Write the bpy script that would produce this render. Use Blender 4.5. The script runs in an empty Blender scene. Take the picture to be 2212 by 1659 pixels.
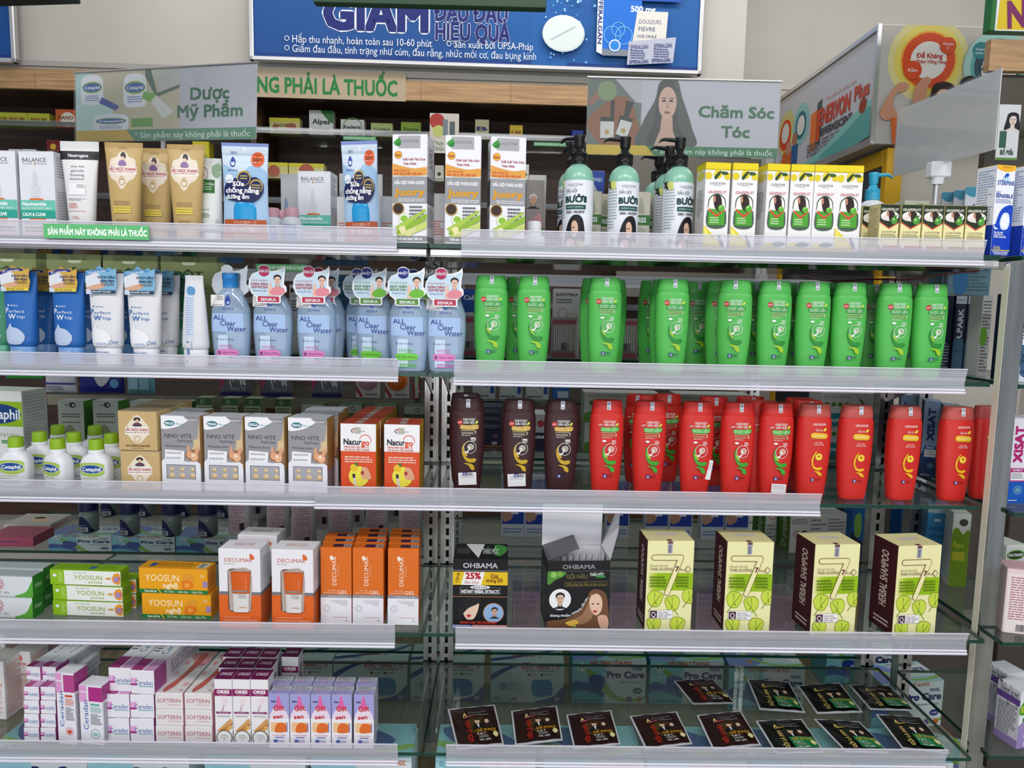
import bpy, bmesh, math, random
from mathutils import Vector, Matrix
from mathutils.geometry import tessellate_polygon
random.seed(7)
SC = bpy.context.scene
COL = SC.collection
# ------------------------------------------------------------------ camera
FPX, W0, H0 = 1600.0, 2212.0, 1659.0
YAW, PIT, ROL = math.radians(.89), math.radians(-6.26), math.radians(1.11)
EYE = Vector((0, 0, 1.35))
FW = Vector((math.sin(YAW)*math.cos(PIT), math.cos(YAW)*math.cos(PIT), math.sin(PIT)))
RT = Vector((math.cos(YAW), -math.sin(YAW), 0)); UP = RT.cross(FW)
RT, UP = math.cos(ROL)*RT+math.sin(ROL)*UP, -math.sin(ROL)*RT+math.cos(ROL)*UP
cd = bpy.data.cameras.new('camera'); cam = bpy.data.objects.new('camera', cd); COL.objects.link(cam)
cd.sensor_width = 36; cd.lens = 36*FPX/W0; cd.clip_start = .02
cam.matrix_world = Matrix(((RT.x, UP.x, -FW.x, EYE.x), (RT.y, UP.y, -FW.y, EYE.y), (RT.z, UP.z, -FW.z, EYE.z), (0, 0, 0, 1)))
SC.camera = cam
# ------------------------------------------------------------------ light
SC.view_settings.view_transform = 'Standard'; SC.view_settings.look = 'None'
SC.view_settings.gamma = 1; SC.view_settings.use_curve_mapping = False
SC.view_settings.exposure = -0.14
SC.cycles.transparent_max_bounces = 32; SC.cycles.max_bounces = 7; SC.cycles.diffuse_bounces = 3
SC.cycles.glossy_bounces = 3; SC.cycles.transmission_bounces = 4
SC.cycles.caustics_reflective = False; SC.cycles.caustics_refractive = False
wd = bpy.data.worlds.new('world'); SC.world = wd; wd.use_nodes = True
wd.node_tree.nodes['Background'].inputs[0].default_value = (.86, .9, 1, 1)
wd.node_tree.nodes['Background'].inputs[1].default_value = .45
def area(name, loc, rot, sx, sy, e, col=(1, .98, .96)):
    l = bpy.data.lights.new(name, 'AREA'); l.shape = 'RECTANGLE'; l.size = sx; l.size_y = sy; l.energy = e; l.color = col
    o = bpy.data.objects.new(name, l); COL.objects.link(o); o.location = loc; o.rotation_euler = rot; return o
# assumed ceiling tubes, out of view: rows over the aisle the picture is taken from, one over the far side
for x in (-1.5, .2, 1.9):
    area('assumed_ceiling_tube_light', (x, -.5, 2.8), (math.radians(42), 0, 0), 1.25, .3, 20)
area('assumed_ceiling_tube_light', (0.3, 2.45, 3.1), (math.radians(18), 0, 0), 3.6, .25, 22)
area('assumed_ceiling_tube_light', (2.2, 2.0, 3.1), (math.radians(12), math.radians(10), 0), 1.2, .3, 10)
# added fill light behind the camera, brightens the lower shelves; shop-front daylight is assumed
area('added_front_fill_light', (.2, -1.9, 1.15), (math.radians(90), 0, 0), 4.2, 1.7, 38, (.95, .98, 1))
# ------------------------------------------------------------------ pixel helpers (photo frame 2212 x 1659)
def ray(px, py):
    return (FW*FPX+RT*(px-W0/2)-UP*(py-H0/2))
def onY(px, py, Y):
    d = ray(px, py); return EYE+d*(Y/d.y)
def onZ(px, py, z):
    d = ray(px, py); return EYE+d*((z-EYE.z)/d.z)
def proj(P):
    v = Vector(P)-EYE; c = v.dot(FW); return W0/2+FPX*v.dot(RT)/c, H0/2-FPX*v.dot(UP)/c
def Xat(px, Y, z):
    k = (px-W0/2)/FPX; dz = z-EYE.z; return (k*(Y*FW.y+dz*FW.z)-(Y*RT.y+dz*RT.z))/(RT.x-k*FW.x)
# ------------------------------------------------------------------ materials
MATS = {}
def lin(h):
    h = h.lstrip('#'); v = [int(h[i:i+2], 16)/255 for i in (0, 2, 4)]
    return [c/12.92 if c < .04045 else ((c+.055)/1.055)**2.4 for c in v]
def M(h, k='p'):
    """h: hex colour, k: p paper, g glossy plastic, m metal foil, t tinted clear plastic, e lamp"""
    key = (h, k)
    if key in MATS: return MATS[key]
    m = bpy.data.materials.new({'p': 'card_', 'g': 'plastic_', 'm': 'foil_', 't': 'clear_', 'e': 'lamp_', 's': 'satin_'}[k]+h)
    m.use_nodes = True; nt = m.node_tree; b = nt.nodes['Principled BSDF']; c = lin(h)
    b.inputs['Base Color'].default_value = (*c, 1)
    if k == 'p': b.inputs['Roughness'].default_value = .42; b.inputs['Specular IOR Level'].default_value = .3
    if k == 's': b.inputs['Roughness'].default_value = .36; b.inputs['Specular IOR Level'].default_value = .35
    if k == 'g': b.inputs['Roughness'].default_value = .2; b.inputs['Specular IOR Level'].default_value = .45
    if k == 'm': b.inputs['Roughness'].default_value = .28; b.inputs['Metallic'].default_value = .8
    if k == 'e':
        b.inputs['Emission Color'].default_value = (*c, 1); b.inputs['Emission Strength'].default_value = 1.0
    if k == 't':
        clearize(nt, b, c, .6, .08)
    if k in 'gs':
        n = nt.nodes.new('ShaderNodeTexNoise'); n.inputs['Scale'].default_value = 60
        bp = nt.nodes.new('ShaderNodeBump'); bp.inputs['Strength'].default_value = .04; bp.inputs['Distance'].default_value = .001
        nt.links.new(n.outputs['Fac'], bp.inputs['Height']); nt.links.new(bp.outputs['Normal'], b.inputs['Normal'])
    MATS[key] = m; return m
def clearize(nt, b, c, clear, rough, tint=None):
    """thin clear sheet: see-through share, diffuse/gloss share and a fresnel sheen"""
    b.inputs['Roughness'].default_value = rough
    tr = nt.nodes.new('ShaderNodeBsdfTransparent'); tr.inputs[0].default_value = (*(tint or [.72+.28*x for x in c]), 1)
    gl = nt.nodes.new('ShaderNodeBsdfGlossy'); gl.inputs['Roughness'].default_value = rough
    fr = nt.nodes.new('ShaderNodeFresnel'); fr.inputs[0].default_value = 1.45
    ge = nt.nodes.new('ShaderNodeNewGeometry'); mr = nt.nodes.new('ShaderNodeMapRange'); mr.inputs['To Min'].default_value = 1.45; mr.inputs['To Max'].default_value = 1/1.45
    nt.links.new(ge.outputs['Backfacing'], mr.inputs['Value']); nt.links.new(mr.outputs[0], fr.inputs[0])   # same sheen on both sides of a thin sheet
    m1 = nt.nodes.new('ShaderNodeMixShader'); m1.inputs[0].default_value = clear
    m2 = nt.nodes.new('ShaderNodeMixShader')
    nt.links.new(b.outputs[0], m1.inputs[1]); nt.links.new(tr.outputs[0], m1.inputs[2])
    nt.links.new(fr.outputs[0], m2.inputs[0]); nt.links.new(m1.outputs[0], m2.inputs[1]); nt.links.new(gl.outputs[0], m2.inputs[2])
    nt.links.new(m2.outputs[0], nt.nodes['Material Output'].inputs[0])
def special(name, col, rough=.4, metal=0, spec=.5):
    m = bpy.data.materials.new(name); m.use_nodes = True; b = m.node_tree.nodes['Principled BSDF']
    b.inputs['Base Color'].default_value = (*lin(col), 1); b.inputs['Roughness'].default_value = rough
    b.inputs['Metallic'].default_value = metal; b.inputs['Specular IOR Level'].default_value = spec
    return m
def noise_col(m, scale, c0, c1, vec=(1, 1, 1), detail=4, dist=0, lo=.3, hi=.7):
    nt = m.node_tree; b = nt.nodes['Principled BSDF']
    tc = nt.nodes.new('ShaderNodeTexCoord'); mp = nt.nodes.new('ShaderNodeMapping'); mp.inputs['Scale'].default_value = vec
    n = nt.nodes.new('ShaderNodeTexNoise'); n.inputs['Scale'].default_value = scale; n.inputs['Detail'].default_value = detail
    n.inputs['Distortion'].default_value = dist
    r = nt.nodes.new('ShaderNodeValToRGB'); r.color_ramp.elements[0].color = (*lin(c0), 1); r.color_ramp.elements[1].color = (*lin(c1), 1)
    r.color_ramp.elements[0].position = lo; r.color_ramp.elements[1].position = hi
    nt.links.new(tc.outputs['Object'], mp.inputs[0]); nt.links.new(mp.outputs[0], n.inputs['Vector']); nt.links.new(n.outputs['Fac'], r.inputs[0])
    nt.links.new(r.outputs[0], b.inputs['Base Color']); return n
# shelf glass: clear top, dark green cut edge
GLASS = bpy.data.materials.new('shelf_glass'); GLASS.use_nodes = True
_n = GLASS.node_tree; _b = _n.nodes['Principled BSDF']; _b.inputs['Base Color'].default_value = (.55, .72, .66, 1)
clearize(_n, _b, (.6, .8, .7), .955, .02, (.95, .985, .965))
GEDGE = special('glass_edge_green', '#123f33', .12)
STEEL = special('brushed_steel', '#b9b9b6', .26, 1.0); noise_col(STEEL, 6, '#8d8f8c', '#dcdad6', (40, 40, .6))
STEELH = special('brushed_steel_tray', '#b9b9b6', .16, 1.0); noise_col(STEELH, 5, '#8b8981', '#d8d4ca', (.5, 30, 30))
ALU = special('anodised_aluminium', '#d7d6d6', .3, .85)
MIRROR = special('mirror_steel', '#b5bab6', .07, 1.0); noise_col(MIRROR, 3, '#8f9692', '#c9cdc9', (10, 10, 1))
BLACK = special('slot_black', '#0b0b0b', .6)
WOOD = special('light_oak_laminate', '#b08a5e', .45); noise_col(WOOD, 5, '#94714a', '#c19a6c', (1, 3, 22), 5, .6)
DWOOD = special('dark_walnut_board', '#3a2418', .5); noise_col(DWOOD, 4, '#2b190f', '#4a2d1c', (1, 2, 14), 4, .4)
DECK = special('base_deck_board', '#7a6a54', .5); noise_col(DECK, 6, '#66563f', '#8a7a62', (20, 1, 1), 4, .3)
WALL = special('painted_wall', '#bcb8ae', .75); noise_col(WALL, 2, '#b8b4aa', '#c2beb4', (1, 1, 1))
FLOOR = special('floor_tile', '#a59f95', .3); noise_col(FLOOR, 3, '#98928a', '#b3ada3')
# clear price rail: streaky translucent extrusion
def rail_mat(name, clear, col):
    m = bpy.data.materials.new(name); m.use_nodes = True; nt = m.node_tree; b = nt.nodes['Principled BSDF']
    b.inputs['Base Color'].default_value = (*lin(col), 1); clearize(nt, b, (.9, .9, .95), clear, .22, (.97, .97, .99))
    mx = [n for n in nt.nodes if n.type == 'MIX_SHADER'][0]
    tc = nt.nodes.new('ShaderNodeTexCoord'); mp = nt.nodes.new('ShaderNodeMapping'); mp.inputs['Scale'].default_value = (1.5, 1, 260)
    n = nt.nodes.new('ShaderNodeTexNoise'); n.inputs['Scale'].default_value = 1.0; n.inputs['Detail'].default_value = 3
    mr = nt.nodes.new('ShaderNodeMapRange'); mr.inputs['From Min'].default_value = .3; mr.inputs['From Max'].default_value = .7
    mr.inputs['To Min'].default_value = clear-.12; mr.inputs['To Max'].default_value = min(.97, clear+.12)
    nt.links.new(tc.outputs['Object'], mp.inputs[0]); nt.links.new(mp.outputs[0], n.inputs['Vector'])
    nt.links.new(n.outputs['Fac'], mr.inputs['Value']); nt.links.new(mr.outputs[0], mx.inputs[0])
    return m
RAIL = rail_mat('clear_rail_plastic', .64, '#eeeef8'); RIDGE = rail_mat('rail_ridge_plastic', .3, '#f6f4ff'); RAILLOW = rail_mat('rail_channel_plastic', .6, '#c4ccd2'); FRAIL = rail_mat('dimmed_rail_plastic', .86, '#8a8e92')  # FRAIL is a greyer copy, dimmed against the tube light on the far rails
# ------------------------------------------------------------------ mesh builder
class MB:
    def __init__(s): s.v = []; s.f = []; s.m = []; s.mats = []; s.sm = []
    def mi(s, m):
        if m not in s.mats: s.mats.append(m)
        return s.mats.index(m)
    def add(s, vs, fs, m, smooth=False):
        n = len(s.v); s.v += [tuple(v) for v in vs]; k = s.mi(m)
        for f in fs: s.f.append([i+n for i in f]); s.m.append(k); s.sm.append(smooth)
    def box(s, x0, y0, z0, x1, y1, z1, m, c=0, mats=None):
        """box, optional chamfer c; mats: dict face->material (F front -y, B, L, R, T, D)"""
        mats = mats or {}
        def g(k): return mats.get(k, m)
        X = (x0, x1); Y = (y0, y1); Z = (z0, z1)
        vs = []; idx = {}
        for i in (0, 1):
            for j in (0, 1):
                for k in (0, 1):
                    for a in range(3):
                        p = [X[i], Y[j], Z[k]]; sg = [1 if i == 0 else -1, 1 if j == 0 else -1, 1 if k == 0 else -1]
                        for b in range(3):
                            if b != a: p[b] += sg[b]*c
                        idx[(i, j, k, a)] = len(vs); vs.append(p)
        I = idx
        F = {'L': [I[0,0,0,0], I[0,0,1,0], I[0,1,1,0], I[0,1,0,0]], 'R': [I[1,0,0,0], I[1,1,0,0], I[1,1,1,0], I[1,0,1,0]],
             'F': [I[0,0,0,1], I[1,0,0,1], I[1,0,1,1], I[0,0,1,1]], 'B': [I[0,1,0,1], I[0,1,1,1], I[1,1,1,1], I[1,1,0,1]],
             'D': [I[0,0,0,2], I[0,1,0,2], I[1,1,0,2], I[1,0,0,2]], 'T': [I[0,0,1,2], I[1,0,1,2], I[1,1,1,2], I[0,1,1,2]]}
        for k, f in F.items(): s.add([vs[i] for i in f], [[0, 1, 2, 3]], g(k))
        if c > 0:
            for i in (0, 1):
                for j in (0, 1):
                    q = [I[i,j,0,0], I[i,j,0,1], I[i,j,1,1], I[i,j,1,0]]; s.add([vs[t] for t in q], [[0,1,2,3] if i == j else [3,2,1,0]], g('F' if j == 0 else 'B'))
                    q = [I[i,0,j,0], I[i,0,j,2], I[i,1,j,2], I[i,1,j,0]]; s.add([vs[t] for t in q], [[3,2,1,0] if i == j else [0,1,2,3]], g('L' if i == 0 else 'R'))
                    q = [I[0,i,j,1], I[0,i,j,2], I[1,i,j,2], I[1,i,j,1]]; s.add([vs[t] for t in q], [[0,1,2,3] if i == j else [3,2,1,0]], g('T' if j == 1 else 'D'))
                    for k in (0, 1):
                        q = [I[i,j,k,0], I[i,j,k,1], I[i,j,k,2]]; s.add([vs[t] for t in q], [[0,1,2] if (i+j+k) % 2 else [2,1,0]], g('F' if j == 0 else 'B'))
        return s
    def loft(s, rings, m, cap=(True, True), smooth=True):
        n = len(rings[0]); vs = [p for r in rings for p in r]
        fs = [[a*n+i, a*n+(i+1) % n, (a+1)*n+(i+1) % n, (a+1)*n+i] for a in range(len(rings)-1) for i in range(n)]
        s.add(vs, fs, m, smooth)
        if cap[0]: s.add(rings[0], [list(range(n))[::-1]], m)
        if cap[1]: s.add(rings[-1], [list(range(n))], m)
    def tube(s, p, q, r, m, n=10, r2=None):
        p = Vector(p); q = Vector(q); d = (q-p).normalized(); a = d.orthogonal().normalized(); b = d.cross(a); r2 = r if r2 is None else r2
        s.loft([[p+(a*math.cos(t)+b*math.sin(t))*r for t in [2*math.pi*i/n for i in range(n)]], [q+(a*math.cos(t)+b*math.sin(t))*r2 for t in [2*math.pi*i/n for i in range(n)]]], m)
    def obj(s, name, parent=None, link=True):
        me = bpy.data.meshes.new(name); me.from_pydata(s.v, [], s.f)
        for m in s.mats: me.materials.append(m)
        me.polygons.foreach_set('material_index', s.m); me.polygons.foreach_set('use_smooth', s.sm); me.update()
        o = bpy.data.objects.new(name, me); COL.objects.link(o)
        if parent: o.parent = parent
        return o
def srings(prof, n=36):
    """prof: list of (z, a, b, exponent, cy) -> rings of superellipses"""
    R = []
    for z, a, b, e, cy in prof:
        r = []
        for i in range(n):
            t = 2*math.pi*i/n; c, d = math.cos(t), math.sin(t)
            r.append(Vector((a*math.copysign(abs(c)**(2/e), c), cy+b*math.copysign(abs(d)**(2/e), d), z)))
        R.append(r)
    return R
# ------------------------------------------------------------------ text
TXT = {}
HORN = dict(zip('ƠỜỚỢỞỠơờớợởỡĐ', 'OÒÓỌỎÕoòóọỏõD'))   # the built-in font fills these letters badly: draw the plain letter and add its horn or bar
def raw(s):
    if s in TXT: return TXT[s]
    TXT[s] = _raw(s); return TXT[s]
def glyphs(s, b):
    if ('#', s) in TXT: return TXT[('#', s)]
    t = ''.join(HORN.get(c, c) for c in s); vs, fs, w = raw(t); vs = list(vs); fs = list(fs)
    for i, c in enumerate(s):
        if c in HORN:
            x1 = raw(t[:i+1])[2]; x0 = x1-raw(t[i])[2]; n = len(vs)
            if c == 'Đ': q = [(x0-.07, .45), (x0+.22, .45), (x0+.22, .57), (x0-.07, .57)]
            elif c.isupper(): q = [(x1-.1, .8), (x1-.02, .78), (x1+.07, .9), (x1+.07, 1.08), (x1, 1.08), (x1-.02, .94)]
            else: q = [(x1-.08, .56), (x1-.01, .55), (x1+.06, .64), (x1+.06, .8), (x1, .8), (x1-.01, .7)]
            vs += q; fs.append(list(range(n, n+len(q))))
    TXT[('#', s)] = (vs, fs, w); return TXT[('#', s)]
def _raw(s):
    b = 0
    cu = bpy.data.curves.new('t', 'FONT'); cu.body = s; cu.size = 1; cu.resolution_u = 2; cu.offset = 0
    cu.align_x = 'LEFT'; cu.fill_mode = 'BOTH'
    o = bpy.data.objects.new('t', cu); COL.objects.link(o)
    dg = bpy.context.evaluated_depsgraph_get(); me = o.evaluated_get(dg).to_mesh()
    vs = [(v.co.x, v.co.y) for v in me.vertices]; fs = [list(p.vertices) for p in me.polygons]
    o.evaluated_get(dg).to_mesh_clear(); bpy.data.objects.remove(o); bpy.data.curves.remove(cu)
    if vs:
        x0 = min(v[0] for v in vs); x1 = max(v[0] for v in vs)
        vs = [((v[0]-x0), v[1]/.72) for v in vs]; w = (x1-x0)
    else: w = 1
    return (vs, fs, w)
# ------------------------------------------------------------------ flat artwork in face units (u right, v down, 0..1)
def R(u0, v0, u1, v1, c): return ('P', [(u0, v0), (u1, v0), (u1, v1), (u0, v1)], c)
def Pg(pts, c): return ('P', pts, c)
def Sm(pts, c, n=5):
    out = []; N = len(pts)
    for i in range(N):
        p0, p1, p2, p3 = pts[i-1], pts[i], pts[(i+1) % N], pts[(i+2) % N]
        for k in range(n):
            t = k/n; out.append(tuple(.5*((2*p1[j])+(-p0[j]+p2[j])*t+(2*p0[j]-5*p1[j]+4*p2[j]-p3[j])*t*t+(-p0[j]+3*p1[j]-3*p2[j]+p3[j])*t**3) for j in (0, 1)))
    return ('P', out, c)
def E(u, v, ru, c, rv=None, n=22): return ('E', u, v, ru, rv, c, n)
def Rg(u, v, ru, c, t=.12, n=26): return ('O', u, v, ru, c, t, n)
def T(s, u, v, h, c, w=None, a='c', b=1, r=0, ol=None): return ('T', s, u, v, h, c, w, a, b, r, ol)
def L(u0, v0, u1, v1, n, c, s=1): return ('L', u0, v0, u1, v1, n, c, s)
def B(u0, v0, u1, v1, c='#222222', n=18): return ('B', u0, v0, u1, v1, c, n)
def FC(u, v, s, hair='#2a1c17', skin='#e3b79c', k='w'): return ('F', u, v, s, hair, skin, k)
def capsule(x0, y0, x1, y1, r, asp, c):
    a = math.atan2((y1-y0)/asp, x1-x0); pts = []
    for cx, cy, t0 in ((x1, y1, a-math.pi/2), (x0, y0, a+math.pi/2)):
        for i in range(9): t = t0+math.pi*i/8; pts.append((cx+r*math.cos(t), cy+r*asp*math.sin(t)))
    return Pg(pts, c)
def sub(ops, u0, v0, du, dv):
    """place a small artwork inside another"""
    return ('G', ops, u0, v0, du, dv)
class Art:
    """draws ops on a surface; S(x,y,off)->3D, face W x H in metres"""
    def __init__(s, mb, S, W, H, kind='p', fine=0, step=.00004, off=.0001):
        s.mb = mb; s.S = S; s.W = W; s.H = H; s.k = kind; s.fine = fine*.7; s.step = step*(2.4 if fine else 1); s.o = off
    def clip(s, pts):
        for ax, lim, sg in ((0, 0, 1), (0, s.W, -1), (1, 0, 1), (1, s.H, -1)):
            out = []
            for i in range(len(pts)):
                a, b = pts[i-1], pts[i]; da, db = (a[ax]-lim)*sg, (b[ax]-lim)*sg
                if (da >= 0) != (db >= 0): t = da/(da-db); out.append((a[0]+(b[0]-a[0])*t, a[1]+(b[1]-a[1])*t))
                if db >= 0: out.append(b)
            pts = out
            if len(pts) < 3: return []
        return pts
    def emit(s, pts, faces, c, kind=None):
        m = M(c, kind or s.k) if isinstance(c, str) else c
        if s.fine:
            bm = bmesh.new(); vs = [bm.verts.new((p[0], p[1], 0)) for p in pts]
            for f in faces:
                try: bm.faces.new([vs[i] for i in f])
                except ValueError: pass
            bmesh.ops.triangulate(bm, faces=bm.faces)
            for _ in range(5):
                es = [e for e in bm.edges if e.calc_length() > s.fine]
                if not es: break
                bmesh.ops.subdivide_edges(bm, edges=es, cuts=1)
                bmesh.ops.triangulate(bm, faces=[f for f in bm.faces if len(f.verts) > 3])
            bm.verts.ensure_lookup_table(); bm.verts.index_update()
            pts = [(v.co.x, v.co.y) for v in bm.verts]; faces = [[v.index for v in f.verts] for f in bm.faces]; bm.free()
        out = []
        for f in faces:   # keep all faces pointing outwards
            a = sum(pts[f[i]][0]*pts[f[(i+1) % len(f)]][1]-pts[f[(i+1) % len(f)]][0]*pts[f[i]][1] for i in range(len(f)))
            out.append(f if a > 0 else f[::-1])
        s.mb.add([s.S(p[0], p[1], s.o) for p in pts], out, m)
    def draw(s, ops, u0=0, v0=0, du=1, dv=1):
        W, H = s.W*du, s.H*dv
        def X(u): return (u0*s.W)+u*W
        def Y(v): return (1-v0)*s.H-v*H
        for op in ops:
            k = op[0]
            if k == 'G':
                s.draw(op[1], u0+op[2]*du, v0+op[3]*dv, du*op[4], dv*op[5]); continue
            s.o += s.step
            if k == 'P':
                pts = s.clip([(X(u), Y(v)) for u, v in op[1]])
                if not pts: continue
                if len(pts) > 4: tr = tessellate_polygon([[Vector((p[0], p[1], 0)) for p in pts]]); s.emit(pts, [list(t) for t in tr], op[2])
                else: s.emit(pts, [list(range(len(pts)))], op[2])
            elif k == 'E':
                _, u, v, ru, rv, c, n = op; rx = ru*W; ry = rv*H if rv else rx
                pts = s.clip([(X(u)+rx*math.cos(2*math.pi*i/n), Y(v)+ry*math.sin(2*math.pi*i/n)) for i in range(n)])
                if pts: s.emit(pts, [list(range(len(pts)))], c)
            elif k == 'O':
                _, u, v, ru, c, t, n = op; rx = ru*W; r2 = rx*(1-t)
                pts = [(X(u)+q*math.cos(2*math.pi*i/n), Y(v)+q*math.sin(2*math.pi*i/n)) for q in (rx, r2) for i in range(n)]
                s.emit(pts, [[i, (i+1) % n, n+(i+1) % n, n+i] for i in range(n)], c)
            elif k == 'T':
                _, st, u, v, h, c, w, a, b, r, ol = op
                vs, fs, gw = glyphs(st, 0)
                hh, ww = (h*H, (w*W if w else None)) if r not in (90, -90) else (h*W, (w*H if w else None))
                sx = (ww/gw if ww else hh/.72); cx, cy = X(u), Y(v); ox = {'c': -gw*sx/2, 'l': 0, 'r': -gw*sx}[a]
                ca, sa = math.cos(math.radians(r)), math.sin(math.radians(r)); fz = s.fine; s.fine = 0
                for bb, cc in ((ol[1], ol[0]), (b, c)) if ol else ((b, c),):
                    e = 1; ex, ey = bb*.0095*sx, bb*.0095*hh/.72; P, F = [], []
                    sh = [(0, 0)] if bb < 2 else [(e, e), (-e, e), (e, -e), (-e, -e)]+([(0, 0)] if bb > 2 else [])+([(e, 0), (-e, 0), (0, e), (0, -e)] if bb > 4 else [])
                    if cc is not c: ex, ey = (b+bb)*.0095*sx, (b+bb)*.0095*hh/.72; sh = [(e*math.cos(t*math.pi/6), e*math.sin(t*math.pi/6)) for t in range(12)]
                    for dx, dy in sh:
                        n = len(P)
                        for x, y in vs:
                            lx, ly = x*sx+ox+dx*ex, (y-.5)*hh+dy*ey; P.append((cx+lx*ca-ly*sa, cy+lx*sa+ly*ca))
                    m = len(vs); o0 = s.o; g = len(sh)
                    for i in range(g):
                        if fs: s.emit(P[i*m:(i+1)*m], fs, cc)
                        s.o += s.step*.4
                    s.o = max(s.o, o0+s.step)
                s.fine = fz
            elif k == 'L':
                _, a0, b0, a1, b1, n, c, sd = op; rnd = random.Random(sd*31+n); pts = []; fs = []
                for i in range(n):
                    y0 = b0+(b1-b0)*(i+.2)/n; y1 = b0+(b1-b0)*(i+.66)/n; x = a0; end = a1-(a1-a0)*rnd.choice((0, 0, .1, .35))
                    while x < end-.01*(a1-a0):
                        x2 = min(end, x+(a1-a0)*rnd.uniform(.06, .2)); q = len(pts)
                        pts += [(X(x), Y(y1)), (X(x2), Y(y1)), (X(x2), Y(y0)), (X(x), Y(y0))]; fs.append([q, q+1, q+2, q+3]); x = x2+(a1-a0)*.025
                fz = s.fine; s.fine = 0; s.emit(pts, fs, c); s.fine = fz
            elif k == 'B':
                _, a0, b0, a1, b1, c, n = op; rnd = random.Random(5); pts = []; fs = []
                for i in range(n):
                    x = a0+(a1-a0)*i/n; x2 = x+(a1-a0)/n*rnd.choice((.3, .5, .7)); q = len(pts)
                    pts += [(X(x), Y(b1)), (X(x2), Y(b1)), (X(x2), Y(b0)), (X(x), Y(b0))]; fs.append([q, q+1, q+2, q+3])
                fz = s.fine; s.fine = 0; s.emit(pts, fs, c); s.fine = fz
            elif k == 'F':
                _, u, v, sz, hair, skin, kk = op; rv = sz*W/H
                g = []
                if kk == 'w': g += [Sm([(.5, .02), (.78, .12), (.86, .45), (.95, .98), (.5, .9), (.05, .98), (.14, .45), (.22, .12)], hair)]
                g += [Pg([(.4, .6), (.6, .6), (.62, .86), (.95, 1), (.05, 1), (.38, .86)], skin if kk == 'w' else '#1d1d22'), R(.42, .6, .58, .84, skin),
                      E(.5, .44, .2, skin, .27), Sm([(.28, .42), (.27, .2), (.5, .08), (.73, .2), (.72, .42), (.64, .25), (.45, .22), (.34, .3)], hair),
                      E(.42, .42, .035, '#2b1d1a', .018), E(.58, .42, .035, '#2b1d1a', .018), R(.37, .375, .46, .39, hair), R(.54, .375, .63, .39, hair),
                      Pg([(.49, .42), (.51, .42), (.53, .53), (.47, .53)], '#c9957c'), E(.5, .6, .07, '#b3262e' if kk == 'w' else '#a9685c', .022)]
                s.draw(g, u0+(u-sz/2)*du, v0+(v-rv/2)*dv, sz*du, rv*dv)
# ------------------------------------------------------------------ tagging, copying, placing
def tag(o, label, cat, group=None, kind=None):
    if label: o['label'] = label
    if cat: o['category'] = cat
    if group: o['group'] = group
    if kind: o['kind'] = kind
    return o
def struct(o, kind='structure'): o['kind'] = kind; return o
def empty(name):
    o = bpy.data.objects.new(name, None); COL.objects.link(o); o.empty_display_size = .02; return o
def copy_tree(o, parent=None):
    c = o.copy(); COL.objects.link(c); c.parent = parent
    for ch in list(o.children): copy_tree(ch, c)
    return c
USED = set()
def inst(proto, loc, label, rz=0, group=None, ry=0, sc=None, rx=0):
    if proto.name in USED: o = copy_tree(proto)
    else: o = proto; USED.add(proto.name)
    o.location = loc; o.rotation_euler = (rx, ry, rz)
    if sc: o.scale = (sc, sc, sc)
    o['label'] = label
    if group: o['group'] = group
    elif 'group' in o.keys() and group is None: pass
    return o
Z = [None, EYE.z+.099, EYE.z-.125, EYE.z-.350, EYE.z-.581, EYE.z-.809]
FY = [None, 1.3, 1.3, 1.3, 1.252, 1.258]
BAYX = (-.128, .872)
def put(proto, px, sh, back, label, rz=0, group=None, h=.15, z=None, **k):
    Y = FY[sh]+back; zz = Z[sh] if z is None else z
    dy = {'bottle': .018, 'tube': .017}.get(proto.get('category'), 0)+(.009 if proto.name.startswith('pump') else 0)   # round things are widest behind their front
    return inst(proto, (Xat(px, Y+dy, zz+h/2), Y, zz+.0004), label, rz, group, **k)
def dim(x0, x1, ytop, Y, z):
    """width and height of an upright front face seen from x0..x1 with its top at ytop, standing on z at depth Y"""
    t = onY((x0+x1)/2, ytop, Y); ym = proj((t.x, Y, (t.z+z)/2))[1]
    return abs(onY(x1, ym, Y).x-onY(x0, ym, Y).x), t.z-z
ORD = ['leftmost', 'second from left', 'third from left', 'fourth from left', 'fifth from left', 'sixth from left', 'seventh from left', 'eighth from left', 'ninth from left', 'tenth from left', 'eleventh from left', 'twelfth from left', 'thirteenth from left', 'fourteenth from left']
def carton(name, cat, w, h, d, col, F=(), TP=(), LS=(), RS=(), mats=None, k='p', flap=True, ang=0):
    """folding carton standing on its base, front at y=0; art for front, top, left, right"""
    r = empty(name); r['category'] = cat
    mb = MB(); mm = {q: M(c, k) for q, c in (mats or {}).items()}
    mb.box(-w/2, 0, 0, w/2, d, h, M(col, k), min(.0008, w*.02), mm)
    Art(mb, lambda x, y, o: (x-w/2, -o, y), w, h, k).draw(F)
    if TP and not flap: Art(mb, lambda x, y, o: (x-w/2, y, h+o), w, d, k).draw(TP)
    if RS: Art(mb, lambda x, y, o: (w/2+o, x, y), d, h, k).draw(RS)
    if LS: Art(mb, lambda x, y, o: (-w/2-o, d-x, y), d, h, k).draw(LS)
    mb.obj('body', r)
    if flap:
        t = MB(); tc = (mats or {}).get('T', col); t.box(-w/2+.0006, .0004, h+.0001, w/2-.0006, d-.001, h+.0007, M(tc, k), .0002)
        if TP: Art(t, lambda x, y, o: (x-w/2, y, h+.0007+o), w, d, k).draw(TP)
        t.obj('top_flap', r)
    return r
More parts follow.
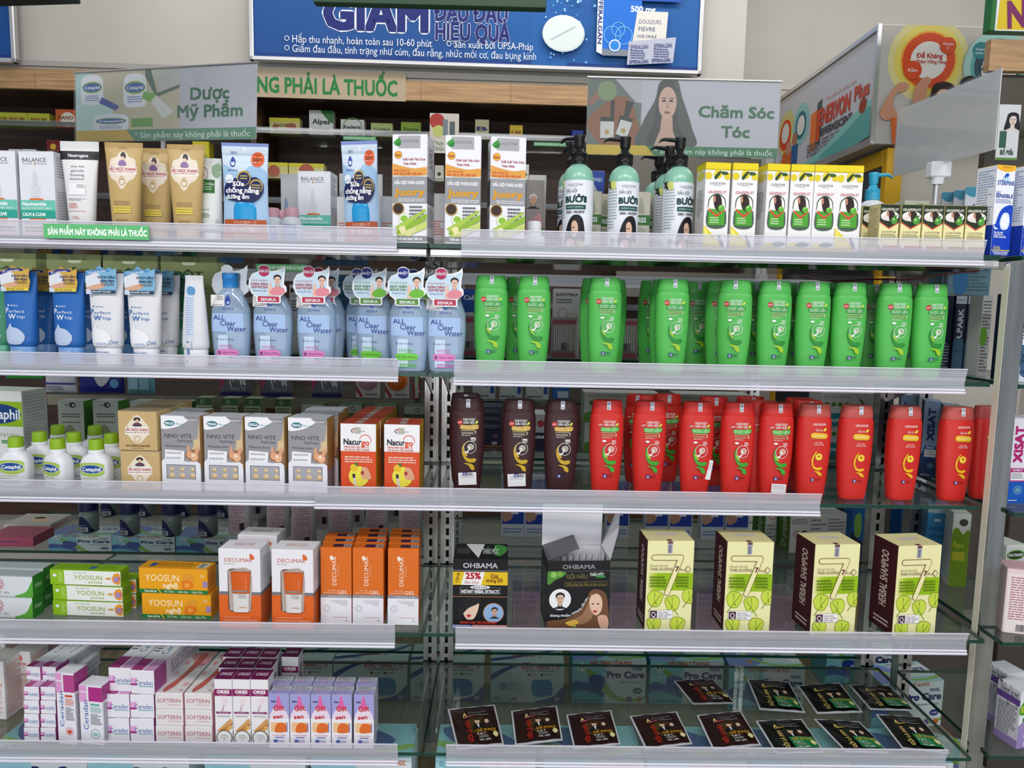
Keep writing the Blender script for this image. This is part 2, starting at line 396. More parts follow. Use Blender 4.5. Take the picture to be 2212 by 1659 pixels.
# ------------------------------------------------------------------ the room
AL = .028; CA, SA = math.cos(AL), math.sin(AL)
def onW(px, py, Y0):
    d = ray(px, py); t = Y0/(d.y-d.x*math.tan(AL)); return EYE+d*t
def wallbox(name, xl, yt, xr, yb, Y0, d, col, F=(), k='p', mats=None, front=0, parent=None, c=0, TP=(), LS=(), RS=()):
    """box parallel to the far wall; xl,yt,yb are its left front edge in the photo, xr its right edge"""
    a = onW(xl, yt, Y0); b = onW(xl, yb, Y0); q = onW(xr, (yt+yb)/2, Y0); p0 = onW(xl, (yt+yb)/2, Y0)
    w = (q-p0).length; h = a.z-b.z
    mb = MB(); m = M(col, k) if isinstance(col, str) else col
    mb.box(0, 0, 0, w, d, h, m, c, mats)
    if F: Art(mb, lambda x, y, o: (x, -o, y), w, h, k if k != 'e' else 'p', step=.00015, off=.0005).draw(F)
    if TP: Art(mb, lambda x, y, o: (x, y, h+o), w, d).draw(TP)
    if RS: Art(mb, lambda x, y, o: (w+o, x, y), d, h).draw(RS)
    o = mb.obj(name, parent)
    if not parent: o.location = b; o.rotation_euler = (0, 0, AL)
    return o, w, h
def plain(name, x0, y0, z0, x1, y1, z1, m, mats=None, kind='structure', c=0):
    mb = MB(); mb.box(x0, y0, z0, x1, y1, z1, m, c, mats); o = mb.obj(name)
    if kind: o['kind'] = kind
    return o
YW = 3.2
plain('floor', -3, -1.2, -.02, 4.2, 3.9, 0, FLOOR)
w = plain('wall_back', -3.2, 0, 0, 3.6, .1, 3.4, WALL); w.location = (0, YW+.42, 0); w.rotation_euler = (0, 0, AL)
plain('wall_right', 3.0, 1.2, 0, 3.1, 3.9, 3.4, WALL)
# bulkhead above the far cabinet, carrying the posters
bk = plain('wall_bulkhead', -3.2, 0, 0, 1.0, .42, 1.35, WALL); p = onW(0, 150, YW)
bk.location = (0, YW, p.z); bk.rotation_euler = (0, 0, AL)
trim = plain('trim_1', -3.0, -.012, 0, 2.0, 0, .02, M('#a7a49b')); trim.location = (0, YW, onW(0, 141, YW).z); trim.rotation_euler = (0, 0, AL)
# far wall cabinet
cab = empty('wall_cabinet'); a = onW(0, 149, YW); b = onW(0, 192, YW); xr = 1.05
cab.location = (0, YW, 0); cab.rotation_euler = (0, 0, AL)
tag(cab, 'dark brown wall cabinet with a light oak fascia and glass shelves behind the display', 'cabinet')
mb = MB(); mb.box(-2.6, -.02, b.z, xr, 0, a.z, WOOD)
for x in (-1.9, -.35, .02, .62): mb.box(x, -.0203, b.z, x+.0015, -.019, a.z, M('#6d5236'))
mb.obj('fascia', cab)
mb = MB(); mb.box(-2.6, .34, .3, xr, .36, a.z, DWOOD); mb.box(-2.6, 0, b.z+.01, xr, .34, b.z+.03, DWOOD); mb.box(xr-.02, 0, .3, xr, .34, b.z, DWOOD)
mb.obj('carcass', cab)
mb = MB(); mb.box(-1.05, .0, .3, -1.03, .34, b.z, DWOOD); mb.obj('partition', cab)
FSZ = []
for yy in (284, 430, 520, 640):
    z = onW(690, yy+6, YW+.1).z; FSZ.append(z); mb = MB(); mb.box(-2.55, .01, z-.008, xr-.02, .33, z, GLASS, 0, {'F': GEDGE}); sh_ = mb.obj('shelf', cab)
    mb = MB(); mb.box(-2.55, -.004, z-.022, xr-.02, .0, z+.002, FRAIL); mb.obj('shelf_rail', sh_)
# green letters on the fascia
mb = MB(); p0 = onW(556, 185, YW); p1 = onW(862, 196, YW); ww = (p1-p0).length; hh = .062
Art(mb, lambda x, y, o: (x, -.021-o, y), ww, hh).draw([T('NG PHẢI LÀ THUỐC', .5, .5, 1, '#1f7a3e', .98, b=3)])
bd = mb.obj('fascia_lettering'); zc = onW(700, 189, YW).z; bd.location = (p0.x, p0.y, zc-hh/2); bd.rotation_euler = (0, 0, AL)
mb2 = MB(); mb2.box(-.02, -.0208, -.02, ww+.03, -.0203, hh+.03, M('#b6a488')); q = mb2.obj('backing_film', bd)
tag(bd, 'green capital lettering on a clear film stuck to the oak fascia', 'lettering')
# posters
def poster(name, xl, yt, xr, yb, Y0, art, label, bg='#154d90'):
    r = empty(name); r['label'] = label; r['category'] = 'poster'
    a = onW(xl, yt, Y0); b = onW(xl, yb, Y0); w = (onW(xr, (yt+yb)/2, Y0)-onW(xl, (yt+yb)/2, Y0)).length; h = a.z-b.z
    r.location = b; r.rotation_euler = (0, 0, AL)
    mb = MB(); t = .018
    for q in ((0, 0, w, t), (0, h-t, w, h), (0, 0, t, h), (w-t, 0, w, h)): mb.box(q[0], -.03, q[1], q[2], 0, q[3], ALU, .003)
    mb.obj('frame', r)
    mb = MB(); mb.box(t, -.02, t, w-t, -.012, h-t, M(bg)); Art(mb, lambda x, y, o: (t+x, -.02-o, t+y), w-2*t, h-2*t, step=.00015).draw(art); mb.obj('printed_panel', r)
    return r
DB = '#14246e'; WH = '#e9edf4'
rb = random.Random(3)
bub = [E(.69+rb.gauss(0, .028), .25+abs(rb.gauss(0, .3)), rb.uniform(.0012, .0035), rb.choice(('#7fb9e6', '#4d97d6', '#a8d2f0')), n=8) for _ in range(110)]
poster('poster', 543, -210, 1523, 134, YW-.03, [
    R(.5, 0, 1, 1, '#185a9f'), R(0, .975, 1, 1, '#143c84'), R(.62, 0, .7, 1, '#1a5fa6'),
    T('GIẢM', .27, .685, .215, DB, .225, b=5, ol=(WH, 3.5)), T('ĐAU ĐẦU', .483, .66, .115, DB, .16, b=4, ol=(WH, 2.6)), T('HIỆU QUẢ', .486, .79, .115, DB, .165, b=4, ol=(WH, 2.6)),
    T('Hấp thu nhanh, hoàn toàn sau 10-60 phút', .085, .875, .052, WH, .31, 'l'), T('Sản xuất bởi UPSA-Pháp', .445, .875, .05, WH, .178, 'l'),
    T('Giảm đau đầu, tình trạng như cúm, đau răng, nhức mỏi cơ, đau bụng kinh', .085, .94, .052, WH, .545, 'l'),
    Rg(.073, .875, .0055, WH, .25), Rg(.073, .94, .0055, WH, .25), Rg(.433, .875, .0055, WH, .25)] + bub + [
    E(.69, .79, .048, '#c9d7d8', .125), E(.689, .783, .046, '#dfe7e4', .12), Pg([(.66, .83), (.715, .735), (.718, .745), (.663, .84)], '#b4c4c6'),
    Pg([(.765, .3), (.778, .3), (.782, .93), (.765, .905)], '#e6e8e8'), T('EFFERALGAN', .772, .68, .009, '#283a7c', .34, b=3, r=-90),
    R(.778, .3, .865, .92, '#1c6fd0'), R(.838, .3, .955, .55, '#1c4fae'), T('500 mg', .868, .605, .04, '#e9edf4', .055, b=3), R(.778, .885, .86, .93, '#7f8894'),
    Pg([(.855, .62), (.925, .62), (.92, .93), (.842, .93)], '#dfdcd4'), T('DOULEURS', .885, .69, .03, '#2b3a6a', .05), T('FIEVRE', .878, .74, .03, '#2b3a6a', .038), T('VOIE ORALE', .878, .79, .022, '#2b3a6a', .045),
    Rg(.8, .79, .02, '#6fb6ee', .1), Rg(.826, .79, .02, '#6fb6ee', .1), Rg(.813, .75, .016, '#6fb6ee', .12), E(.806, .86, .014, '#2b86dc'), Rg(.806, .86, .013, WH, .2),
    Pg([(.838, .83), (.945, .79), (.94, .965), (.835, .99)], '#b9bccb'), T('EFFERALGAN', .862, .865, .03, '#283a7c', .04, r=4, b=2), T('EFFERALGAN', .916, .85, .03, '#283a7c', .04, r=4, b=2),
    T('EFFERALGAN', .862, .965, .026, '#283a7c', .042, r=4, b=2), T('EFFERALGAN', .913, .95, .026, '#283a7c', .042, r=4, b=2), L(.842, .885, .875, .95, 4, '#4b568a'), L(.895, .87, .93, .935, 4, '#4b568a')],
    'large blue framed poster with outlined dark blue letters and a white tablet')
poster('poster', -260, -200, 46, 130, YW-.03, [R(0, .975, 1, 1, '#143c84')], 'blue poster in a silver frame at the top left corner')
# hanging sign boards at the top of the view
q0 = onY(676, 2, 1.28); q1 = onY(1180, 17, 1.28)
o = plain('hanging_sign', q0.x, 1.28, q1.z, q1.x, 1.3, EYE.z+.64, M('#27452f'), kind=None, c=.001); tag(o, 'dark green hanging board cut off by the top of the view', 'sign')
o = plain('hanging_sign', -.95, 1.25, EYE.z+.505, -.60, 1.28, EYE.z+.62, M('#17191a'), kind=None, c=.001); tag(o, 'black hanging board cut off at the top left corner', 'sign'); o.rotation_euler = (0, math.radians(-3), 0)
# small goods on the far cabinet shelves
FAR = [(-12, 244, 20, 278, '#b9bf3a', 'ENAT 400', '#8c3a1c', 'yellow and green carton cut by the left edge'), (15, 244, 60, 278, '#b9bf3a', 'ENAT 400', '#8c3a1c', 'yellow and green carton between two like it'), (61, 245, 108, 279, '#b9bf3a', 'ENAT 400', '#8c3a1c', 'yellow and green carton, rightmost of three'),
       (121, 237, 165, 281, '#c9612c', 'NANO', '#7c4a1c', 'orange carton with a pale heart badge beside the left sign'), (582, 253, 648, 292, '#d8cf8a', 'GIACHPHUC', '#6a5a10', 'yellow and cream carton with a red dot'), (668, 233, 720, 291, '#e6e9e4', 'Alpes', '#2d4a38', 'tall white carton with a green leaf corner'),
       (736, 255, 787, 295, '#e2e5de', 'Kederix', '#26303a', 'white carton with a green oval around its name'), (801, 265, 848, 299, '#b8c77c', 'Cadelad', '#2f5c38', 'pale green carton with olives'), (866, 253, 909, 291, '#8fae2c', 'Esota', '#2d5c2a', 'lime green carton'),
       (1026, 254, 1056, 302, '#d6cfa6', 'B', '#2f2f6a', 'narrow cream carton with a purple top'), (1101, 260, 1129, 298, '#e0c22c', 'E 400', '#8c2b20', 'narrow yellow carton with red writing'), (1235, 281, 1260, 312, '#1540a4', 'HauThiên', '#ffffff', 'small blue carton left of the hair care sign')]
for x0, y0, x1, y1, c, s, tc, lb in FAR:
    F = [R(0, 0, 1, .24, '#d9d12f')] if c == '#d8cf8a' else [R(0, .6, 1, 1, '#6d9a35')] if c == '#b9bf3a' else [Sm([(.5, 0), (1, 0), (1, .5), (.75, .35)], '#2f7a33')] if c == '#e6e9e4' else []
    if c == '#d8cf8a': F += [E(.2, .62, .1, '#b8423a'), E(.72, .62, .17, '#c96a54')]
    if c == '#e2e5de': F += [Rg(.5, .5, .42, '#5f9a3c', .08), E(.85, .9, .1, '#7ab648')]
    if c == '#c9612c': F += [E(.6, .55, .36, '#e8e2d4')]
    F += [T(s, .5, .45 if c != '#1540a4' else .55, .2, tc, .72, b=3), L(.15, .72, .85, .92, 2, tc)]
    o, _, _ = wallbox('medicine_carton', x0, y0, x1, y1-4, YW+.12, .05, c, F, c=.001)
    tag(o, lb+' on the upper far shelf', 'carton', 'cartons on the far cabinet shelf')
    zz = FSZ[0]; o.location.z = zz+.0005
o, _, _ = wallbox('photo_card', 928, 244, 991, 330, YW-.012, .003, '#cfc9bd', [R(0, 0, 1, .62, '#c8c0b4'), E(.25, .2, .26, '#a8342c'), E(.3, .45, .2, '#b9c06a'), R(.45, .15, .62, .55, '#6d7c80'), R(.68, .2, .86, .6, '#4f5a5c'), T('Thực Ph', .4, .74, .1, '#1f6a52', .6), T('Chức N', .4, .88, .1, '#1f6a52', .6)])
tag(o, 'card with fruit and bottles hung on the far shelf rail', 'card')
for x0, y0, x1, y1, c, lb in [(562, 350, 622, 384, '#d8cf8a', 'yellow topped carton seen right of the sunscreen pouch'), (624, 352, 700, 384, '#d8cf8a', 'yellow topped carton seen left of the dropper carton'), (939, 357, 958, 391, '#ded9cc', 'white carton with a black plant emblem'), (1128, 355, 1142, 395, '#d9dcd2', 'pale carton seen right of the third silver carton'),
                              (20, 322, 48, 350, '#d8d8dc', 'small white carton with a grey emblem, left one'), (49, 322, 78, 350, '#d8d8dc', 'small white carton with a grey emblem, right one'), (101, 302, 130, 328, '#6d1f1c', 'dark red carton with a gold seal'), (417, 305, 452, 340, '#d6c92e', 'yellow carton above the small white tube')]:
    o, w_, h_ = wallbox('medicine_carton', x0, y0, x1, y1, YW+.1, .06, c, [R(0, 0, 1, .25, '#d9d12f' if c == '#d8cf8a' else c), E(.5, .55, .22, '#b2604a' if c == '#d8cf8a' else '#3a4038' if c != '#6d1f1c' else '#c9a63a'), L(.1, .8, .9, .95, 2, '#77776a')], c=.001)
    tag(o, lb+' on the far shelves', 'carton', 'cartons on the far cabinet shelf')
sm = MB(); sm.box(0, 0, 0, .2, .001, .018, M('#3f8f57')); Art(sm, lambda x, y, o: (x, -o, y), .2, .018).draw([T('SẢN PHẨM NÀY KHÔNG PHẢI LÀ THUỐC', .5, .5, .5, '#e8f2ea', .94)])
pr = sm.obj('rail_notice'); pr['category'] = 'notice'
for px, py, Yq, lb in ((741, 302, YW-.006, 'small green notice on the far shelf rail below the white cartons'), (1153, 315, YW-.006, 'small green notice on the far shelf rail left of the hair care sign')):
    q = onW(px, py, YW-.012); inst(pr, q, lb, AL, 'green notices on far rails'); 
for o_ in [o for o in COL.objects if o.name.startswith('rail_notice')]: o_.scale = (.68, 1, .9)
# grey board behind the pump bottles, right end of the far cabinet
o, _, _ = wallbox('cabinet_side_panel', 1330, 335, 1640, 640, YW-.03, .02, '#6f6b63'); tag(o, 'grey panel standing beyond the black pump bottles', 'panel')
o, _, _ = wallbox('door_jamb', 1637, 338, 1655, 660, YW-.1, .05, '#b9bab8'); tag(o, 'pale grey door jamb behind the grapefruit cartons', 'jamb')
# light box on the right with its yellow framed cabinet
q = onY(1905, 52, 2.3); lx, lt = q.x, q.z; lb_ = onY(1892, 311, 2.3).z
r = empty('advertising_box'); r.location = (lx, 2.3, lb_); tag(r, 'large grey box sign with vitamin advertisement on two faces', 'sign')
hh = lt-lb_; dd = .86; ww = .55
mb = MB(); mb.box(0, 0, 0, ww, dd, hh, M('#b4b0a8'), .002)
Art(mb, lambda x, y, o: (x, -o, y), ww, hh, step=.00015).draw([
    E(.27, .29, .225, '#cfc78a'), E(.27, .29, .19, '#d6c65f'), E(.27, .29, .155, '#e39a2c'), E(.27, .29, .145, '#cc4a20'), E(.27, .29, .1, '#dcd8d0'), T('Đề Kháng', .275, .25, .04, '#b8331e', .14, b=3), T('Thêm Vững Vàng', .285, .3, .028, '#b8331e', .17, b=2),
    E(.37, .165, .045, '#cc4a20'), T('Vitamin', .37, .15, .022, WH, .06), T('C', .37, .185, .022, WH, .012), E(.185, .375, .05, '#cc4a20'), T('Kẽm', .185, .375, .03, WH, .05),
    E(.65, .33, .19, '#9cc4ba'), E(.65, .33, .15, '#5aa3a0'), E(.65, .33, .13, '#2c4a54'), E(.66, .35, .1, '#dcd8d0'), E(.55, .2, .045, '#2f7f84'), T('Vitamin', .55, .19, .022, WH, .06), T('nhóm B', .55, .22, .022, WH, .06), T('Ngày Mới Tr', .62, .31, .03, '#2c4a54', .14), T('Năng Lượng', .63, .35, .035, '#2c4a54', .16, b=2),
    Sm([(.05, .8), (.02, .72), (.09, .52), (.13, .48), (.17, .5), (.15, .55), (.1, .58), (.09, .68), (.12, .76)], '#c08a70'), Sm([(.22, .48), (.26, .43), (.29, .46), (.27, .53), (.26, .72), (.2, .72), (.2, .55)], '#c08a70'), Pg([(.08, .78), (.5, .7), (.5, 1), (.1, 1)], '#c9601e'),
    FC(.36, .62, .2), FC(.5, .56, .22, '#20160f', '#b98266', 'm')])
Art(mb, lambda x, y, o: (-o, dd-x, y), dd, hh, step=.00015).draw([
    R(0, .07, 1, .93, '#aaacae'), R(.02, .1, .97, .92, '#b8babd'), E(.16, .45, .1, '#c9bd7a'), E(.15, .47, .07, '#cc4a20'), E(.15, .45, .045, '#d8d4cc'), E(.33, .45, .09, '#8ab8b4'), E(.33, .46, .06, '#2f6f78'), E(.33, .46, .042, '#d8d4cc'),
    Sm([(.1, .95), (.12, .72), (.17, .66), (.25, .7), (.3, .9)], '#c9601e'), E(.2, .64, .03, '#c08a70'), E(.27, .58, .03, '#a97058'), R(.24, .64, .31, .85, '#2d5a8c'),
    Pg([(.44, .42), (.5, .4), (.5, .78), (.44, .8)], '#d8743a'), Pg([(.5, .34), (.545, .32), (.545, .76), (.5, .78)], '#3f4f52'), Pg([(.505, .42), (.535, .41), (.535, .74), (.505, .75)], '#cc4a20'),
    T('Thực phẩm bảo vệ sức khỏe', .71, .35, .04, '#c98a80', .26), T('ENERVON', .665, .5, .17, '#bf4a3a', .27, b=4), T('Plus', .89, .47, .13, '#bf4a3a', .11, b=3), T('EFFERVESCENT', .69, .66, .075, '#3f4145', .27, b=3), L(.42, .72, .8, .86, 4, '#6a6c70'),
    Sm([(.4, .92), (.6, .82), (.97, .6), (.97, .92)], '#7fb5ae', 4), Sm([(.55, .92), (.75, .8), (.97, .66), (.97, .92)], '#5a9c96', 4), E(.91, .62, .028, '#8c3a2c', .07)])
mb.obj('printed_case', r)
mb = MB(); mb.box(-.012, -.004, 0, 0, .004, hh, ALU); mb.box(-.006, 0, hh-.012, 0, dd, hh+.002, ALU); mb.box(-.006, 0, -.002, 0, dd, .02, ALU); mb.obj('edge_trim', r)
r = empty('yellow_door_frame'); r.location = (lx+.045, 2.3, 0); tag(r, 'yellow framed glass door standing below the advertising box', 'door frame')
YL = M('#c79a12', 's'); fz = lb_-.01
mb = MB(); mb.box(0, .0, .05, .05, .03, fz, YL, .002); mb.box(0, .03, fz-.05, .05, dd, fz, YL, .002); mb.box(0, dd-.05, .05, .05, dd, fz-.05, YL, .002); mb.obj('frame', r)
mb = MB(); mb.box(.004, .03, .1, .03, dd-.05, fz-.05, M('#2c3238', 'g')); mb.obj('pane', r)
o = plain('pillar', lx+.1, 2.34, 0, lx+.55, 2.4, lb_-.002, WALL, kind=None); tag(o, 'pale plastered pillar under the advertising box behind the nasal spray cartons', 'pillar')
# upper right: neighbouring cabinet head with its sign, its board and a hanging card
q = onY(2142, 130, 1.75)
r = empty('shop_sign'); r.location = (onY(2141, 40, 1.8).x, 1.8, onY(2141, 66, 1.8).z); tag(r, 'green and yellow shop sign with purple letters at the top right corner', 'sign')
mb = MB(); mb.box(0, 0, 0, .35, .03, .26, M('#23702f'), .002)
Art(mb, lambda x, y, o: (x, -o, y), .35, .26, step=.00015).draw([R(.05, .1, 1, .5, WH), R(.03, .62, 1, 1, WH), Pg([(.05, .66), (1, .6), (1, .99), (.04, .99)], '#dcc21c'), T('NHÀ', .3, .83, .23, '#7a2560', .38, b=4, r=6)]); mb.obj('board', r)
r = empty('side_cabinet'); r.location = (onY(2128, 100, 1.7).x, 1.7, 0); tag(r, 'oak headed side cabinet with dark shelves at the upper right edge', 'cabinet')
zt = onY(2128, 95, 1.7).z; mb = MB(); mb.box(0, -.02, zt-.062, .4, 0, zt+.004, WOOD); mb.obj('fascia', r).rotation_euler = (0, 0, 0)
mb = MB(); mb.box(.02, .0, zt-.35, .4, .02, zt-.064, M('#4b463d')); mb.box(.04, -.1, zt-.2, .4, .0, zt-.195, GLASS); mb.obj('carcass', r)
q = onY(2150, 345, 1.62); w_ = onY(2196, 345, 1.62).x-q.x; mb = MB(); mb.box(0, 0, 0, w_, .002, .115, M('#cfd2d3'))
Art(mb, lambda x, y, o: (x, -o, y), w_, .115).draw([FC(.66, .3, .85, '#15171c', '#d8c8c0'), R(.1, .48, .42, .78, '#2f5a4c'), T('Bổ Mắt', .5, .86, .09, '#2c4a40', .62, b=3), R(0, .96, 1, 1, '#5d8a3a')])
o = mb.obj('advert_card'); o.location = (q.x, 1.62, q.z); tag(o, 'white card with a dark haired woman hanging at the right edge', 'card')
# ------------------------------------------------------------------ gondola: glass shelves, posts, rails
LB = (-1.2, -.1300); CB = BAYX; RB = (.905, 1.35)
nm = {1: 'top', 2: 'second', 3: 'third', 4: 'fourth', 5: 'lowest'}
def glass(name, x0, x1, y0, y1, z, label, t=.008):
    mb = MB(); mb.box(x0, y0, z-t, x1, y1, z, GLASS, .0008, {'F': GEDGE, 'B': GEDGE, 'L': GEDGE, 'R': GEDGE}); o = mb.obj(name); tag(o, label, 'shelf', 'glass shelves'); return o
for i in range(1, 6):
    glass('glass_shelf', *LB, FY[i], 1.595, Z[i], '%s glass shelf of the left bay' % nm[i])
    glass('glass_shelf', *CB, FY[i], 1.595, Z[i], '%s glass shelf of the middle bay with the shampoos' % nm[i])
    if i > 1:
        for X, s in ((LB, 'left'), (CB, 'middle')): glass('glass_shelf', X[0], X[1], 1.64, 2.4 if i == 5 else 1.95, Z[i]+.004, '%s glass shelf on the far side of the %s bay' % (nm[i], s))
for i, px, py in ((1, 2206, 556), (2, 2182, 830), (3, 2156, 1106), (4, 2166, 1387), (5, 2137, 1632)):
    z = Z[i]; q = onZ(px, py, z) if i > 1 else Vector((.906, 1.3, 0)); x0 = q.x if i > 3 else .908; y0 = q.y if i > 1 else 1.3
    glass('glass_shelf', x0, 1.3, y0, y0+.32, z, '%s glass shelf of the bay cut by the right edge' % nm[i])
o = plain('base_deck', -1.4, 1.22, .28, 1.14, 2.28, .3, DECK, kind=None, c=.001); tag(o, 'brown base board under the lowest glass shelves', 'shelf board')
def post(x, y, z0, z1, label, w=.03, m=None):
    m = m or STEEL; r = empty('slotted_post'); tag(r, label, 'post', 'slotted steel posts'); r.location = (x, y, z0)
    mb = MB(); H = z1-z0; n = int(H/.025); s = .0035
    mb.box(-w/2, 0, 0, -s, .003, H, m); mb.box(s, 0, 0, w/2, .003, H, m)
    for i in range(n+1): mb.box(-s, 0, i*.025, s, .003, min(H, i*.025+.009), m)
    mb.box(-w/2, .003, 0, -w/2+.002, .03, H, m); mb.box(w/2-.002, .003, 0, w/2, .03, H, m); mb.obj('channel', r)
    mb = MB(); mb.box(-w/2+.002, .012, 0, w/2-.002, .014, H, BLACK); mb.obj('slot_shade', r); return r  # black sheet standing in for the shade inside the slots
post(-.149, 1.6, .3, Z[1]-.03, 'slotted steel post at the right end of the left bay', m=STEEL)
post(-.112, 1.6, .3, Z[1]-.03, 'slotted steel post at the left end of the middle bay', m=STEEL)
post(.848, 1.6, .3, Z[1]-.03, 'slotted steel post at the right end of the middle bay', m=STEEL)
post(.935, 1.6, .3, Z[1]-.03, 'slotted steel post behind the nasal spray cartons', m=STEEL)
r = empty('upright_bar'); r.location = (.8755, 1.278, .3); tag(r, 'flat polished steel upright between the middle bay and the right bay', 'post')
mb = MB(); mb.box(0, 0, 0, .034, .02, Z[1]-.3-.012, MIRROR, .003); mb.obj('bar', r)
mb = MB(); mb.box(-.0006, .002, .0, .0, .018, Z[1]-.3-.02, M('#e9e2d2', 's')); mb.obj('edge_highlight', r)  # bright highlight of the bar's left edge, laid on as a pale strip
def bracket(x, z, y0, label, t=.003):
    mb = MB(); pr = [(1.6, -.009), (y0, -.009), (y0, -.018), (y0+.06, -.026), (1.53, -.05), (1.6, -.075)]; n = len(pr)
    vs = [(x-t/2, y, z+d) for y, d in pr]+[(x+t/2, y, z+d) for y, d in pr]
    mb.add(vs, [list(range(n)), list(range(n, 2*n))[::-1]]+[[i, i+n, (i+1) % n+n, (i+1) % n] for i in range(n)], STEEL)
    tag(mb.obj('shelf_bracket'), label, 'bracket', 'shelf brackets')
for i in range(1, 6):
    for x, s in ((-.149, 'left bay, right end'), (-.112, 'middle bay, left end'), (.848, 'middle bay, right end')):
        bracket(x, Z[i], FY[i]+.09, 'steel bracket carrying the %s shelf of the %s' % (nm[i], s))
# reflecting lamp trays under the top shelf
for X, s in ((LB, 'left'), (CB, 'middle')):
    r = empty('lamp_tray'); r.location = (X[0]+.002, 1.302, Z[1]-.0095); tag(r, 'polished lamp tray under the top shelf of the %s bay' % s, 'lamp tray'); w_ = X[1]-X[0]-.004
    mb = MB(); mb.box(0, 0, -.011, w_, .006, 0, ALU, .001); mb.box(0, .0, -.0125, w_, .002, -.0115, ALU); mb.obj('front_profile', r)
    mb = MB(); mb.add([(0, .007, -.004), (w_, .007, -.004), (w_, .06, -.018), (0, .06, -.018), (0, .2, -.022), (w_, .2, -.022), (w_, .2, -.002), (0, .2, -.002)], [[0, 3, 2, 1], [3, 4, 5, 2], [4, 7, 6, 5], [0, 1, 6, 7]], STEELH); mb.obj('reflector', r)
cu = bpy.data.curves.new('cable', 'CURVE'); cu.dimensions = '3D'; cu.bevel_depth = .0016; sp = cu.splines.new('NURBS'); pts = [(.62, 1.56, Z[1]-.03), (.66, 1.5, Z[1]-.05), (.7, 1.42, Z[1]-.036), (.76, 1.38, Z[1]-.048), (.8, 1.36, Z[1]-.03), (.86, 1.34, Z[1]-.026)]
sp.points.add(len(pts)-1)
for i, p in enumerate(pts): sp.points[i].co = (*p, 1)
sp.use_endpoint_u = True; cu.materials.append(M('#5a1d1c', 's')); o_ = bpy.data.objects.new('c', cu); COL.objects.link(o_); me_ = bpy.data.meshes.new_from_object(o_.evaluated_get(bpy.context.evaluated_depsgraph_get())); bpy.data.objects.remove(o_); o = bpy.data.objects.new('lamp_cable', me_); COL.objects.link(o); tag(o, 'thin dark red cable sagging under the top shelf near the right post', 'cable')
# clear price rails
def rail(sh, px0, px1, label, up=.024, dn=.0255, yo=0):
    z = Z[sh]; Y = FY[sh]-.004-yo; x0 = Xat(px0, Y, z); x1 = Xat(px1, Y, z); w = x1-x0
    r = empty('price_rail'); r.location = (x0, Y, z); tag(r, label, 'price rail', 'clear price rails')
    mb = MB(); mb.add([(0, -.007, up), (w, -.007, up), (w, -.0005, -.004), (0, -.0005, -.004), (0, -.0085, up), (w, -.0085, up), (w, -.002, -.004), (0, -.002, -.004)],
        [[0, 1, 2, 3], [7, 6, 5, 4], [0, 4, 5, 1], [0, 3, 7, 4], [1, 5, 6, 2]], RAIL)
    mb.box(0, -.0092, up-.001, w, -.0066, up+.0006, RIDGE); mb.obj('clear_lip', r)
    mb = MB(); mb.box(0, -.003, -dn+.008, w, -.001, -.004, RAILLOW); mb.obj('label_channel', r)
    mb = MB()
    for zz, yy, rr in ((-dn+.0065, -.004, .0022), (-dn+.0015, -.0055, .0026)):
        mb.loft([[(x, yy+rr*math.cos(t), zz+rr*math.sin(t)) for t in [math.pi*k/5 for k in range(10)]] for x in (0, w)], RIDGE)
    mb.obj('ridge', r)
    return r
rail(1, -60, 858, 'clear plastic rail on the top shelf, left bay, carrying a green notice', dn=.015)
rail(1, 997, 2123, 'clear plastic rail on the top shelf, middle bay', dn=.0195)
rail(2, -60, 861, 'clear plastic rail below the face wash tubes', dn=.016)
rail(2, 981, 2082, 'clear plastic rail below the green bottles', dn=.02)
rail(3, -60, 682, 'clear plastic rail below the white lotion bottles', dn=.016)
rail(3, 681, 1770, 'clear plastic rail bridging both bays below the brown and red bottles', up=.022, dn=.019, yo=.006)
rail(4, -60, 854, 'clear plastic rail below the orange and white cartons', up=.02, dn=.024)
rail(4, 984, 2086, 'clear plastic rail below the cream cartons', up=.016, dn=.024)
rail(5, -60, 860, 'clear plastic rail on the lowest shelf, left bay', up=.022, dn=.02)
rail(5, 964, 2041, 'clear plastic rail on the lowest shelf before the black sachets', up=.022, dn=.02)
for i, (X, s) in enumerate(((LB, 'left'), (CB, 'middle'))):   # far side rail of the upper shelf
    mb = MB(); mb.box(0, 0, 0, X[1]-X[0]-.02, .002, .03, RAILLOW); fr_ = mb
    gs_ = glass('glass_shelf', X[0], X[1], 1.96, 2.3, Z[2]+.195, 'glass shelf beyond the %s bay, level with the lamp trays' % s); o = fr_.obj('price_rail', gs_); o.location = (X[0]+.01, 1.957, Z[2]+.17)
def notice(px0, py0, px1, py1, Y, label, col='#62bb77', tcol='#f4fff4'):
    a = onY(px0, py1, Y); b = onY(px1, py0, Y); w = b.x-a.x; h = onY(px0, py0, Y).z-a.z
    mb = MB(); mb.box(0, 0, 0, w, .0008, h, M(col)); Art(mb, lambda x, y, o: (x, -o, y), w, h).draw([T('SẢN PHẨM NÀY KHÔNG PHẢI LÀ THUỐC', .51, .53, .42, tcol, .94, b=4)])
    o = mb.obj('rail_notice'); o.location = a; tag(o, label, 'notice'); return o
notice(95, 483, 321, 514, 1.2855, 'green notice with white capitals on the top left price rail')
notice(553, 569, 661, 584, 1.9555, 'small green notice seen behind the blue water bottles')
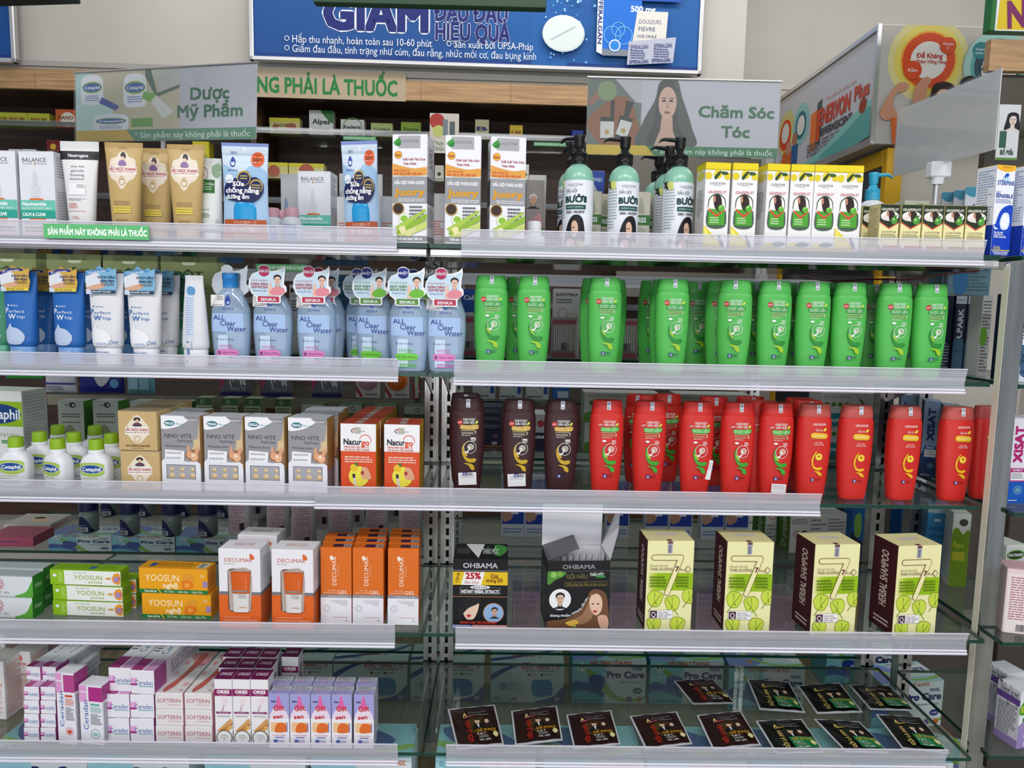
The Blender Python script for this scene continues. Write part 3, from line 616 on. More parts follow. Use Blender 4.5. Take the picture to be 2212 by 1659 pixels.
# ------------------------------------------------------------------ category signs in clear holders
def sign(name, tl, tr, br, bl, Yl, Yr, art, label, back='#a9adb5', ax=1):
    a = onY(*bl, Yl); b = onY(*br, Yr); c = onY(*tl, Yl); w = (b-a).length; h = c.z-a.z
    r = empty(name); r.location = a; ang = math.atan2(b.y-a.y, b.x-a.x); r.rotation_euler = (0, -math.asin((b.z-a.z)/w), ang); tag(r, label, 'sign')
    mb = MB(); mb.box(0, 0, 0, w, .0012, h, M('#d4d8d8'), 0, {'B': M(back)}); Art(mb, lambda x, y, o: (x, -o, y), w, h, step=.00002).draw(art); mb.obj('printed_card', r)
    mb = MB(); HP = special('holder_acrylic', '#ffffff', .05); clearize(HP.node_tree, HP.node_tree.nodes['Principled BSDF'], (1, 1, 1), .97, .04, (.97, .97, .97))
    mb.box(-.002, -.0032, -.002, w+.002, -.0026, h+.003, HP); mb.obj('clear_sleeve', r)
    mb = MB(); mb.box(-.002, -.004, h+.001, w+.002, .002, h+.003, ALU); mb.box(w/2-.004, .002, -.16, w/2+.004, .006, .02, ALU); mb.obj('holder_edge', r)
    return r, w, h
G1 = '#2f6a4c'
def cet(c='#1f5aa0'): return [Sm([(.1, .12), (.5, .02), (.9, .12), (.97, .5), (.92, .92), (.5, .98), (.08, .92), (.03, .5)], '#dfe4ea'), E(.5, .42, .42, '#8fb54a', .19), E(.5, .42, .4, c, .14), T('Cetaphil', .5, .42, .1, WH, .66, b=2), L(.2, .66, .8, .86, 3, '#5a78b0')]
sign('category_sign', (165, 160), (556, 136), (553, 300), (165, 306), 1.62, 1.46, [
    R(0, 0, .4, .85, '#a9ccc8'), E(.13, .72, .17, '#b9dcd4', .38), Pg([(.1, .0), (.62, .0), (.62, .85), (.28, .85)], '#bcb99c'), Pg([(.44, 0), (.72, 0), (.5, .35)], '#b9c0b6'), Pg([(.41, 0), (.44, 0), (.475, .33), (.63, .2), (.63, .24), (.47, .39), (.41, .1)], '#4d6e5c'),
    sub(cet(), .28, .03, .14, .5), sub(cet(), .03, .02, .14, .46), Pg([(.16, .36), (.26, .5), (.24, .56), (.14, .44)], '#2b4a9c'), sub(cet(), .1, .6, .22, .26), R(.33, .68, .45, .8, '#5f9a3c'), Pg([(.4, .3), (.48, .36), (.44, .45), (.39, .4)], '#6fae42'), Pg([(.47, .36), (.57, .6), (.51, .7), (.44, .45)], '#cfd6cc'),
    R(.6, 0, 1, .85, '#b6bac2'), T('Dược', .76, .36, .17, G1, .2, b=3), T('Mỹ Phẩm', .76, .6, .17, G1, .34, b=3), R(0, .84, 1, 1, '#4f8a6c'), Pg([(0, .84), (.3, .84), (.35, 1), (0, 1)], '#c9ac3a'), T('* Sản phẩm này không phải là thuốc', .66, .92, .085, '#dbe8df', .62)], 'skin care category sign with photographed lotion bottles above the gold tubes')
hair = [Sm([(.5, -.02), (.6, .0), (.66, .25), (.78, .7), (.8, 1.0), (.18, 1.0), (.24, .62), (.36, .3), (.4, .05)], '#4a5650', 6), Sm([(.5, -.02), (.56, .03), (.6, .3), (.62, .6), (.7, 1.0), (.3, 1.0), (.36, .6), (.38, .25), (.42, .04)], '#39423e', 6), Pg([(.44, .55), (.56, .55), (.57, .75), (.64, 1), (.36, 1), (.43, .75)], '#c2a292'),
        E(.5, .34, .1, '#cbab9a', .24), E(.46, .31, .022, '#3b302c', .018), E(.54, .31, .022, '#3b302c', .018), R(.43, .265, .485, .278, '#3b302c'), R(.515, .265, .57, .278, '#3b302c'), Pg([(.495, .32), (.505, .32), (.518, .42), (.482, .42)], '#b08f80'), E(.5, .485, .035, '#8f4f4c', .02)]
sign('category_sign', (1270, 169), (1686, 180), (1678, 342), (1266, 333), 1.5, 1.5, [
    R(0, 0, .3, .88, '#66736d'), Sm([(.0, .55), (.2, .22), (.28, .9), (.1, .9)], '#8a5a38', 4), Pg([(0, .3), (.1, .05), (.12, .12), (.02, .36)], '#9a6a5a'), E(.1, .16, .05, '#7f9a6c'), Pg([(.14, 0), (.3, 0), (.4, .35), (.25, .3)], '#b2b7ba'), R(.28, 0, 1, .88, '#b8bcc6'),
    R(.07, .5, .14, .8, '#1f2a28'), R(.12, .28, .14, .5, '#1f2a28'), R(.07, .56, .14, .78, '#cdd2cf'), Pg([(.17, .47), (.24, .52), (.21, .84), (.145, .78)], '#1f2a28'), Pg([(.2, .28), (.24, .3), (.215, .5), (.19, .5)], '#1f2a28'), Pg([(.175, .53), (.235, .57), (.21, .78), (.15, .72)], '#cdd2cf'), E(.105, .7, .013, '#b9a05a'), E(.19, .68, .013, '#b9a05a'),
    ('G', hair, .18, 0, .47, .88), T('Chăm Sóc', .775, .4, .15, G1, .39, b=3), T('Tóc', .775, .66, .15, G1, .145, b=3), R(0, .87, 1, 1, '#2f7a4f'), Pg([(0, .87), (.31, .87), (.355, 1), (0, 1)], '#d0b52e'), T('* Sản phẩm này không phải là thuốc', .665, .935, .07, '#dfeee4', .62)], 'hair care category sign with a long haired woman above the pump bottles')
# the third sign is seen from its plain back
a = onY(1929, 382, 1.62); b = onY(2150, 311, 1.36)
r, w_, h_ = sign('category_sign', (1955, 239), (2182, 129), (2150, 311), (1929, 382), 1.62, 1.33, [], 'plain grey back of a category sign on a rod at the right')
for o in r.children:
    if o.name.startswith('holder_edge'): bpy.data.objects.remove(o)
r.rotation_euler[1] = 0
r2 = empty('sign_stand'); q = onY(2019, 420, 1.47); r2.location = (Xat(2019, 1.47, EYE.z+.2), 1.47, Z[1]); tag(r2, 'steel rod with a white plastic clamp holding the plain backed sign', 'stand')
mb = MB(); z1 = onY(2019, 392, 1.47).z-Z[1]; z2 = onY(2019, 350, 1.47).z-Z[1]
mb.tube((0, 0, 0), (0, 0, z1), .0052, ALU, 14); mb.obj('rod', r2)
mb = MB(); mb.box(-.018, -.012, z1+.006, .022, .012, z2, M('#dfe2e6', 's'), .003); mb.loft(srings([(z1-.006, .011, .009, 3, 0), (z1+.004, .012, .01, 3, 0), (z1+.01, .016, .011, 4, 0)], 16), M('#dfe2e6', 's')); mb.obj('clamp', r2)
mb = MB(); mb.box(-.03, -.02, 0, .03, .02, .003, ALU, .001); mb.obj('foot', r2)
# ------------------------------------------------------------------ builders for bottles, tubes, pouches
def surf(prof, cy, lift=0):
    def S(x, y, o):
        p = prof[0]; q = prof[-1]
        for i in range(len(prof)-1):
            if prof[i][0] <= y <= prof[i+1][0]: p, q = prof[i], prof[i+1]; break
        t = 0 if q[0] == p[0] else min(1, max(0, (y-p[0])/(q[0]-p[0])))
        a, b, e = (p[j]+(q[j]-p[j])*t for j in (1, 2, 3)); u = min(.995, abs(x/a))
        return (x, cy-b*(1-u**e)**(1/e)-o-lift, y)
    return S
def seal(parent, S, x, y, w=.007, h=.015):
    mb = MB(); Art(mb, lambda a, b, o: S(a-w/2+x, b+y, o+.0002), w, h, fine=.004).draw([R(0, 0, 1, 1, '#d6d9e2'), B(.2, .1, .8, .9, '#4b5570', 5)]); mb.obj('seal_sticker', parent)
def newstar(u, v, r, c='#c4242c', s=1):
    pts = []
    for i in range(28):
        q = r*(1 if i % 2 else .86); pts.append((u+q*math.cos(i*math.pi/14), v+q*ASP*math.sin(i*math.pi/14)))
    return [Pg(pts, c), T('NEW', u, v, r*ASP*.62, '#f6e9e6', r*1.5, r=8)]
ASP = .34
def shampoo_art(main, band, bandtxt, sw, sw2, num='3', cond=False):
    W = '#f1f3ee'
    if cond:
        return [R(.36, .195, .74, .215, '#f3d9d4'), R(.368, .198, .732, .212, main), T('HERBAL CONDITIONER', .55, .205, .011, W, .34), T('DẦU XẢ', .54, .265, .022, W, .2), Sm([(.66, .275), (.7, .245), (.76, .245), (.74, .27)], '#f0dc4a', 3),
                Sm([(.33, .298), (.5, .292), (.78, .305), (.78, .35), (.6, .352), (.33, .345)], '#efbd1e', 3), T('THÁI DƯƠNG 3+', .56, .323, .022, '#f8eeb0', .4, b=2), R(.33, .355, .76, .359, '#b08a3a'), T('Suôn mềm', .55, .395, .014, W, .22), T('Óng ả tự nhiên', .55, .415, .014, W, .3),
                Sm([(.5, .5), (.42, .56), (.42, .63), (.52, .66), (.67, .655), (.68, .675), (.56, .69), (.42, .665), (.36, .6), (.39, .54), (.48, .49)], '#efbd1e', 3), E(.57, .545, .105, '#f2d23c'), E(.575, .54, .03, '#c4242c'), Sm([(.44, .7), (.58, .7), (.68, .725), (.69, .75), (.6, .74), (.52, .712)], '#efbd1e', 3),
                R(.38, .775, .47, .808, '#26328c'), T('Q', .425, .79, .022, W, .05, b=2), L(.5, .778, .66, .806, 3, '#7a1512')]
    st = '#6fd07c' if main == '#55bb55' else main
    return [R(.37, .205, .73, .225, '#d8e8d8'), R(.376, .208, .724, .222, main), T('HERBAL SHAMPOO', .55, .215, .011, W, .32)] + newstar(.285, .247, .085) + [
        T('DẦU GỘI', .545, .246, .024, W, .31, b=2), Sm([(.72, .258), (.76, .232), (.81, .23), (.8, .252)], '#cfe05a', 3), Sm([(.31, .272), (.5, .276), (.8, .268), (.81, .312), (.6, .322), (.31, .316)], band, 3), T('DƯỢC LIỆU', .555, .296, .03, bandtxt, .46, b=1),
        R(.31, .328, .74, .333, '#cfc79a'), T('THÁI DƯƠNG', .5, .356, .021, '#bfb48a' if main != '#3b1d20' else '#cfc5b2', .35, b=2), T(num, .735, .352, .03, '#d8d0b0', .05, b=2), T('Mềm Mượt Tóc', .47, .379, .012, W, .26),
        E(.4, .416, .06, W, .011) if num == '3' else L(.6, .4, .76, .43, 3, W), L(.62, .405, .75, .445, 3, W),
        Sm([(.56, .43), (.43, .48), (.4, .54), (.46, .6), (.58, .625), (.73, .622), (.77, .64), (.7, .665), (.52, .66), (.4, .61), (.35, .54), (.39, .48)], sw, 4), Sm([(.47, .56), (.52, .6), (.44, .585), (.38, .54)], sw2, 3),
        Rg(.585, .505, .185, W, .06), Rg(.585, .505, .04, W, .9)] + [Pg([(.605+.09*math.cos(a)*.25, .5+.03*math.sin(a)*.25), (.605+.1*math.cos(a+.13), .5+.034*math.sin(a+.13)), (.605+.1*math.cos(a-.13), .5+.034*math.sin(a-.13))], W) for a in [i*math.pi/7 for i in range(14)]] + [
        E(.607, .5, .02, '#e6c43a'), Sm([(.44, .555), (.52, .54), (.58, .51), (.56, .54), (.5, .566)], W, 3), Sm([(.41, .672), (.56, .672), (.68, .69), (.72, .72), (.71, .745), (.62, .735), (.55, .695)], sw2 if main == '#55bb55' else sw, 4),
        R(.39, .768, .5, .802, '#26328c'), T('Q', .445, .786, .022, W, .055, b=2), L(.51, .77, .68, .8, 3, '#16324a' if main == '#55bb55' else '#2a0d10')]
def shampoo(name, main, art, H=.182, Wd=.0645, capc=None):
    r = empty(name); r['category'] = 'bottle'; D = .019; cy = D; s = Wd/2
    pr = [(0, s*.70, D*.7, 2.6, cy), (.0015, s*.76, D*.78, 2.6, cy), (H*.05, s*.8, D*.84, 2.6, cy), (H*.2, s*.88, D*.92, 2.6, cy), (H*.4, s*.97, D, 2.6, cy), (H*.52, s*1.0, D, 2.6, cy), (H*.7, s*1.0, D, 2.6, cy), (H*.815, s*.985, D*.97, 2.6, cy), (H*.842, s*.96, D*.94, 2.6, cy), (H*.862, s*.915, D*.86, 2.6, cy), (H*.872, s*.91, D*.85, 2.6, cy)]
    mb = MB(); mb.loft(srings(pr), M(main, 's')); bo_ = mb.obj('body', r)
    cp = [(H*.8715, s*.925, D*.87, 2.6, cy), (H*.876, s*.935, D*.88, 2.6, cy), (H*.94, s*.895, D*.84, 2.6, cy), (H*.985, s*.85, D*.79, 2.6, cy), (H*.996, s*.825, D*.76, 2.6, cy), (H, s*.79, D*.72, 2.6, cy)]
    mb = MB(); mb.loft(srings(cp), M(capc or main, 's'))
    SC_ = surf([p[:4] for p in cp], cy); w_ = s*1.7
    Art(mb, lambda x, y, o: SC_(x-w_/2, H*.872+y, o), w_, H*.125, 's', fine=.006).draw([Sm([(.38, .22), (.62, .22), (.58, .33), (.5, .37), (.42, .33)], '#2f8f3c' if main == '#55bb55' else '#241013' if main == '#3b1d20' else '#a81a1c', 3)])
    cp_ = mb.obj('cap', r)
    mb = MB(); S0 = surf([p[:4] for p in pr], cy); Art(mb, lambda x, y, o: S0(x-s, y, o), 2*s, H, 's', fine=.007).draw(art); mb.obj('printed_label', bo_)
    seal(cp_, SC_, .001, H-.0165, .0075, .0155); return r
def pump_bottle(name, col, label, Wd=.055, HB=.142, lw=WH, capc='#101113', head=1):
    r = empty(name); r['category'] = 'bottle'; s = Wd/2; cy = s
    pr = [(0, s*.9, s*.9, 2, cy), (.004, s, s, 2, cy), (HB*.82, s, s, 2, cy), (HB*.88, s*.95, s*.95, 2, cy), (HB*.93, s*.82, s*.82, 2, cy), (HB*.965, s*.62, s*.62, 2, cy), (HB*.985, s*.44, s*.44, 2, cy), (HB, s*.4, s*.4, 2, cy)]
    mb = MB(); mb.loft(srings(pr, 32), M(col, 'g')); bo_ = mb.obj('body', r)
    lp = [(.006, s+.0003, s+.0003, 2, cy), (HB*.79, s+.0003, s+.0003, 2, cy)]
    mb = MB(); mb.loft(srings(lp, 32), M(lw), (False, False)); S0 = surf([p[:4] for p in lp], cy)
    Art(mb, lambda x, y, o: S0(x-s, y, o), 2*s, HB*.8, fine=.005).draw(label); mb.obj('wrap_label', bo_)
    mb = MB(); k = M(capc, 'g'); z = HB
    mb.loft(srings([(z-.001, s*.52, s*.52, 2, cy), (z+.002, s*.54, s*.54, 2, cy), (z+.019, s*.52, s*.52, 2, cy), (z+.02, s*.36, s*.36, 2, cy), (z+.026, s*.3, s*.3, 2, cy)], 24), k)
    for i in range(5): mb.loft(srings([(z+.004+i*.003, s*.553, s*.553, 2, cy), (z+.0055+i*.003, s*.553, s*.553, 2, cy)], 24), k)
    mb.obj('pump_collar', r)
    mb = MB(); mb.loft(srings([(z+.026, s*.22, s*.22, 2, cy), (z+.032, s*.34, s*.34, 2, cy), (z+.045, s*.36, s*.36, 2, cy), (z+.047, s*.4, s*.4, 2, cy), (z+.05, s*.36, s*.36, 2, cy)], 20), k)
    mb.loft([[(x, cy+ry*math.cos(t), zc+rz*math.sin(t)) for t in [math.pi*2*i/10 for i in range(10)]] for x, zc, ry, rz in ((s*.1, z+.045, .006, .004), (-s*.6, z+.046, .0058, .0036), (-s*1.05, z+.047, .005, .003), (-s*1.3, z+.045, .0042, .0026), (-s*1.42, z+.041, .003, .002))], k)
    mb.obj('pump_head', r); return r
def tube(name, cols, wt, wb, h, art, capc, caph=.018, cw=.8, extra=None, cat='tube', k='s', crimp=.01):
    """cosmetic tube standing on its cap: oval base, flat crimped top"""
    r = empty(name); r['category'] = cat; D = wb*.32; cy = D
    pr = [(caph-.001, wb*cw*.5, D*.8, 2.2, cy), (caph, wb*.44, D*.88, 2.2, cy), (caph+.004, wb*.49, D*.97, 2.3, cy), (caph+.01, wb*.5, D, 2.3, cy), (caph+(h-caph)*.3, wb*.5+(wt-wb)*.12, D*.93, 2.3, cy), (caph+(h-caph)*.6, wb*.5+(wt-wb)*.28, D*.66, 2.5, cy),
          (h-crimp*2, wt*.5-(wt-wb)*.06, D*.26, 3, cy), (h-crimp, wt*.5, .0014, 5, cy), (h, wt*.5, .0012, 6, cy)]
    mb = MB(); mb.loft(srings(pr, 32), M(cols, k)); W = max(wt, wb); S0 = surf([p[:4] for p in pr], cy)
    Art(mb, lambda x, y, o: S0(x-W/2, y, o), W, h, k, fine=.006).draw(art)
    for i in range(int(W/.0016)):
        x = -wt/2+.0012+i*.0016
        if x < wt/2-.001: mb.box(x, cy-.0018, h-crimp*.85, x+.0006, cy-.0012, h-.001, M(cols, k))
    mb.obj('body', r)
    mb = MB(); mb.loft(srings([(0, wb*cw*.5, D*.82, 2.2, cy), (caph*.97, wb*cw*.53, D*.88, 2.2, cy), (caph, wb*cw*.5, D*.82, 2.2, cy)], 28), M(capc, k)); mb.obj('cap', r)
    if extra: extra(r, cy, h, wt)
    return r
def plate(mb, pts, y0, t, m, X=lambda u: u, Zf=lambda v: v):
    n = len(pts); vs = [(X(p[0]), y0, Zf(p[1])) for p in pts]+[(X(p[0]), y0+t, Zf(p[1])) for p in pts]
    tr = tessellate_polygon([[Vector((p[0], p[1], 0)) for p in pts]]); fs = []
    for a, b, c in tr:
        A, Bb, C_ = vs[a], vs[b], vs[c]; s = (Bb[0]-A[0])*(C_[2]-A[2])-(C_[0]-A[0])*(Bb[2]-A[2])
        f = [a, b, c] if s > 0 else [c, b, a]; fs.append(f); fs.append([i+n for i in f[::-1]])
    fs += [[i, (i+1) % n, (i+1) % n+n, i+n] for i in range(n)]
    mb.add(vs, fs, m)
def card(name, parent, pts, w, h, x0, z0, y0, col, art, back=None, k='p', t=.0007):
    """die cut card, pts in face units"""
    mb = MB(); plate(mb, pts, y0, t, M(col, k), lambda u: x0+u*w, lambda v: z0+(1-v)*h)
    if back: plate(mb, pts, y0+t, .0002, M(back, 'm'), lambda u: x0+u*w, lambda v: z0+(1-v)*h)
    Art(mb, lambda x, y, o: (x0+x, y0-o, z0+y), w, h, k).draw(art); return mb.obj(name, parent)
# ------------------------------------------------------------------ artwork
DK = '#3a3a44'
balance = [T('BALANCE', .45, .095, .05, '#3b3a40', .68), Pg([(.43, .155), (.46, .11), (.49, .155)], '#b9966a'), T('ACTIVE', .25, .14, .018, '#77777c', .26), T('FORMULA', .66, .14, .018, '#77777c', .3),
           Sm([(.4, .26), (.45, .225), (.5, .26), (.5, .38), (.4, .38)], '#d3d4db', 4), R(.37, .39, .53, .42, '#cfd0d8'), R(.32, .41, .58, .53, '#d7d8df'), Sm([(.28, .6), (.3, .55), (.6, .55), (.68, .6), (.7, .99), (.27, .99)], '#d9763c', 3), R(0, .57, 1, .69, '#6cc2b0'), R(0, .69, 1, .785, '#2fa392'),
           T('Niacinamide', .06, .612, .043, '#f2faf6', .68, 'l', b=3), T('BLEMISH RECOVERY SERUM', .06, .665, .022, '#d8f2ea', .84, 'l', b=2), T('CALM & CLEAR', .06, .737, .04, '#f6fffb', .66, 'l', b=3), R(.08, .8, .92, 1, '#ecd8d2'), L(.08, .81, .7, .86, 2, '#8fb0a8'), L(.12, .88, .9, .96, 2, '#6b5a5a')]
luck = lambda u, v, s, w, c='#5b6062': [T('LUCKYSTAR', u, v, s, c, w), T('PHARMACY', u, v+s*.9, s*.36, c, w*.5)]
juory = [R(.17, .01, .8, .125, '#a9aaae'), T('LUCKYSTAR', .5, .06, .026, '#55595c', .5), Sm([(.04, .07), (.2, .03), (.25, .08), (.2, .105), (.1, .1)], '#3f9a3e', 4), Sm([(.1, .09), (.22, .06), (.24, .09), (.17, .105)], '#2a7a34', 3), E(.17, .185, .11, '#c24a38'), E(.17, .185, .1, '#e6a93c'), T('New', .17, .187, .026, '#7a3a14', .16, b=2),
         T('Chiết Xuất Thảo Dược', .62, .225, .021, '#b0445a', .66, b=2), T('Thiên Nhiên', .5, .265, .021, '#b0445a', .37, b=2), Sm([(0, .265), (.3, .29), (.65, .31), (1, .3), (1, .37), (0, .37), (0, .3)], '#dfa04c', 3), T('Giảm Rụng Tóc', .05, .328, .02, '#c5362a', .45, 'l', b=2), T('Sạch Gàu & Nấm Hiệu Quả', .05, .357, .019, '#c5362a', .8, 'l', b=2),
         R(0, .385, 1, .63, '#97999d'), T('DẦU GỘI THẢO DƯỢC', .5, .44, .028, '#fafafa', .86, b=3), T('Juory', .5, .525, .065, '#d89a24', .86, b=4, ol=('#8a5c14', .7)), L(.18, .585, .95, .62, 2, '#dedfe3'), E(.18, .68, .17, '#c49a4c'), E(.18, .68, .145, '#3a2a22'), E(.35, .775, .16, '#c8d49a'), E(.35, .775, .15, '#e6eedc'),
         Sm([(.24, .78), (.3, .745), (.42, .75), (.46, .79), (.36, .81)], '#8fbf3c', 3), L(.5, .65, .9, .78, 4, '#5b5c66'), Pg([(.05, .86), (.95, .68), (.98, .7), (.2, .9)], '#a9c74e'), Pg([(.1, .9), (1, .72), (1, .78), (.2, .935)], '#8fb53a'), Pg([(.12, .93), (1, .79), (1, .86), (.4, .945)], '#c6d477'), Sm([(.2, .86), (.34, .84), (.4, .87), (.3, .92)], '#e8e2a8', 3),
         Sm([(.35, .9), (.6, .86), (.7, .88), (.5, .94)], '#dcd99a', 3), R(0, .935, 1, .982, '#8b8d91'), T('Thể tích thực 300 ml', .5, .96, .022, '#f6f6f6', .72, b=3)]
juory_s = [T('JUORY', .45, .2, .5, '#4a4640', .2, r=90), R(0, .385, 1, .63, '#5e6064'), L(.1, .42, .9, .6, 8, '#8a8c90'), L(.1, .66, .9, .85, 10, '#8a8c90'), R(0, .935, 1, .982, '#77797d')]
lem = lambda u, v, r: [E(u, v, r, '#d6c21c', None, 16), E(u, v, r*.86, '#f0e04a', None, 16), E(u, v, r*.74, '#e2cf28', None, 16)]
gf_top = [R(0, 0, 1, .075, '#ead51e'), R(0, .07, 1, .085, '#c7b21a')] + lem(.12, .15, .15) + lem(.5, .13, .17) + lem(.88, .15, .14) + [Sm([(.35, .16), (.55, .095), (.62, .1), (.56, .14), (.42, .19)], '#2f4a20', 3), Sm([(.6, .1), (.85, .1), (.9, .13), (.7, .135)], '#3a5a26', 3)]
gfmid = luck(.5, .235, .026, .62) + [T('GRAPEFRUIT', .5, .335, .034, '#c9605c', .74), Sm([(.14, .5), (.2, .4), (.5, .35), (.8, .4), (.86, .5), (.86, .73), (.14, .73)], '#4a5f4c', 4), Sm([(.17, .5), (.23, .41), (.5, .365), (.77, .41), (.83, .5), (.83, .55), (.17, .55)], '#f3efe9', 4), R(.17, .53, .83, .715, '#4ba32e'),
        Pg([(.17, .52), (.5, .595), (.83, .52), (.83, .545), (.5, .625), (.17, .545)], '#d84a36'), Sm([(.35, .38), (.6, .37), (.7, .45), (.68, .56), (.5, .54), (.4, .5)], '#2f201e', 4), Sm([(.35, .39), (.42, .38), (.44, .44), (.38, .45)], '#c88a70', 3), E(.68, .52, .13, '#5db33a'), E(.65, .5, .05, '#9ad870'), L(.24, .62, .6, .7, 3, '#cfe8b8')]
gfA = gf_top + gfmid + [Pg([(0, .72), (.5, .86), (.48, .95), (0, .88)], '#ead51e'), Pg([(.03, .74), (.3, .85), (.05, .86)], '#f4ea7c'), E(.3, .98, .42, '#d8bf1c', .13), E(.3, .98, .38, '#e9d63a', .11), Sm([(.6, .82), (.72, .86), (.85, .95), (.8, .97), (.66, .93)], '#2f4a2a', 3)]
gfB = gf_top + gfmid + lem(.2, .95, .2) + [R(0, .96, 1, 1, '#ead51e'), Sm([(.34, .92), (.6, .89), (.95, .91), (.8, .945), (.45, .95)], '#2f4a2a', 3)]
gside = [R(0, 0, 1, .075, '#d8c41c'), L(.2, .3, .8, .62, 14, '#8b8b88'), E(.5, .14, .4, '#cfc24a', .05)]
grape = [Pg([(0, 0), (1, 0), (1, .37), (.5, .5), (0, .37)], '#24331f'), Pg([(0, .35), (.5, .475), (1, .35), (1, .375), (.5, .505), (0, .375)], '#cf5340'), T('GRAPEFRUIT', .5, .1, .052, '#e6e6d2', .88, b=2), E(.5, .235, .46, '#f1ece6', .105), Sm([(.33, .16), (.6, .13), (.76, .2), (.72, .33), (.58, .36), (.46, .3)], '#33221f', 4), Sm([(.32, .17), (.42, .15), (.45, .24), (.36, .25)], '#c58c74', 3),
         Sm([(.05, .27), (.4, .24), (.46, .3), (.25, .33)], '#e8ddd8', 3), E(.74, .33, .17, '#4f9a3c'), E(.7, .3, .07, '#8fce6c'), Pg([(.66, .26), (.74, .2), (.8, .23), (.9, .2), (.84, .27)], '#3a7a34'), T('LUCKYSTAR', .5, .56, .045, '#6c6a58', .74), L(.1, .6, .9, .7, 3, '#8b8872'), R(0, .84, 1, .93, '#b5793c'), R(0, .93, 1, 1, '#5a5f52'), E(.15, .87, .1, '#e8d8d4')]
ster = [Sm([(0, 0), (1, 0), (1, .045), (.5, .07), (0, .04)], '#f2b52c', 4), T('PRÉVENTION', .55, .02, .018, '#5a4a1c', .5), E(.52, .15, .2, '#c4dcf2'), Sm([(.4, .125), (.48, .09), (.6, .085), (.66, .11), (.58, .12), (.55, .14), (.5, .12), (.43, .145)], '#1a4fb8', 3), T('STÉRIMAR', .52, .19, .05, '#17429c', .9, b=2), T('NEZ', .03, .3, .03, '#2c5ab4', .24, 'l'), T('SENSIBLE', .03, .335, .042, '#17429c', .92, 'l', b=2), L(.03, .37, .9, .42, 3, '#7d92c4'),
        Pg([(0, .66), (1, .58), (1, 1), (0, 1)], '#0f3fbe'), Sm([(.15, .64), (.35, .5), (.7, .44), (1, .46), (1, .7), (.7, .75), (.2, .72)], '#1546c4', 4), Sm([(.35, .62), (.5, .53), (.78, .53), (.88, .62), (.78, .7), (.5, .71), (.4, .68)], '#e3ecf8', 4), E(.62, .62, .18, '#f4f8fc', .07), Sm([(0, .65), (.15, .69), (.3, .7), (.1, .71)], '#e3ecf8', 3),
        T('Eau de mer', .08, .74, .024, WH, .5, 'l', b=3), T('microdiffusée', .08, .765, .02, WH, .5, 'l', b=2), T('100% naturelle', .08, .79, .024, WH, .66, 'l', b=3), T('Contenance', .1, .895, .014, '#d8cf8a', .32, 'l'), T('SOUFRE', .1, .918, .024, '#d8cf8a', .38, 'l', b=2), R(0, .938, 1, .948, '#e8d95c'), T('PHYSIOLOGIQUE', .5, .965, .018, WH, .82, b=3, r=0), T('ENFANTS & ADULTES', .52, .985, .015, WH, .7, b=2)]
def mega():
    return [R(0, 0, 1, .64, '#98979b'), Sm([(0, 0), (.75, 0), (.62, .09), (.35, .155), (0, .17)], '#f2f2f6', 4), Sm([(.6, 0), (1, 0), (1, .09), (.72, .05)], '#8b8a90', 3), Sm([(1, .02), (.96, .22), (.86, .37), (.66, .54), (.75, .6), (1, .62)], '#c9b18c', 4), R(.84, .31, 1, .43, '#d8bd92'),
            E(.22, .1, .14, '#17707c', .038), T('MEGA', .22, .101, .034, WH, .22, b=4), T('We care', .5, .105, .03, '#4aa0ac', .24), T('WHITENING', .8, .05, .018, '#e9e9ee', .28, b=2), T('NNO VITE', .44, .265, .056, '#4c4a50', .7, b=1), T('Aplicapz', .6, .325, .04, '#6a686e', .4), T('Whitening Serum', .36, .4, .03, '#5f5d63', .54),
            Sm([(.62, .54), (.7, .46), (1, .46), (1, .62), (.8, .6)], '#8f6b4c', 4), E(.73, .51, .085, '#e0a47c', .052), E(.85, .54, .1, '#e8b48c', .058), Sm([(.66, .45), (.7, .39), (.74, .41), (.73, .48)], '#dca280', 3), Sm([(.86, .48), (.93, .4), (.98, .43), (.93, .51)], '#dca280', 3), E(.82, .52, .04, '#f6dcc4', .025),
            Sm([(0, .61), (.3, .585), (.7, .61), (1, .635), (1, 1), (0, 1)], '#e6e7ee', 3), Pg([(.1, .45), (.6, .465), (.58, .605), (.09, .585)], '#f0f1f4'), L(.14, .48, .52, .51, 2, '#6b6b70'), L(.13, .55, .5, .58, 2, '#6b6b70'), R(.12, .65, .88, .845, '#77767c'), R(.14, .66, .86, .84, '#a9a8ae'), T('2x10 Softgel Capsules', .35, .93, .02, '#b5b5bd', .5)]
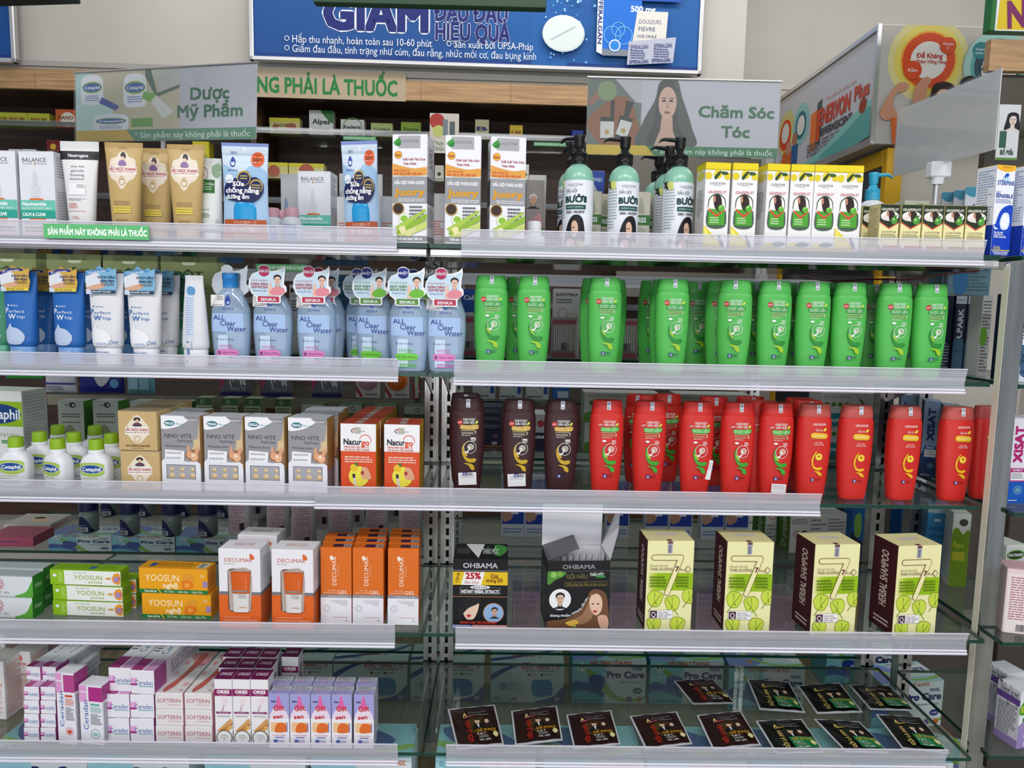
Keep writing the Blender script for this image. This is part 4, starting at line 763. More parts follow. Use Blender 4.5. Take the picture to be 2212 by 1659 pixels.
nac = [R(0, 0, 1, .395, '#f1f0f2'), E(.35, .1, .06, '#2c4a44'), E(.37, .09, .05, '#c24438'), T('N', .36, .1, .045, WH, .07, b=3), Pg([(.4, .045), (.57, .05), (.57, .14), (.4, .14)], '#b9b8a8'), T('tech', .63, .1, .03, '#6a8a6c', .12), Rg(.7, .235, .17, '#e0552c', .12), R(.5, .22, .85, .34, '#f1f0f2'), T('Nacur', .34, .255, .085, '#2c2c34', .5, b=3), T('go', .7, .262, .085, '#e0552c', .22, b=3),
       T('MÀNG SINH HỌC BẢO VỆ', .45, .33, .025, '#d9542e', .7, b=2), T('TÁI TẠO DA TỔN THƯƠNG', .46, .368, .025, '#d9542e', .72, b=2), R(0, .385, 1, .39, '#e8c9b8'), L(.12, .46, .9, .56, 3, '#f6d8c8'), T('✓', .12, .5, .03, '#f2c25c'), E(.52, .75, .29, '#ece04a'), E(.38, .63, .11, '#e6c22c'), Pg([(.4, .58), (.45, .54), (.5, .59), (.46, .61)], '#3f7a38'), Sm([(.62, .62), (.76, .63), (.86, .74), (.84, .79), (.62, .78), (.58, .7)], '#dba584', 4), E(.62, .7, .05, '#a83a38', .03),
       Pg([(.34, .74), (.42, .74), (.46, .88), (.39, .9)], '#d8d2c4'), Pg([(.33, .72), (.41, .71), (.42, .77), (.35, .78)], '#2b2b30'), Rg(.11, .93, .05, '#f6d8c8', .2), L(.18, .905, .45, .955, 3, '#f0b69c'), T('HƠN 200', .8, .92, .03, '#f8e3d8', .27, b=2), T('BẢN SỐ', .85, .955, .022, '#f8e3d8', .14)]
sac = lambda v0: [Sm([(.5, .1), (.68, .25), (.8, .45), (.7, .68), (.5, .82), (.3, .68), (.2, .45), (.32, .25)], '#eadfc8', 4), R(.18, .4, .8, .6, '#f3efe8'), T('SẮC NGỌC KHANG', .49, .47, .075, '#b3303f', .58, b=3), L(.2, .53, .78, .57, 1, '#a86a60'), Sm([(.4, .22), (.46, .16), (.56, .17), (.58, .24), (.48, .25)], '#2b2024', 3), E(.5, .25, .045, '#dcb69a', .05), Sm([(.38, .38), (.44, .3), (.56, .3), (.62, .38)], '#5b3f54', 3), Rg(.49, .7, .08, '#c9a86c', .2), T('KEM DƯỠNG DA BAN ĐÊM', .5, .88, .05, '#7a5a2c', .62, b=2), L(.35, .93, .65, .96, 1, '#9a7a44')]
yooA = [R(0, 0, .2, 1, '#8fbe1c'), E(.065, .38, .028, WH, .1), L(.12, .15, .18, .85, 5, '#c6e08a'), T('Kem Ngừa Mụn', .43, .16, .1, '#a9b8a0', .2), T('YOOSUN', .54, .47, .3, '#8db43a', .4), T('acnes', .64, .76, .17, '#8db43a', .2, b=1), Sm([(.78, .5), (.84, .42), (.87, .5), (.84, .58)], '#dba54c', 3)] + [E(.985+.05*math.cos(a)-.02, .5+.26*math.sin(a), .035, '#f09a2c', .13) for a in (1.6, 2.2, 2.8, 3.4, 4.0, 4.6)] + [E(.97, .5, .045, '#e0641c', .17), R(.91, .36, .98, .72, '#a58ab8')]
yooN = [T('YOOSUN', .34, .38, .27, '#fff4d4', .49), T('nghệ', .46, .68, .2, '#fff4d4', .21, b=2), Sm([(.62, .6), (.68, .22), (.8, .25), (.78, .5)], '#e2992a', 4), Sm([(.62, .75), (.64, .52), (.72, .46), (.8, .6), (.74, .82), (.66, .84)], '#e87a1a', 4), E(.7, .66, .04, '#f2a23c', .1), T('25g', .92, .25, .11, '#fff0c4', .06), R(0, .85, 1, 1, '#20793c'), T('Kem bôi da', .17, .925, .09, '#f3f7e8', .17, b=2), Pg([(.27, .85), (.29, .85), (.33, 1), (.31, 1)], '#f3b41c'), T('Mờ Thâm  -  Giảm Sẹo  -  Ngừa Mụn', .65, .925, .09, '#e6f2d4', .56), R(.93, .48, 1, .72, '#a58ab8')]
decW = [T('DECUMAR', .48, .135, .05, '#b8452c', .66, b=1), Sm([(.76, .05), (.86, .09), (.84, .13), (.76, .11)], '#dc6a34', 3), T('ADVANCED', .25, .185, .018, '#a5a5aa', .26), R(0, .535, 1, .575, '#77797d'), R(0, .575, 1, 1, '#df6524'), T('GEL RỬA MẶT GIẢM NHỜN CHO DA MỤN', .42, .86, .012, '#f6d8c4', .6, b=1), T('Anti-acne Oil-Control Cleansing Gel', .5, .895, .02, '#fbe6d8', .82, b=1), L(.1, .925, .9, .97, 2, '#f0b692')]
decWwin = [Sm([(.24, .265), (.32, .245), (.68, .245), (.76, .265), (.78, .3), (.78, .74), (.76, .77), (.68, .79), (.32, .79), (.24, .77), (.22, .74), (.22, .3)], '#5a4238', 4), Sm([(.26, .27), (.76, .26), (.765, .74), (.74, .775), (.3, .775), (.25, .74), (.235, .3)], '#b9a79c', 4)]
decO = [T('DECUMAR', .44, .3, .14, '#fbe8dc', .38, r=90, b=1), Sm([(.3, .12), (.36, .1), (.42, .13), (.36, .17)], '#fbe8dc', 3), T('ADVANCED', .58, .3, .04, '#f6cba8', .15, r=90), T('ANTI - ACNE', .36, .555, .018, '#f8dcc6', .26), T('NANO CURCUMIN', .3, .585, .018, '#f8dcc6', .42), T('GEL', .71, .575, .048, '#fff2e8', .34, b=1), R(0, .61, 1, .65, '#8d8e92'), T('Gel ngừa mụn Nano Curcumin', .56, .63, .016, '#e6e6ea', .64), R(0, .65, 1, 1, '#e9e8ee'), T('SẠCH MỤN, KHÁNG KHUẨN', .6, .69, .018, '#77767e', .54), T('MỜ THÂM, NGỪA SẸO', .64, .715, .018, '#77767e', .42), T('TÁI TẠO DA', .76, .74, .018, '#77767e', .2), Rg(.2, .79, .11, '#b5b4bc', .12), Rg(.2, .79, .075, '#c5c4cc', .16), T('Nanocurcumin Technology', .63, .905, .014, '#c95a3c', .48), T('20g', .84, .945, .02, '#8c8b92', .08)]
leafs = lambda u, v, s, fl=1: [Sm([(u-.17*s*fl, v-.03*s), (u-.06*s*fl, v-.1*s), (u+.14*s*fl, v-.075*s), (u+.18*s*fl, v-.02*s), (u+.08*s*fl, v+.085*s), (u-.1*s*fl, v+.075*s)], '#9aa63a', 4), Sm([(u-.155*s*fl, v-.03*s), (u-.05*s*fl, v-.088*s), (u+.13*s*fl, v-.065*s), (u+.16*s*fl, v-.018*s), (u+.07*s*fl, v+.075*s), (u-.09*s*fl, v+.065*s)], '#c9dc4a', 4), Pg([(u-.15*s*fl, v+.14*s), (u-.13*s*fl, v+.14*s), (u+.13*s*fl, v-.05*s), (u+.12*s*fl, v-.055*s)], '#6a8a1c'), Pg([(u-.02*s, v-.07*s), (u, v-.07*s), (u+.0*s, v+.03*s)], '#6a8a1c'), Pg([(u+.02*s*fl, v+.06*s), (u+.05*s*fl, v+.06*s), (u-.02*s*fl, v)], '#6a8a1c')]
big7 = lambda c, g: [capsule(.15, .178, .72, .178, .048+g, .53, c), capsule(.72, .178, .45, .57, .048+g, .53, c), capsule(.88, .288, .88, .325, .02+g, .53, c), capsule(.85, .307, .91, .307, .02+g, .53, c)]
t7 = [R(.05, .35, 1, .545, '#97bf14'), R(.05, .35, .1, .545, '#d8e082'), R(.1, .35, .16, .545, '#c1d456'), R(.16, .35, .22, .545, '#aac92e')] + leafs(.2, .64, 1) + leafs(.58, .69, .95, -1) + leafs(.93, .61, .9) + leafs(.2, .92, .9, -1) + leafs(.7, .93, .95) + big7('#7a4c30', .012) + big7('#eeeab0', 0) + [
      T('Dầu gội dược liệu', .07, .265, .02, '#8a7f5a', .38, 'l'), T('THÁI DƯƠNG', .07, .305, .032, '#5a3524', .48, 'l', b=1), T('7', .645, .3, .055, '#6e2430', .07, b=3), T('Plus', .76, .31, .026, '#5a3524', .11),
      L(.07, .38, .42, .51, 4, '#5f7a12'), L(.63, .38, .9, .51, 4, '#5f7a12', 3), R(.09, .76, .58, .855, '#c9c4cc'), R(.095, .763, .575, .852, '#efeef0'), R(.1, .766, .25, .85, '#4c2230'), T('Q', .175, .808, .06, WH, .1, b=1), T('GIẢI VÀNG', .27, .785, .018, '#54343c', .22, 'l'), T('CHẤT LƯỢNG', .27, .81, .018, '#54343c', .28, 'l'), T('QUỐC GIA', .27, .835, .018, '#54343c', .21, 'l')]
ohb1 = [R(0, .18, 1, .37, '#e2bf1f'), Pg([(.21, .18), (.58, .18), (.52, .37), (.15, .37)], '#f0eeea'), T('25%', .37, .235, .09, '#b82030', .27, b=4), T('20ml 25ml', .34, .33, .042, '#a83a4c', .26), T('Tăng', .08, .27, .055, '#8a5a10', .15, r=90, b=2), T('Giá', .76, .24, .065, '#8a3a10', .14, b=2), T('không đổi', .76, .3, .05, '#8a3a10', .3, b=2), T('OHBAMA', .5, .085, .075, '#b9b8bc', .63, b=2), R(0, .155, 1, .165, '#8b8a90'),
        Pg([(.13, .4), (.87, .4), (.87, .5), (.13, .5)], '#8b8a90'), R(.14, .405, .86, .495, '#17171b'), E(.5, .4, .18, '#eeeef0', .028), T('BLACK HAIR', .5, .4, .028, '#26262c', .26, b=2), T('INSTANT HERBAL EXTRACTS', .5, .46, .05, '#ececf0', .68, b=3), Rg(.5, .7, .01, '#c07a4c'), R(0, .53, 1, .54, '#a86a48'), R(.01, .54, .99, .9, '#0f0f13'), Sm([(.2, .75), (.3, .62), (.45, .58), (.48, .68), (.4, .85), (.28, .87), (.22, .82)], '#e6c6b0', 4), Sm([(.1, .9), (.16, .62), (.3, .55), (.5, .56), (.48, .63), (.3, .7), (.2, .78)], '#1c1c22', 4), E(.3, .815, .04, '#c02838', .02),
        E(.75, .77, .19, '#c8844c'), E(.75, .77, .18, '#8fb0d8'), FC(.77, .76, .24, '#0f0f12', '#c9a78c', 'm'), T('NANO USA TECHNOLOGY', .48, .91, .035, '#d8402c', .68, b=3), R(0, .945, .37, 1, '#3c4f9c'), R(.37, .945, 1, 1, '#dca09c'), L(.01, .945, .36, .995, 3, '#dfe3f0')]
ohb2 = [T('OHBAMA', .5, .085, .065, '#8a898e', .52, b=2), R(0, .145, 1, .152, '#5c5b60'), Sm([(0, .16), (.28, .16), (.26, .22), (.12, .28), (.04, .34), (0, .32)], '#4f8a34', 4), E(.1, .2, .05, '#8fc25a'), E(.2, .19, .04, '#78b048'), T('GỘI NÂU', .47, .225, .06, '#6f6a3c', .34, b=2), T('THẢO MỘC', .79, .2, .045, '#e0f0e4', .23, b=2), E(.85, .23, .08, '#2f8a4c', .02), Pg([(.28, .31), (.96, .3), (.96, .365), (.28, .37)], '#8a7a3c'), Pg([(.285, .315), (.955, .305), (.955, .36), (.285, .365)], '#131316'), T('Giải pháp làm đẹp và bảo vệ tóc', .62, .338, .034, '#8a8040', .62),
        E(.21, .56, .175, '#eceff2'), FC(.21, .565, .3, '#241a14', '#d8b49c', 'm'), Sm([(.78, .41), (.93, .47), (.98, .65), (.97, .95), (.6, 1), (.05, .99), (.0, .88), (.3, .84), (.5, .74), (.62, .58), (.68, .45)], '#6e4c34', 5), Sm([(.72, .47), (.66, .62), (.55, .8), (.3, .9), (.6, .92), (.75, .78)], '#9a7454', 5), Sm([(.7, .52), (.8, .48), (.88, .56), (.88, .72), (.8, .8), (.72, .74), (.68, .62)], '#e6c2a8', 4), E(.735, .63, .02, '#2b1d1a', .01), E(.82, .63, .02, '#2b1d1a', .01), E(.775, .74, .035, '#b3262e', .016), Sm([(.82, .82), (.95, .8), (1, .9), (.98, 1), (.88, 1)], '#d8ab90', 4),
        T('Không nhuộm', .22, .79, .034, WH, .32, b=2), T('- Không hư', .47, .735, .032, WH, .2, b=2, r=32), T('tổn tóc', .6, .6, .03, WH, .17, b=2, r=62), Sm([(.3, .9), (.45, .86), (.52, .9), (.4, .95)], '#e2b04a', 3), E(.45, .95, .03, '#9ac248', .012)]
cer_end = [R(0, .32, .12, .52, '#e2a0d4'), R(.14, .32, .27, .52, '#e2a0d4'), R(0, .54, .27, .64, '#b23a8c'), T('Ceradan', .56, .5, .2, '#4a72b0', .74), L(.35, .62, .95, .72, 1, '#7fb0b8')]
cer_up = lambda a, b: [R(0, 0, .33, .1, '#e2a0d4'), R(.36, 0, 1, .1, '#eeeef4'), R(0, .12, .33, .28, '#e2a0d4' if a else '#e2a0d4'), R(.42, .02, 1, .26, b), T('Ceradan', .26, .5, .22, '#3c66b8', .5, r=90, b=1), R(.48, .3, .88, .33, '#d8503c' if not a else '#5ab0a4'), L(.48, .35, .95, .45, 4, '#d8705c' if not a else '#7ab8b0'), L(.48, .47, .95, .66, 8, '#6a6a78', 4), Rg(.66, .81, .2, '#d8503c' if not a else '#7ab0a8', .12), E(.66, .815, .12, '#d8503c' if not a else '#9accc0', .03), L(.03, .93, .97, .97, 1, '#d8a0a8')]
soft = [T('SOFTERIN', .5, .45, .26, '#b04a5a', .84), L(.45, .68, .9, .76, 1, '#d8909c')]
softtop = [Sm([(.1, .1), (.6, .0), (1, .0), (1, .3), (.7, .35)], '#e2a4ac', 4), E(.2, .3, .09, '#e8a0aa', .05), E(.1, .55, .1, '#e8b0b8', .04), E(.85, .8, .1, '#e8b0b8', .05), Sm([(.75, .1), (.68, .45), (.6, .6), (.5, .85), (.3, .98), (.2, .9), (.35, .7), (.45, .5), (.5, .1)], '#c8685c', 5), T('SOFTERIN', .72, .35, .13, '#b85a60', .34, r=70), T('50g', .85, .93, .03, '#b85a60', .12)]
oriss = [R(0, .155, 1, .26, '#8c1f62'), T('ORISS', .5, .195, .05, '#f8f0f4', .7, b=4), T('HERBAL & CREAM', .5, .24, .014, '#e2b8d0', .46), Sm([(.42, .32), (.66, .29), (.8, .32), (.7, .36), (.6, .42), (.52, .46), (.46, .42)], '#efdfe2', 4), Pg([(.5, .4), (.54, .4), (.5, .48), (.36, .5)], '#c9a8b8'), R(.08, .5, .92, .53, '#8c3a74'), T('KEM NỨT GÓT', .5, .515, .014, '#f0dce8', .5), L(.15, .555, .85, .585, 2, '#a9a8ae'), Pg([(.1, .8), (.9, .6), (1, .66), (.3, .8)], '#d8a060'), Pg([(.2, .8), (1, .67), (1, .7), (.4, .82)], '#b87c44'), E(.85, .74, .14, '#e2b060', .03), E(.7, .78, .12, '#d89a48', .025), E(.52, .9, .46, '#4c5648'), E(.52, .9, .41, '#f2f2f0'), T('Oribe', .52, .86, .035, '#6a6a70', .38), L(.3, .89, .75, .905, 1, '#8a8a90'), T('8', .52, .925, .04, '#e07a94', .07), R(0, .965, 1, 1, '#b98ab4')]
gots = [R(0, 0, 1, 1, '#a3a3dc'), Sm([(.48, 0), (.6, .16), (.85, .32), (.97, .45), (1, 1.0), (0, 1.0), (.02, .45), (.14, .32), (.38, .16)], '#ecdcec', 4), Sm([(.48, .01), (.62, .17), (.72, .26), (.25, .26), (.36, .17)], '#e06aaa', 4), R(0, .45, 1, 1, '#f0eff4'), T('Kem', .24, .13, .035, '#23233c', .22, b=4), T('Gót', .5, .25, .1, '#cf3a44', .52, b=3, r=6), T('sen', .44, .41, .075, '#cf3a44', .46, b=3, r=6), R(.08, .52, .92, .7, '#f0c494'), Sm([(.3, .7), (.36, .56), (.6, .525), (.84, .56), (.88, .64), (.8, .7)], '#e2702c', 4), R(.87, .52, .92, .7, '#7c86c0'), T('★ THÁI DƯƠNG', .5, .76, .028, '#cf6470', .68), R(.28, .79, .74, .81, '#8a80c4'), R(.22, .84, .42, .9, '#4c68b4'), L(.45, .845, .75, .895, 3, '#9aa8d0')]
gottop = [R(0, .55, 1, 1, '#a9a9de'), L(.1, .08, .9, .5, 6, '#8f8f98'), T('sen  Gót', .45, .68, .2, '#cf5a5c', .55, b=1, r=180), T('5g', .15, .86, .12, '#3c4a8c', .1, r=180)]
def sach(kind):
    red = kind == 'b'; c = '#2a1714' if red else '#14160f'
    return [Sm([(.3, .4), (.6, .32), (.8, .4), (.85, .6), (.6, .75), (.35, .65)], '#4a3418' if red else '#1c1f16', 4), T('LUCKYSTAR', .52, .11, .035, '#3e3a3a', .4), T('A', .31, .24, .1, '#e2c87c', .08, b=3), T('WASH BROWN' if red else 'WASH BLACK', .58, .2, .035, '#8f8d8f', .4), T('SHAMPOO', .52, .25, .035, '#77757a', .3), Pg([(.27, .31), (.5, .29), (.5, .31), (.27, .34)], '#c0566a' if red else '#b89a4c'), R(.52, .285, .8, .292, '#c9c5c0'),
            T('GỘI LÀ NÂU' if red else 'GỘI LÀ ĐEN', .33 if red else .3, .66, .085, '#c02c20' if red else '#d0b46a', .5, r=90, b=3), Sm([(.42, .62), (.47, .53), (.62, .53), (.66, .64)], '#15151a', 3), E(.53, .46, .055, '#d8b498', .06), Sm([(.48, .43), (.52, .39), (.58, .41), (.585, .44)], '#241a14', 3), Pg([(.51, .53), (.56, .53), (.545, .63)], '#e8e8ea'), Sm([(.64, .62), (.66, .42), (.74, .38), (.82, .45), (.84, .6)], '#2b1c18', 3), E(.73, .47, .045, '#e0bfa8', .05)] + ([] if red else [Pg([(.42, .62), (.92, .62), (.94, .92), (.44, .92)], '#1f7a44')]) + [
            T('CHỈ 10 PHÚT', .68, .68, .06, '#e2a52c', .42, b=2), T('3 in 1', .56, .76, .045, WH, .16, b=2), L(.5, .8, .7, .86, 3, '#a9a5a0'), T('NET: 15ML', .62, .9, .035, '#e6e6e8', .24, b=2), Sm([(.8, .8), (.86, .72), (.92, .8), (.86, .87)], '#d8cf8a', 3), E(.86, .8, .025, '#f2edc8', .028)]
proc = lambda t='MODEL': [R(0, 0, 1, .12, '#7fc8d8'), R(0, 0, .5, 1, '#8fd0de'), Sm([(0, .55), (.15, .5), (.3, .6), (.45, .78), (.5, 1), (0, 1)], '#2f55a8', 4), Sm([(0, .75), (.2, .72), (.5, .92), (.5, 1), (0, 1)], '#63b4cc', 4), R(.45, 0, 1, 1, '#dce7ea'), Sm([(.2, .2), (.4, .4), (.6, .8), (.8, .9), (1, .82), (1, .88), (.8, .96), (.55, .9), (.3, .5), (.18, .25)], '#8ab83c', 4), Sm([(.22, .42), (.3, .34), (.44, .4), (.44, .6), (.36, .72), (.26, .64)], '#24409c', 4), Rg(.17, .45, .05, '#c8dcec', .15),
                          Pg([(.05, .17), (.13, .05), (.2, .17), (.13, .3)], '#e6edf0'), T('▲▼', .13, .17, .05, '#24307c', .09), T('KHẨU TRANG Y TẾ AN PHÚC', .52, .06, .075, '#c05a34', .56, b=4), T('%s' % t, .88, .19, .07, '#24307c', .14, b=3), T('Pro Care', .72, .33, .15, '#26286e', .5, b=5), T('Bacterial Filtration', .8, .5, .055, '#4a5a60', .3, b=1), E(.89, .7, .065, '#24307c', .07), T('4 LAYERS', .89, .7, .04, '#e6edf0', .08, b=2), E(.92, .9, .04, '#c9702c'), E(.78, .9, .04, '#6a4a9c'), L(.03, .9, .4, .95, 2, '#2f5a8c')]
khau = [R(0, 0, 1, 1, '#d3dfe2'), R(0, 0, .3, 1, '#c2dae2'), Sm([(0, .45), (.25, .18), (.5, .02), (.6, 0), (.45, 0), (.2, .12), (0, .32)], '#2b3f94', 4), Sm([(1, .6), (.85, .85), (.6, 1), (1, 1)], '#2b3f94', 4), T('KHẨU TRANG Y TẾ', .68, .1, .1, '#b8423a', .52, b=4), T('KHẨU TRANG 4 LỚP THƯỜNG DƯƠNG', .67, .2, .05, '#4a4a55', .4, b=2), R(.5, .27, .535, .33, '#26262c'), R(.68, .27, .715, .33, '#26262c'), L(.55, .28, .64, .32, 1, '#4a4a55'), L(.73, .28, .84, .32, 1, '#4a4a55'),
        Sm([(.57, .45), (.7, .42), (.82, .46), (.85, .75), (.78, .85), (.62, .85), (.56, .7)], '#3f86c4', 4), R(.6, .55, .81, .565, '#2b66a0'), R(.6, .65, .81, .665, '#2b66a0'), R(.6, .75, .82, .765, '#2b66a0'), E(.17, .6, .05, '#8aa2c0', .1), L(.2, .5, .45, .72, 5, '#9ab0c8'), T('FDA', .09, .9, .07, '#33333c', .09, b=2), T('CFS', .32, .91, .06, '#33333c', .08, b=3), T('50', .91, .9, .09, '#e6c8cc', .06, b=5)]
proctop = [R(0, 0, 1, 1, '#9cc4cf'), Sm([(0, 0), (.4, .1), (.5, .6), (.3, 1), (0, 1)], '#7a86c0', 4), R(.5, .1, 1, .75, '#c3cfd2'), Sm([(.3, .3), (.6, .85), (1, .75), (1, .85), (.6, .95), (.25, .4)], '#8cae54', 3), T('Pro Care', .72, .35, .22, '#3c3e66', .44, b=3), T('KHẨU TRANG Y TẾ AN PHÚC', .7, .12, .08, '#a85a44', .42, b=2), E(.3, .75, .035, '#c0703c'), Pg([(.85, .55), (.91, .5), (.96, .6), (.9, .7)], '#dde4e6')]
khautop = [R(0, 0, 1, 1, '#aebfc2'), Sm([(0, .8), (.4, .6), (.75, .35), (1, 0), (1, .1), (.8, .45), (.4, .72), (0, .95)], '#3c4f80', 4), T('KHẨU TRANG Y TẾ', .5, .62, .14, '#a04a44', .4, b=3), Rg(.42, .3, .04, '#3c4668', .3), Rg(.5, .32, .04, '#a04a44', .2), L(.1, .8, .35, .88, 1, '#4a4a55')]
def box_kind(name, cat, x0, x1, yt, sh, back, d, col, F=(), z=None, **k):
    Y = FY[sh]+back; zz = Z[sh] if z is None else z; w, h = dim(x0, x1, yt, Y, zz); c = carton(name, cat, w, h, d, col, F, **k); c['h_'] = h; H_[c.name] = h; W_[c.name] = w; return c
H_, W_ = {}, {}
def P(pr, px, sh, back, label, rz=0, group=None, z=None, **k): return put(pr, px, sh, back, label, rz, group, H_.get(pr.name, .15), z, **k)
r_ = math.radians
# =============================================================== top shelf, left bay
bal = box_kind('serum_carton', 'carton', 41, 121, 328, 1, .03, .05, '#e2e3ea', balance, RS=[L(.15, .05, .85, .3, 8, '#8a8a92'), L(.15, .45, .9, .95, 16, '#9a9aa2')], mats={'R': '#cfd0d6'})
P(bal, -4, 1, .03, 'white dropper carton cut by the left edge on the top shelf', group='white dropper cartons')
P(bal, 81, 1, .03, 'white dropper carton with teal bands left of the white face wash tube', r_(-5), 'white dropper cartons')
P(bal, 679, 1, .17, 'white dropper carton with teal bands between the two blue pouches', r_(-3), 'white dropper cartons')
def mk_tube(name, x0, x1, b0, b1, yt, sh, back, col, art, capc, cat='tube', **k):
    Y = FY[sh]+back; w, h = dim(x0, x1, yt, Y, Z[sh]); wb = w*(b1-b0)/(x1-x0); o = tube(name, col, w, wb, h, art, capc, cat=cat, **k); H_[o.name] = h; return o
neu = mk_tube('cleanser_tube', 137, 221, 150, 205, 303, 1, .03, '#e4e4e4', [R(0, .1, 1, .19, '#1b1b1d'), T('Neutrogena', .48, .145, .035, WH, .52, b=2), T('deep clean', .48, .26, .02, '#55565e', .36), T('gentle', .48, .305, .025, '#6a6b74', .34), T('foaming', .48, .35, .025, '#6a6b74', .36), T('cleanser', .48, .39, .025, '#6a6b74', .4), R(.26, .44, .7, .56, '#eeeeee'), L(.48, .45, .68, .49, 3, '#77777c'), T('2% Amino Micellar', .42, .61, .018, '#55565e', .34), R(.24, .595, .72, .599, '#a5a6ac'), L(.26, .64, .5, .7, 3, '#d8907a'), L(.26, .72, .7, .735, 1, '#d8907a'), T('100g', .44, .79, .03, '#d8806a', .17)], '#e9e9ee', crimp=.014)
P(neu, 178, 1, .03, 'white face wash tube with a black band, standing beside three gold tubes')
gold = [Sm([(.5, .09), (.6, .11), (.66, .15), (.8, .17), (.84, .22), (.82, .27), (.84, .33), (.78, .38), (.66, .41), (.58, .46), (.5, .49), (.42, .46), (.34, .41), (.22, .38), (.16, .33), (.18, .27), (.16, .22), (.2, .17), (.34, .15), (.4, .11)], '#e6d9c6', 4), R(.14, .25, .86, .33, '#eee6de'), T('SẮC NGỌC KHANG', .5, .278, .032, '#b3303f', .68, b=3), L(.2, .302, .8, .318, 1, '#c07a70'), Sm([(.44, .14), (.48, .1), (.56, .11), (.58, .16), (.5, .155)], '#2b2024', 3), E(.5, .165, .045, '#e2c2ac', .02), Sm([(.4, .24), (.43, .19), (.55, .19), (.6, .24)], '#8a6aa0', 3), Rg(.5, .41, .09, '#c9a46a', .2), Rg(.5, .37, .05, '#c9a46a', .25),
        T('Tham Mỹ Phẩm', .5, .055, .014, '#7a6438', .24), T('LÀM MỜ NÁM, TÀN NHANG', .5, .62, .016, '#6a5530', .42), T('DƯỠNG DA TRẮNG SÁNG', .5, .645, .016, '#6a5530', .4), R(.27, .67, .73, .735, '#e3cf58'), L(.28, .675, .72, .73, 2, '#a8933a'), T('SỮA RỬA MẶT', .5, .81, .022, '#6a5530', .32), L(.4, .835, .6, .85, 1, '#8a744a'), T('100 g', .5, .87, .016, '#6a5530', .1)]
gt = mk_tube('face_wash_tube', 226, 309, 244, 303, 305, 1, .03, '#c0a36a', gold, '#c0a36a')
P(gt, 272, 1, .03, 'gold face wash tube beside the white one with a black band', group='gold face wash tubes')
P(gt, 338, 1, .075, 'gold face wash tube half hidden in the middle of three', group='gold face wash tubes')
P(gt, 405, 1, .035, 'gold face wash tube standing left of the small white tube', group='gold face wash tubes')
P(gt, 322, 1, .17, 'gold face wash tube barely seen behind the other three', group='gold face wash tubes')
ori = mk_tube('cream_tube', 436, 484, 441, 486, 340, 1, .06, '#e3e8e3', [Sm([(.6, .1), (.9, .06), (1, .15), (.85, .24), (.62, .2)], '#8aa88a', 3), E(.22, .19, .2, '#3f3a3c', .085), E(.22, .19, .18, '#e6dcd8', .075), T('8', .22, .2, .03, '#d85a6a', .08, b=2), R(.1, .26, .72, .42, '#2f6a2c'), T('Oribe', .45, .31, .035, WH, .5), L(.15, .34, .6, .39, 2, '#b8d0b0'), T('SỮA RỬA MẶT', .3, .62, .018, '#5a6a5c', .4), L(.1, .66, .5, .72, 3, '#8a968c'), L(.1, .85, .7, .9, 2, '#8a968c'), R(.75, .74, .88, .9, '#c9d0cc'), B(.77, .76, .86, .88)], '#e9ece9')
P(ori, 460, 1, .06, 'small white tube with a green label left of the wide blue pouch', r_(6))
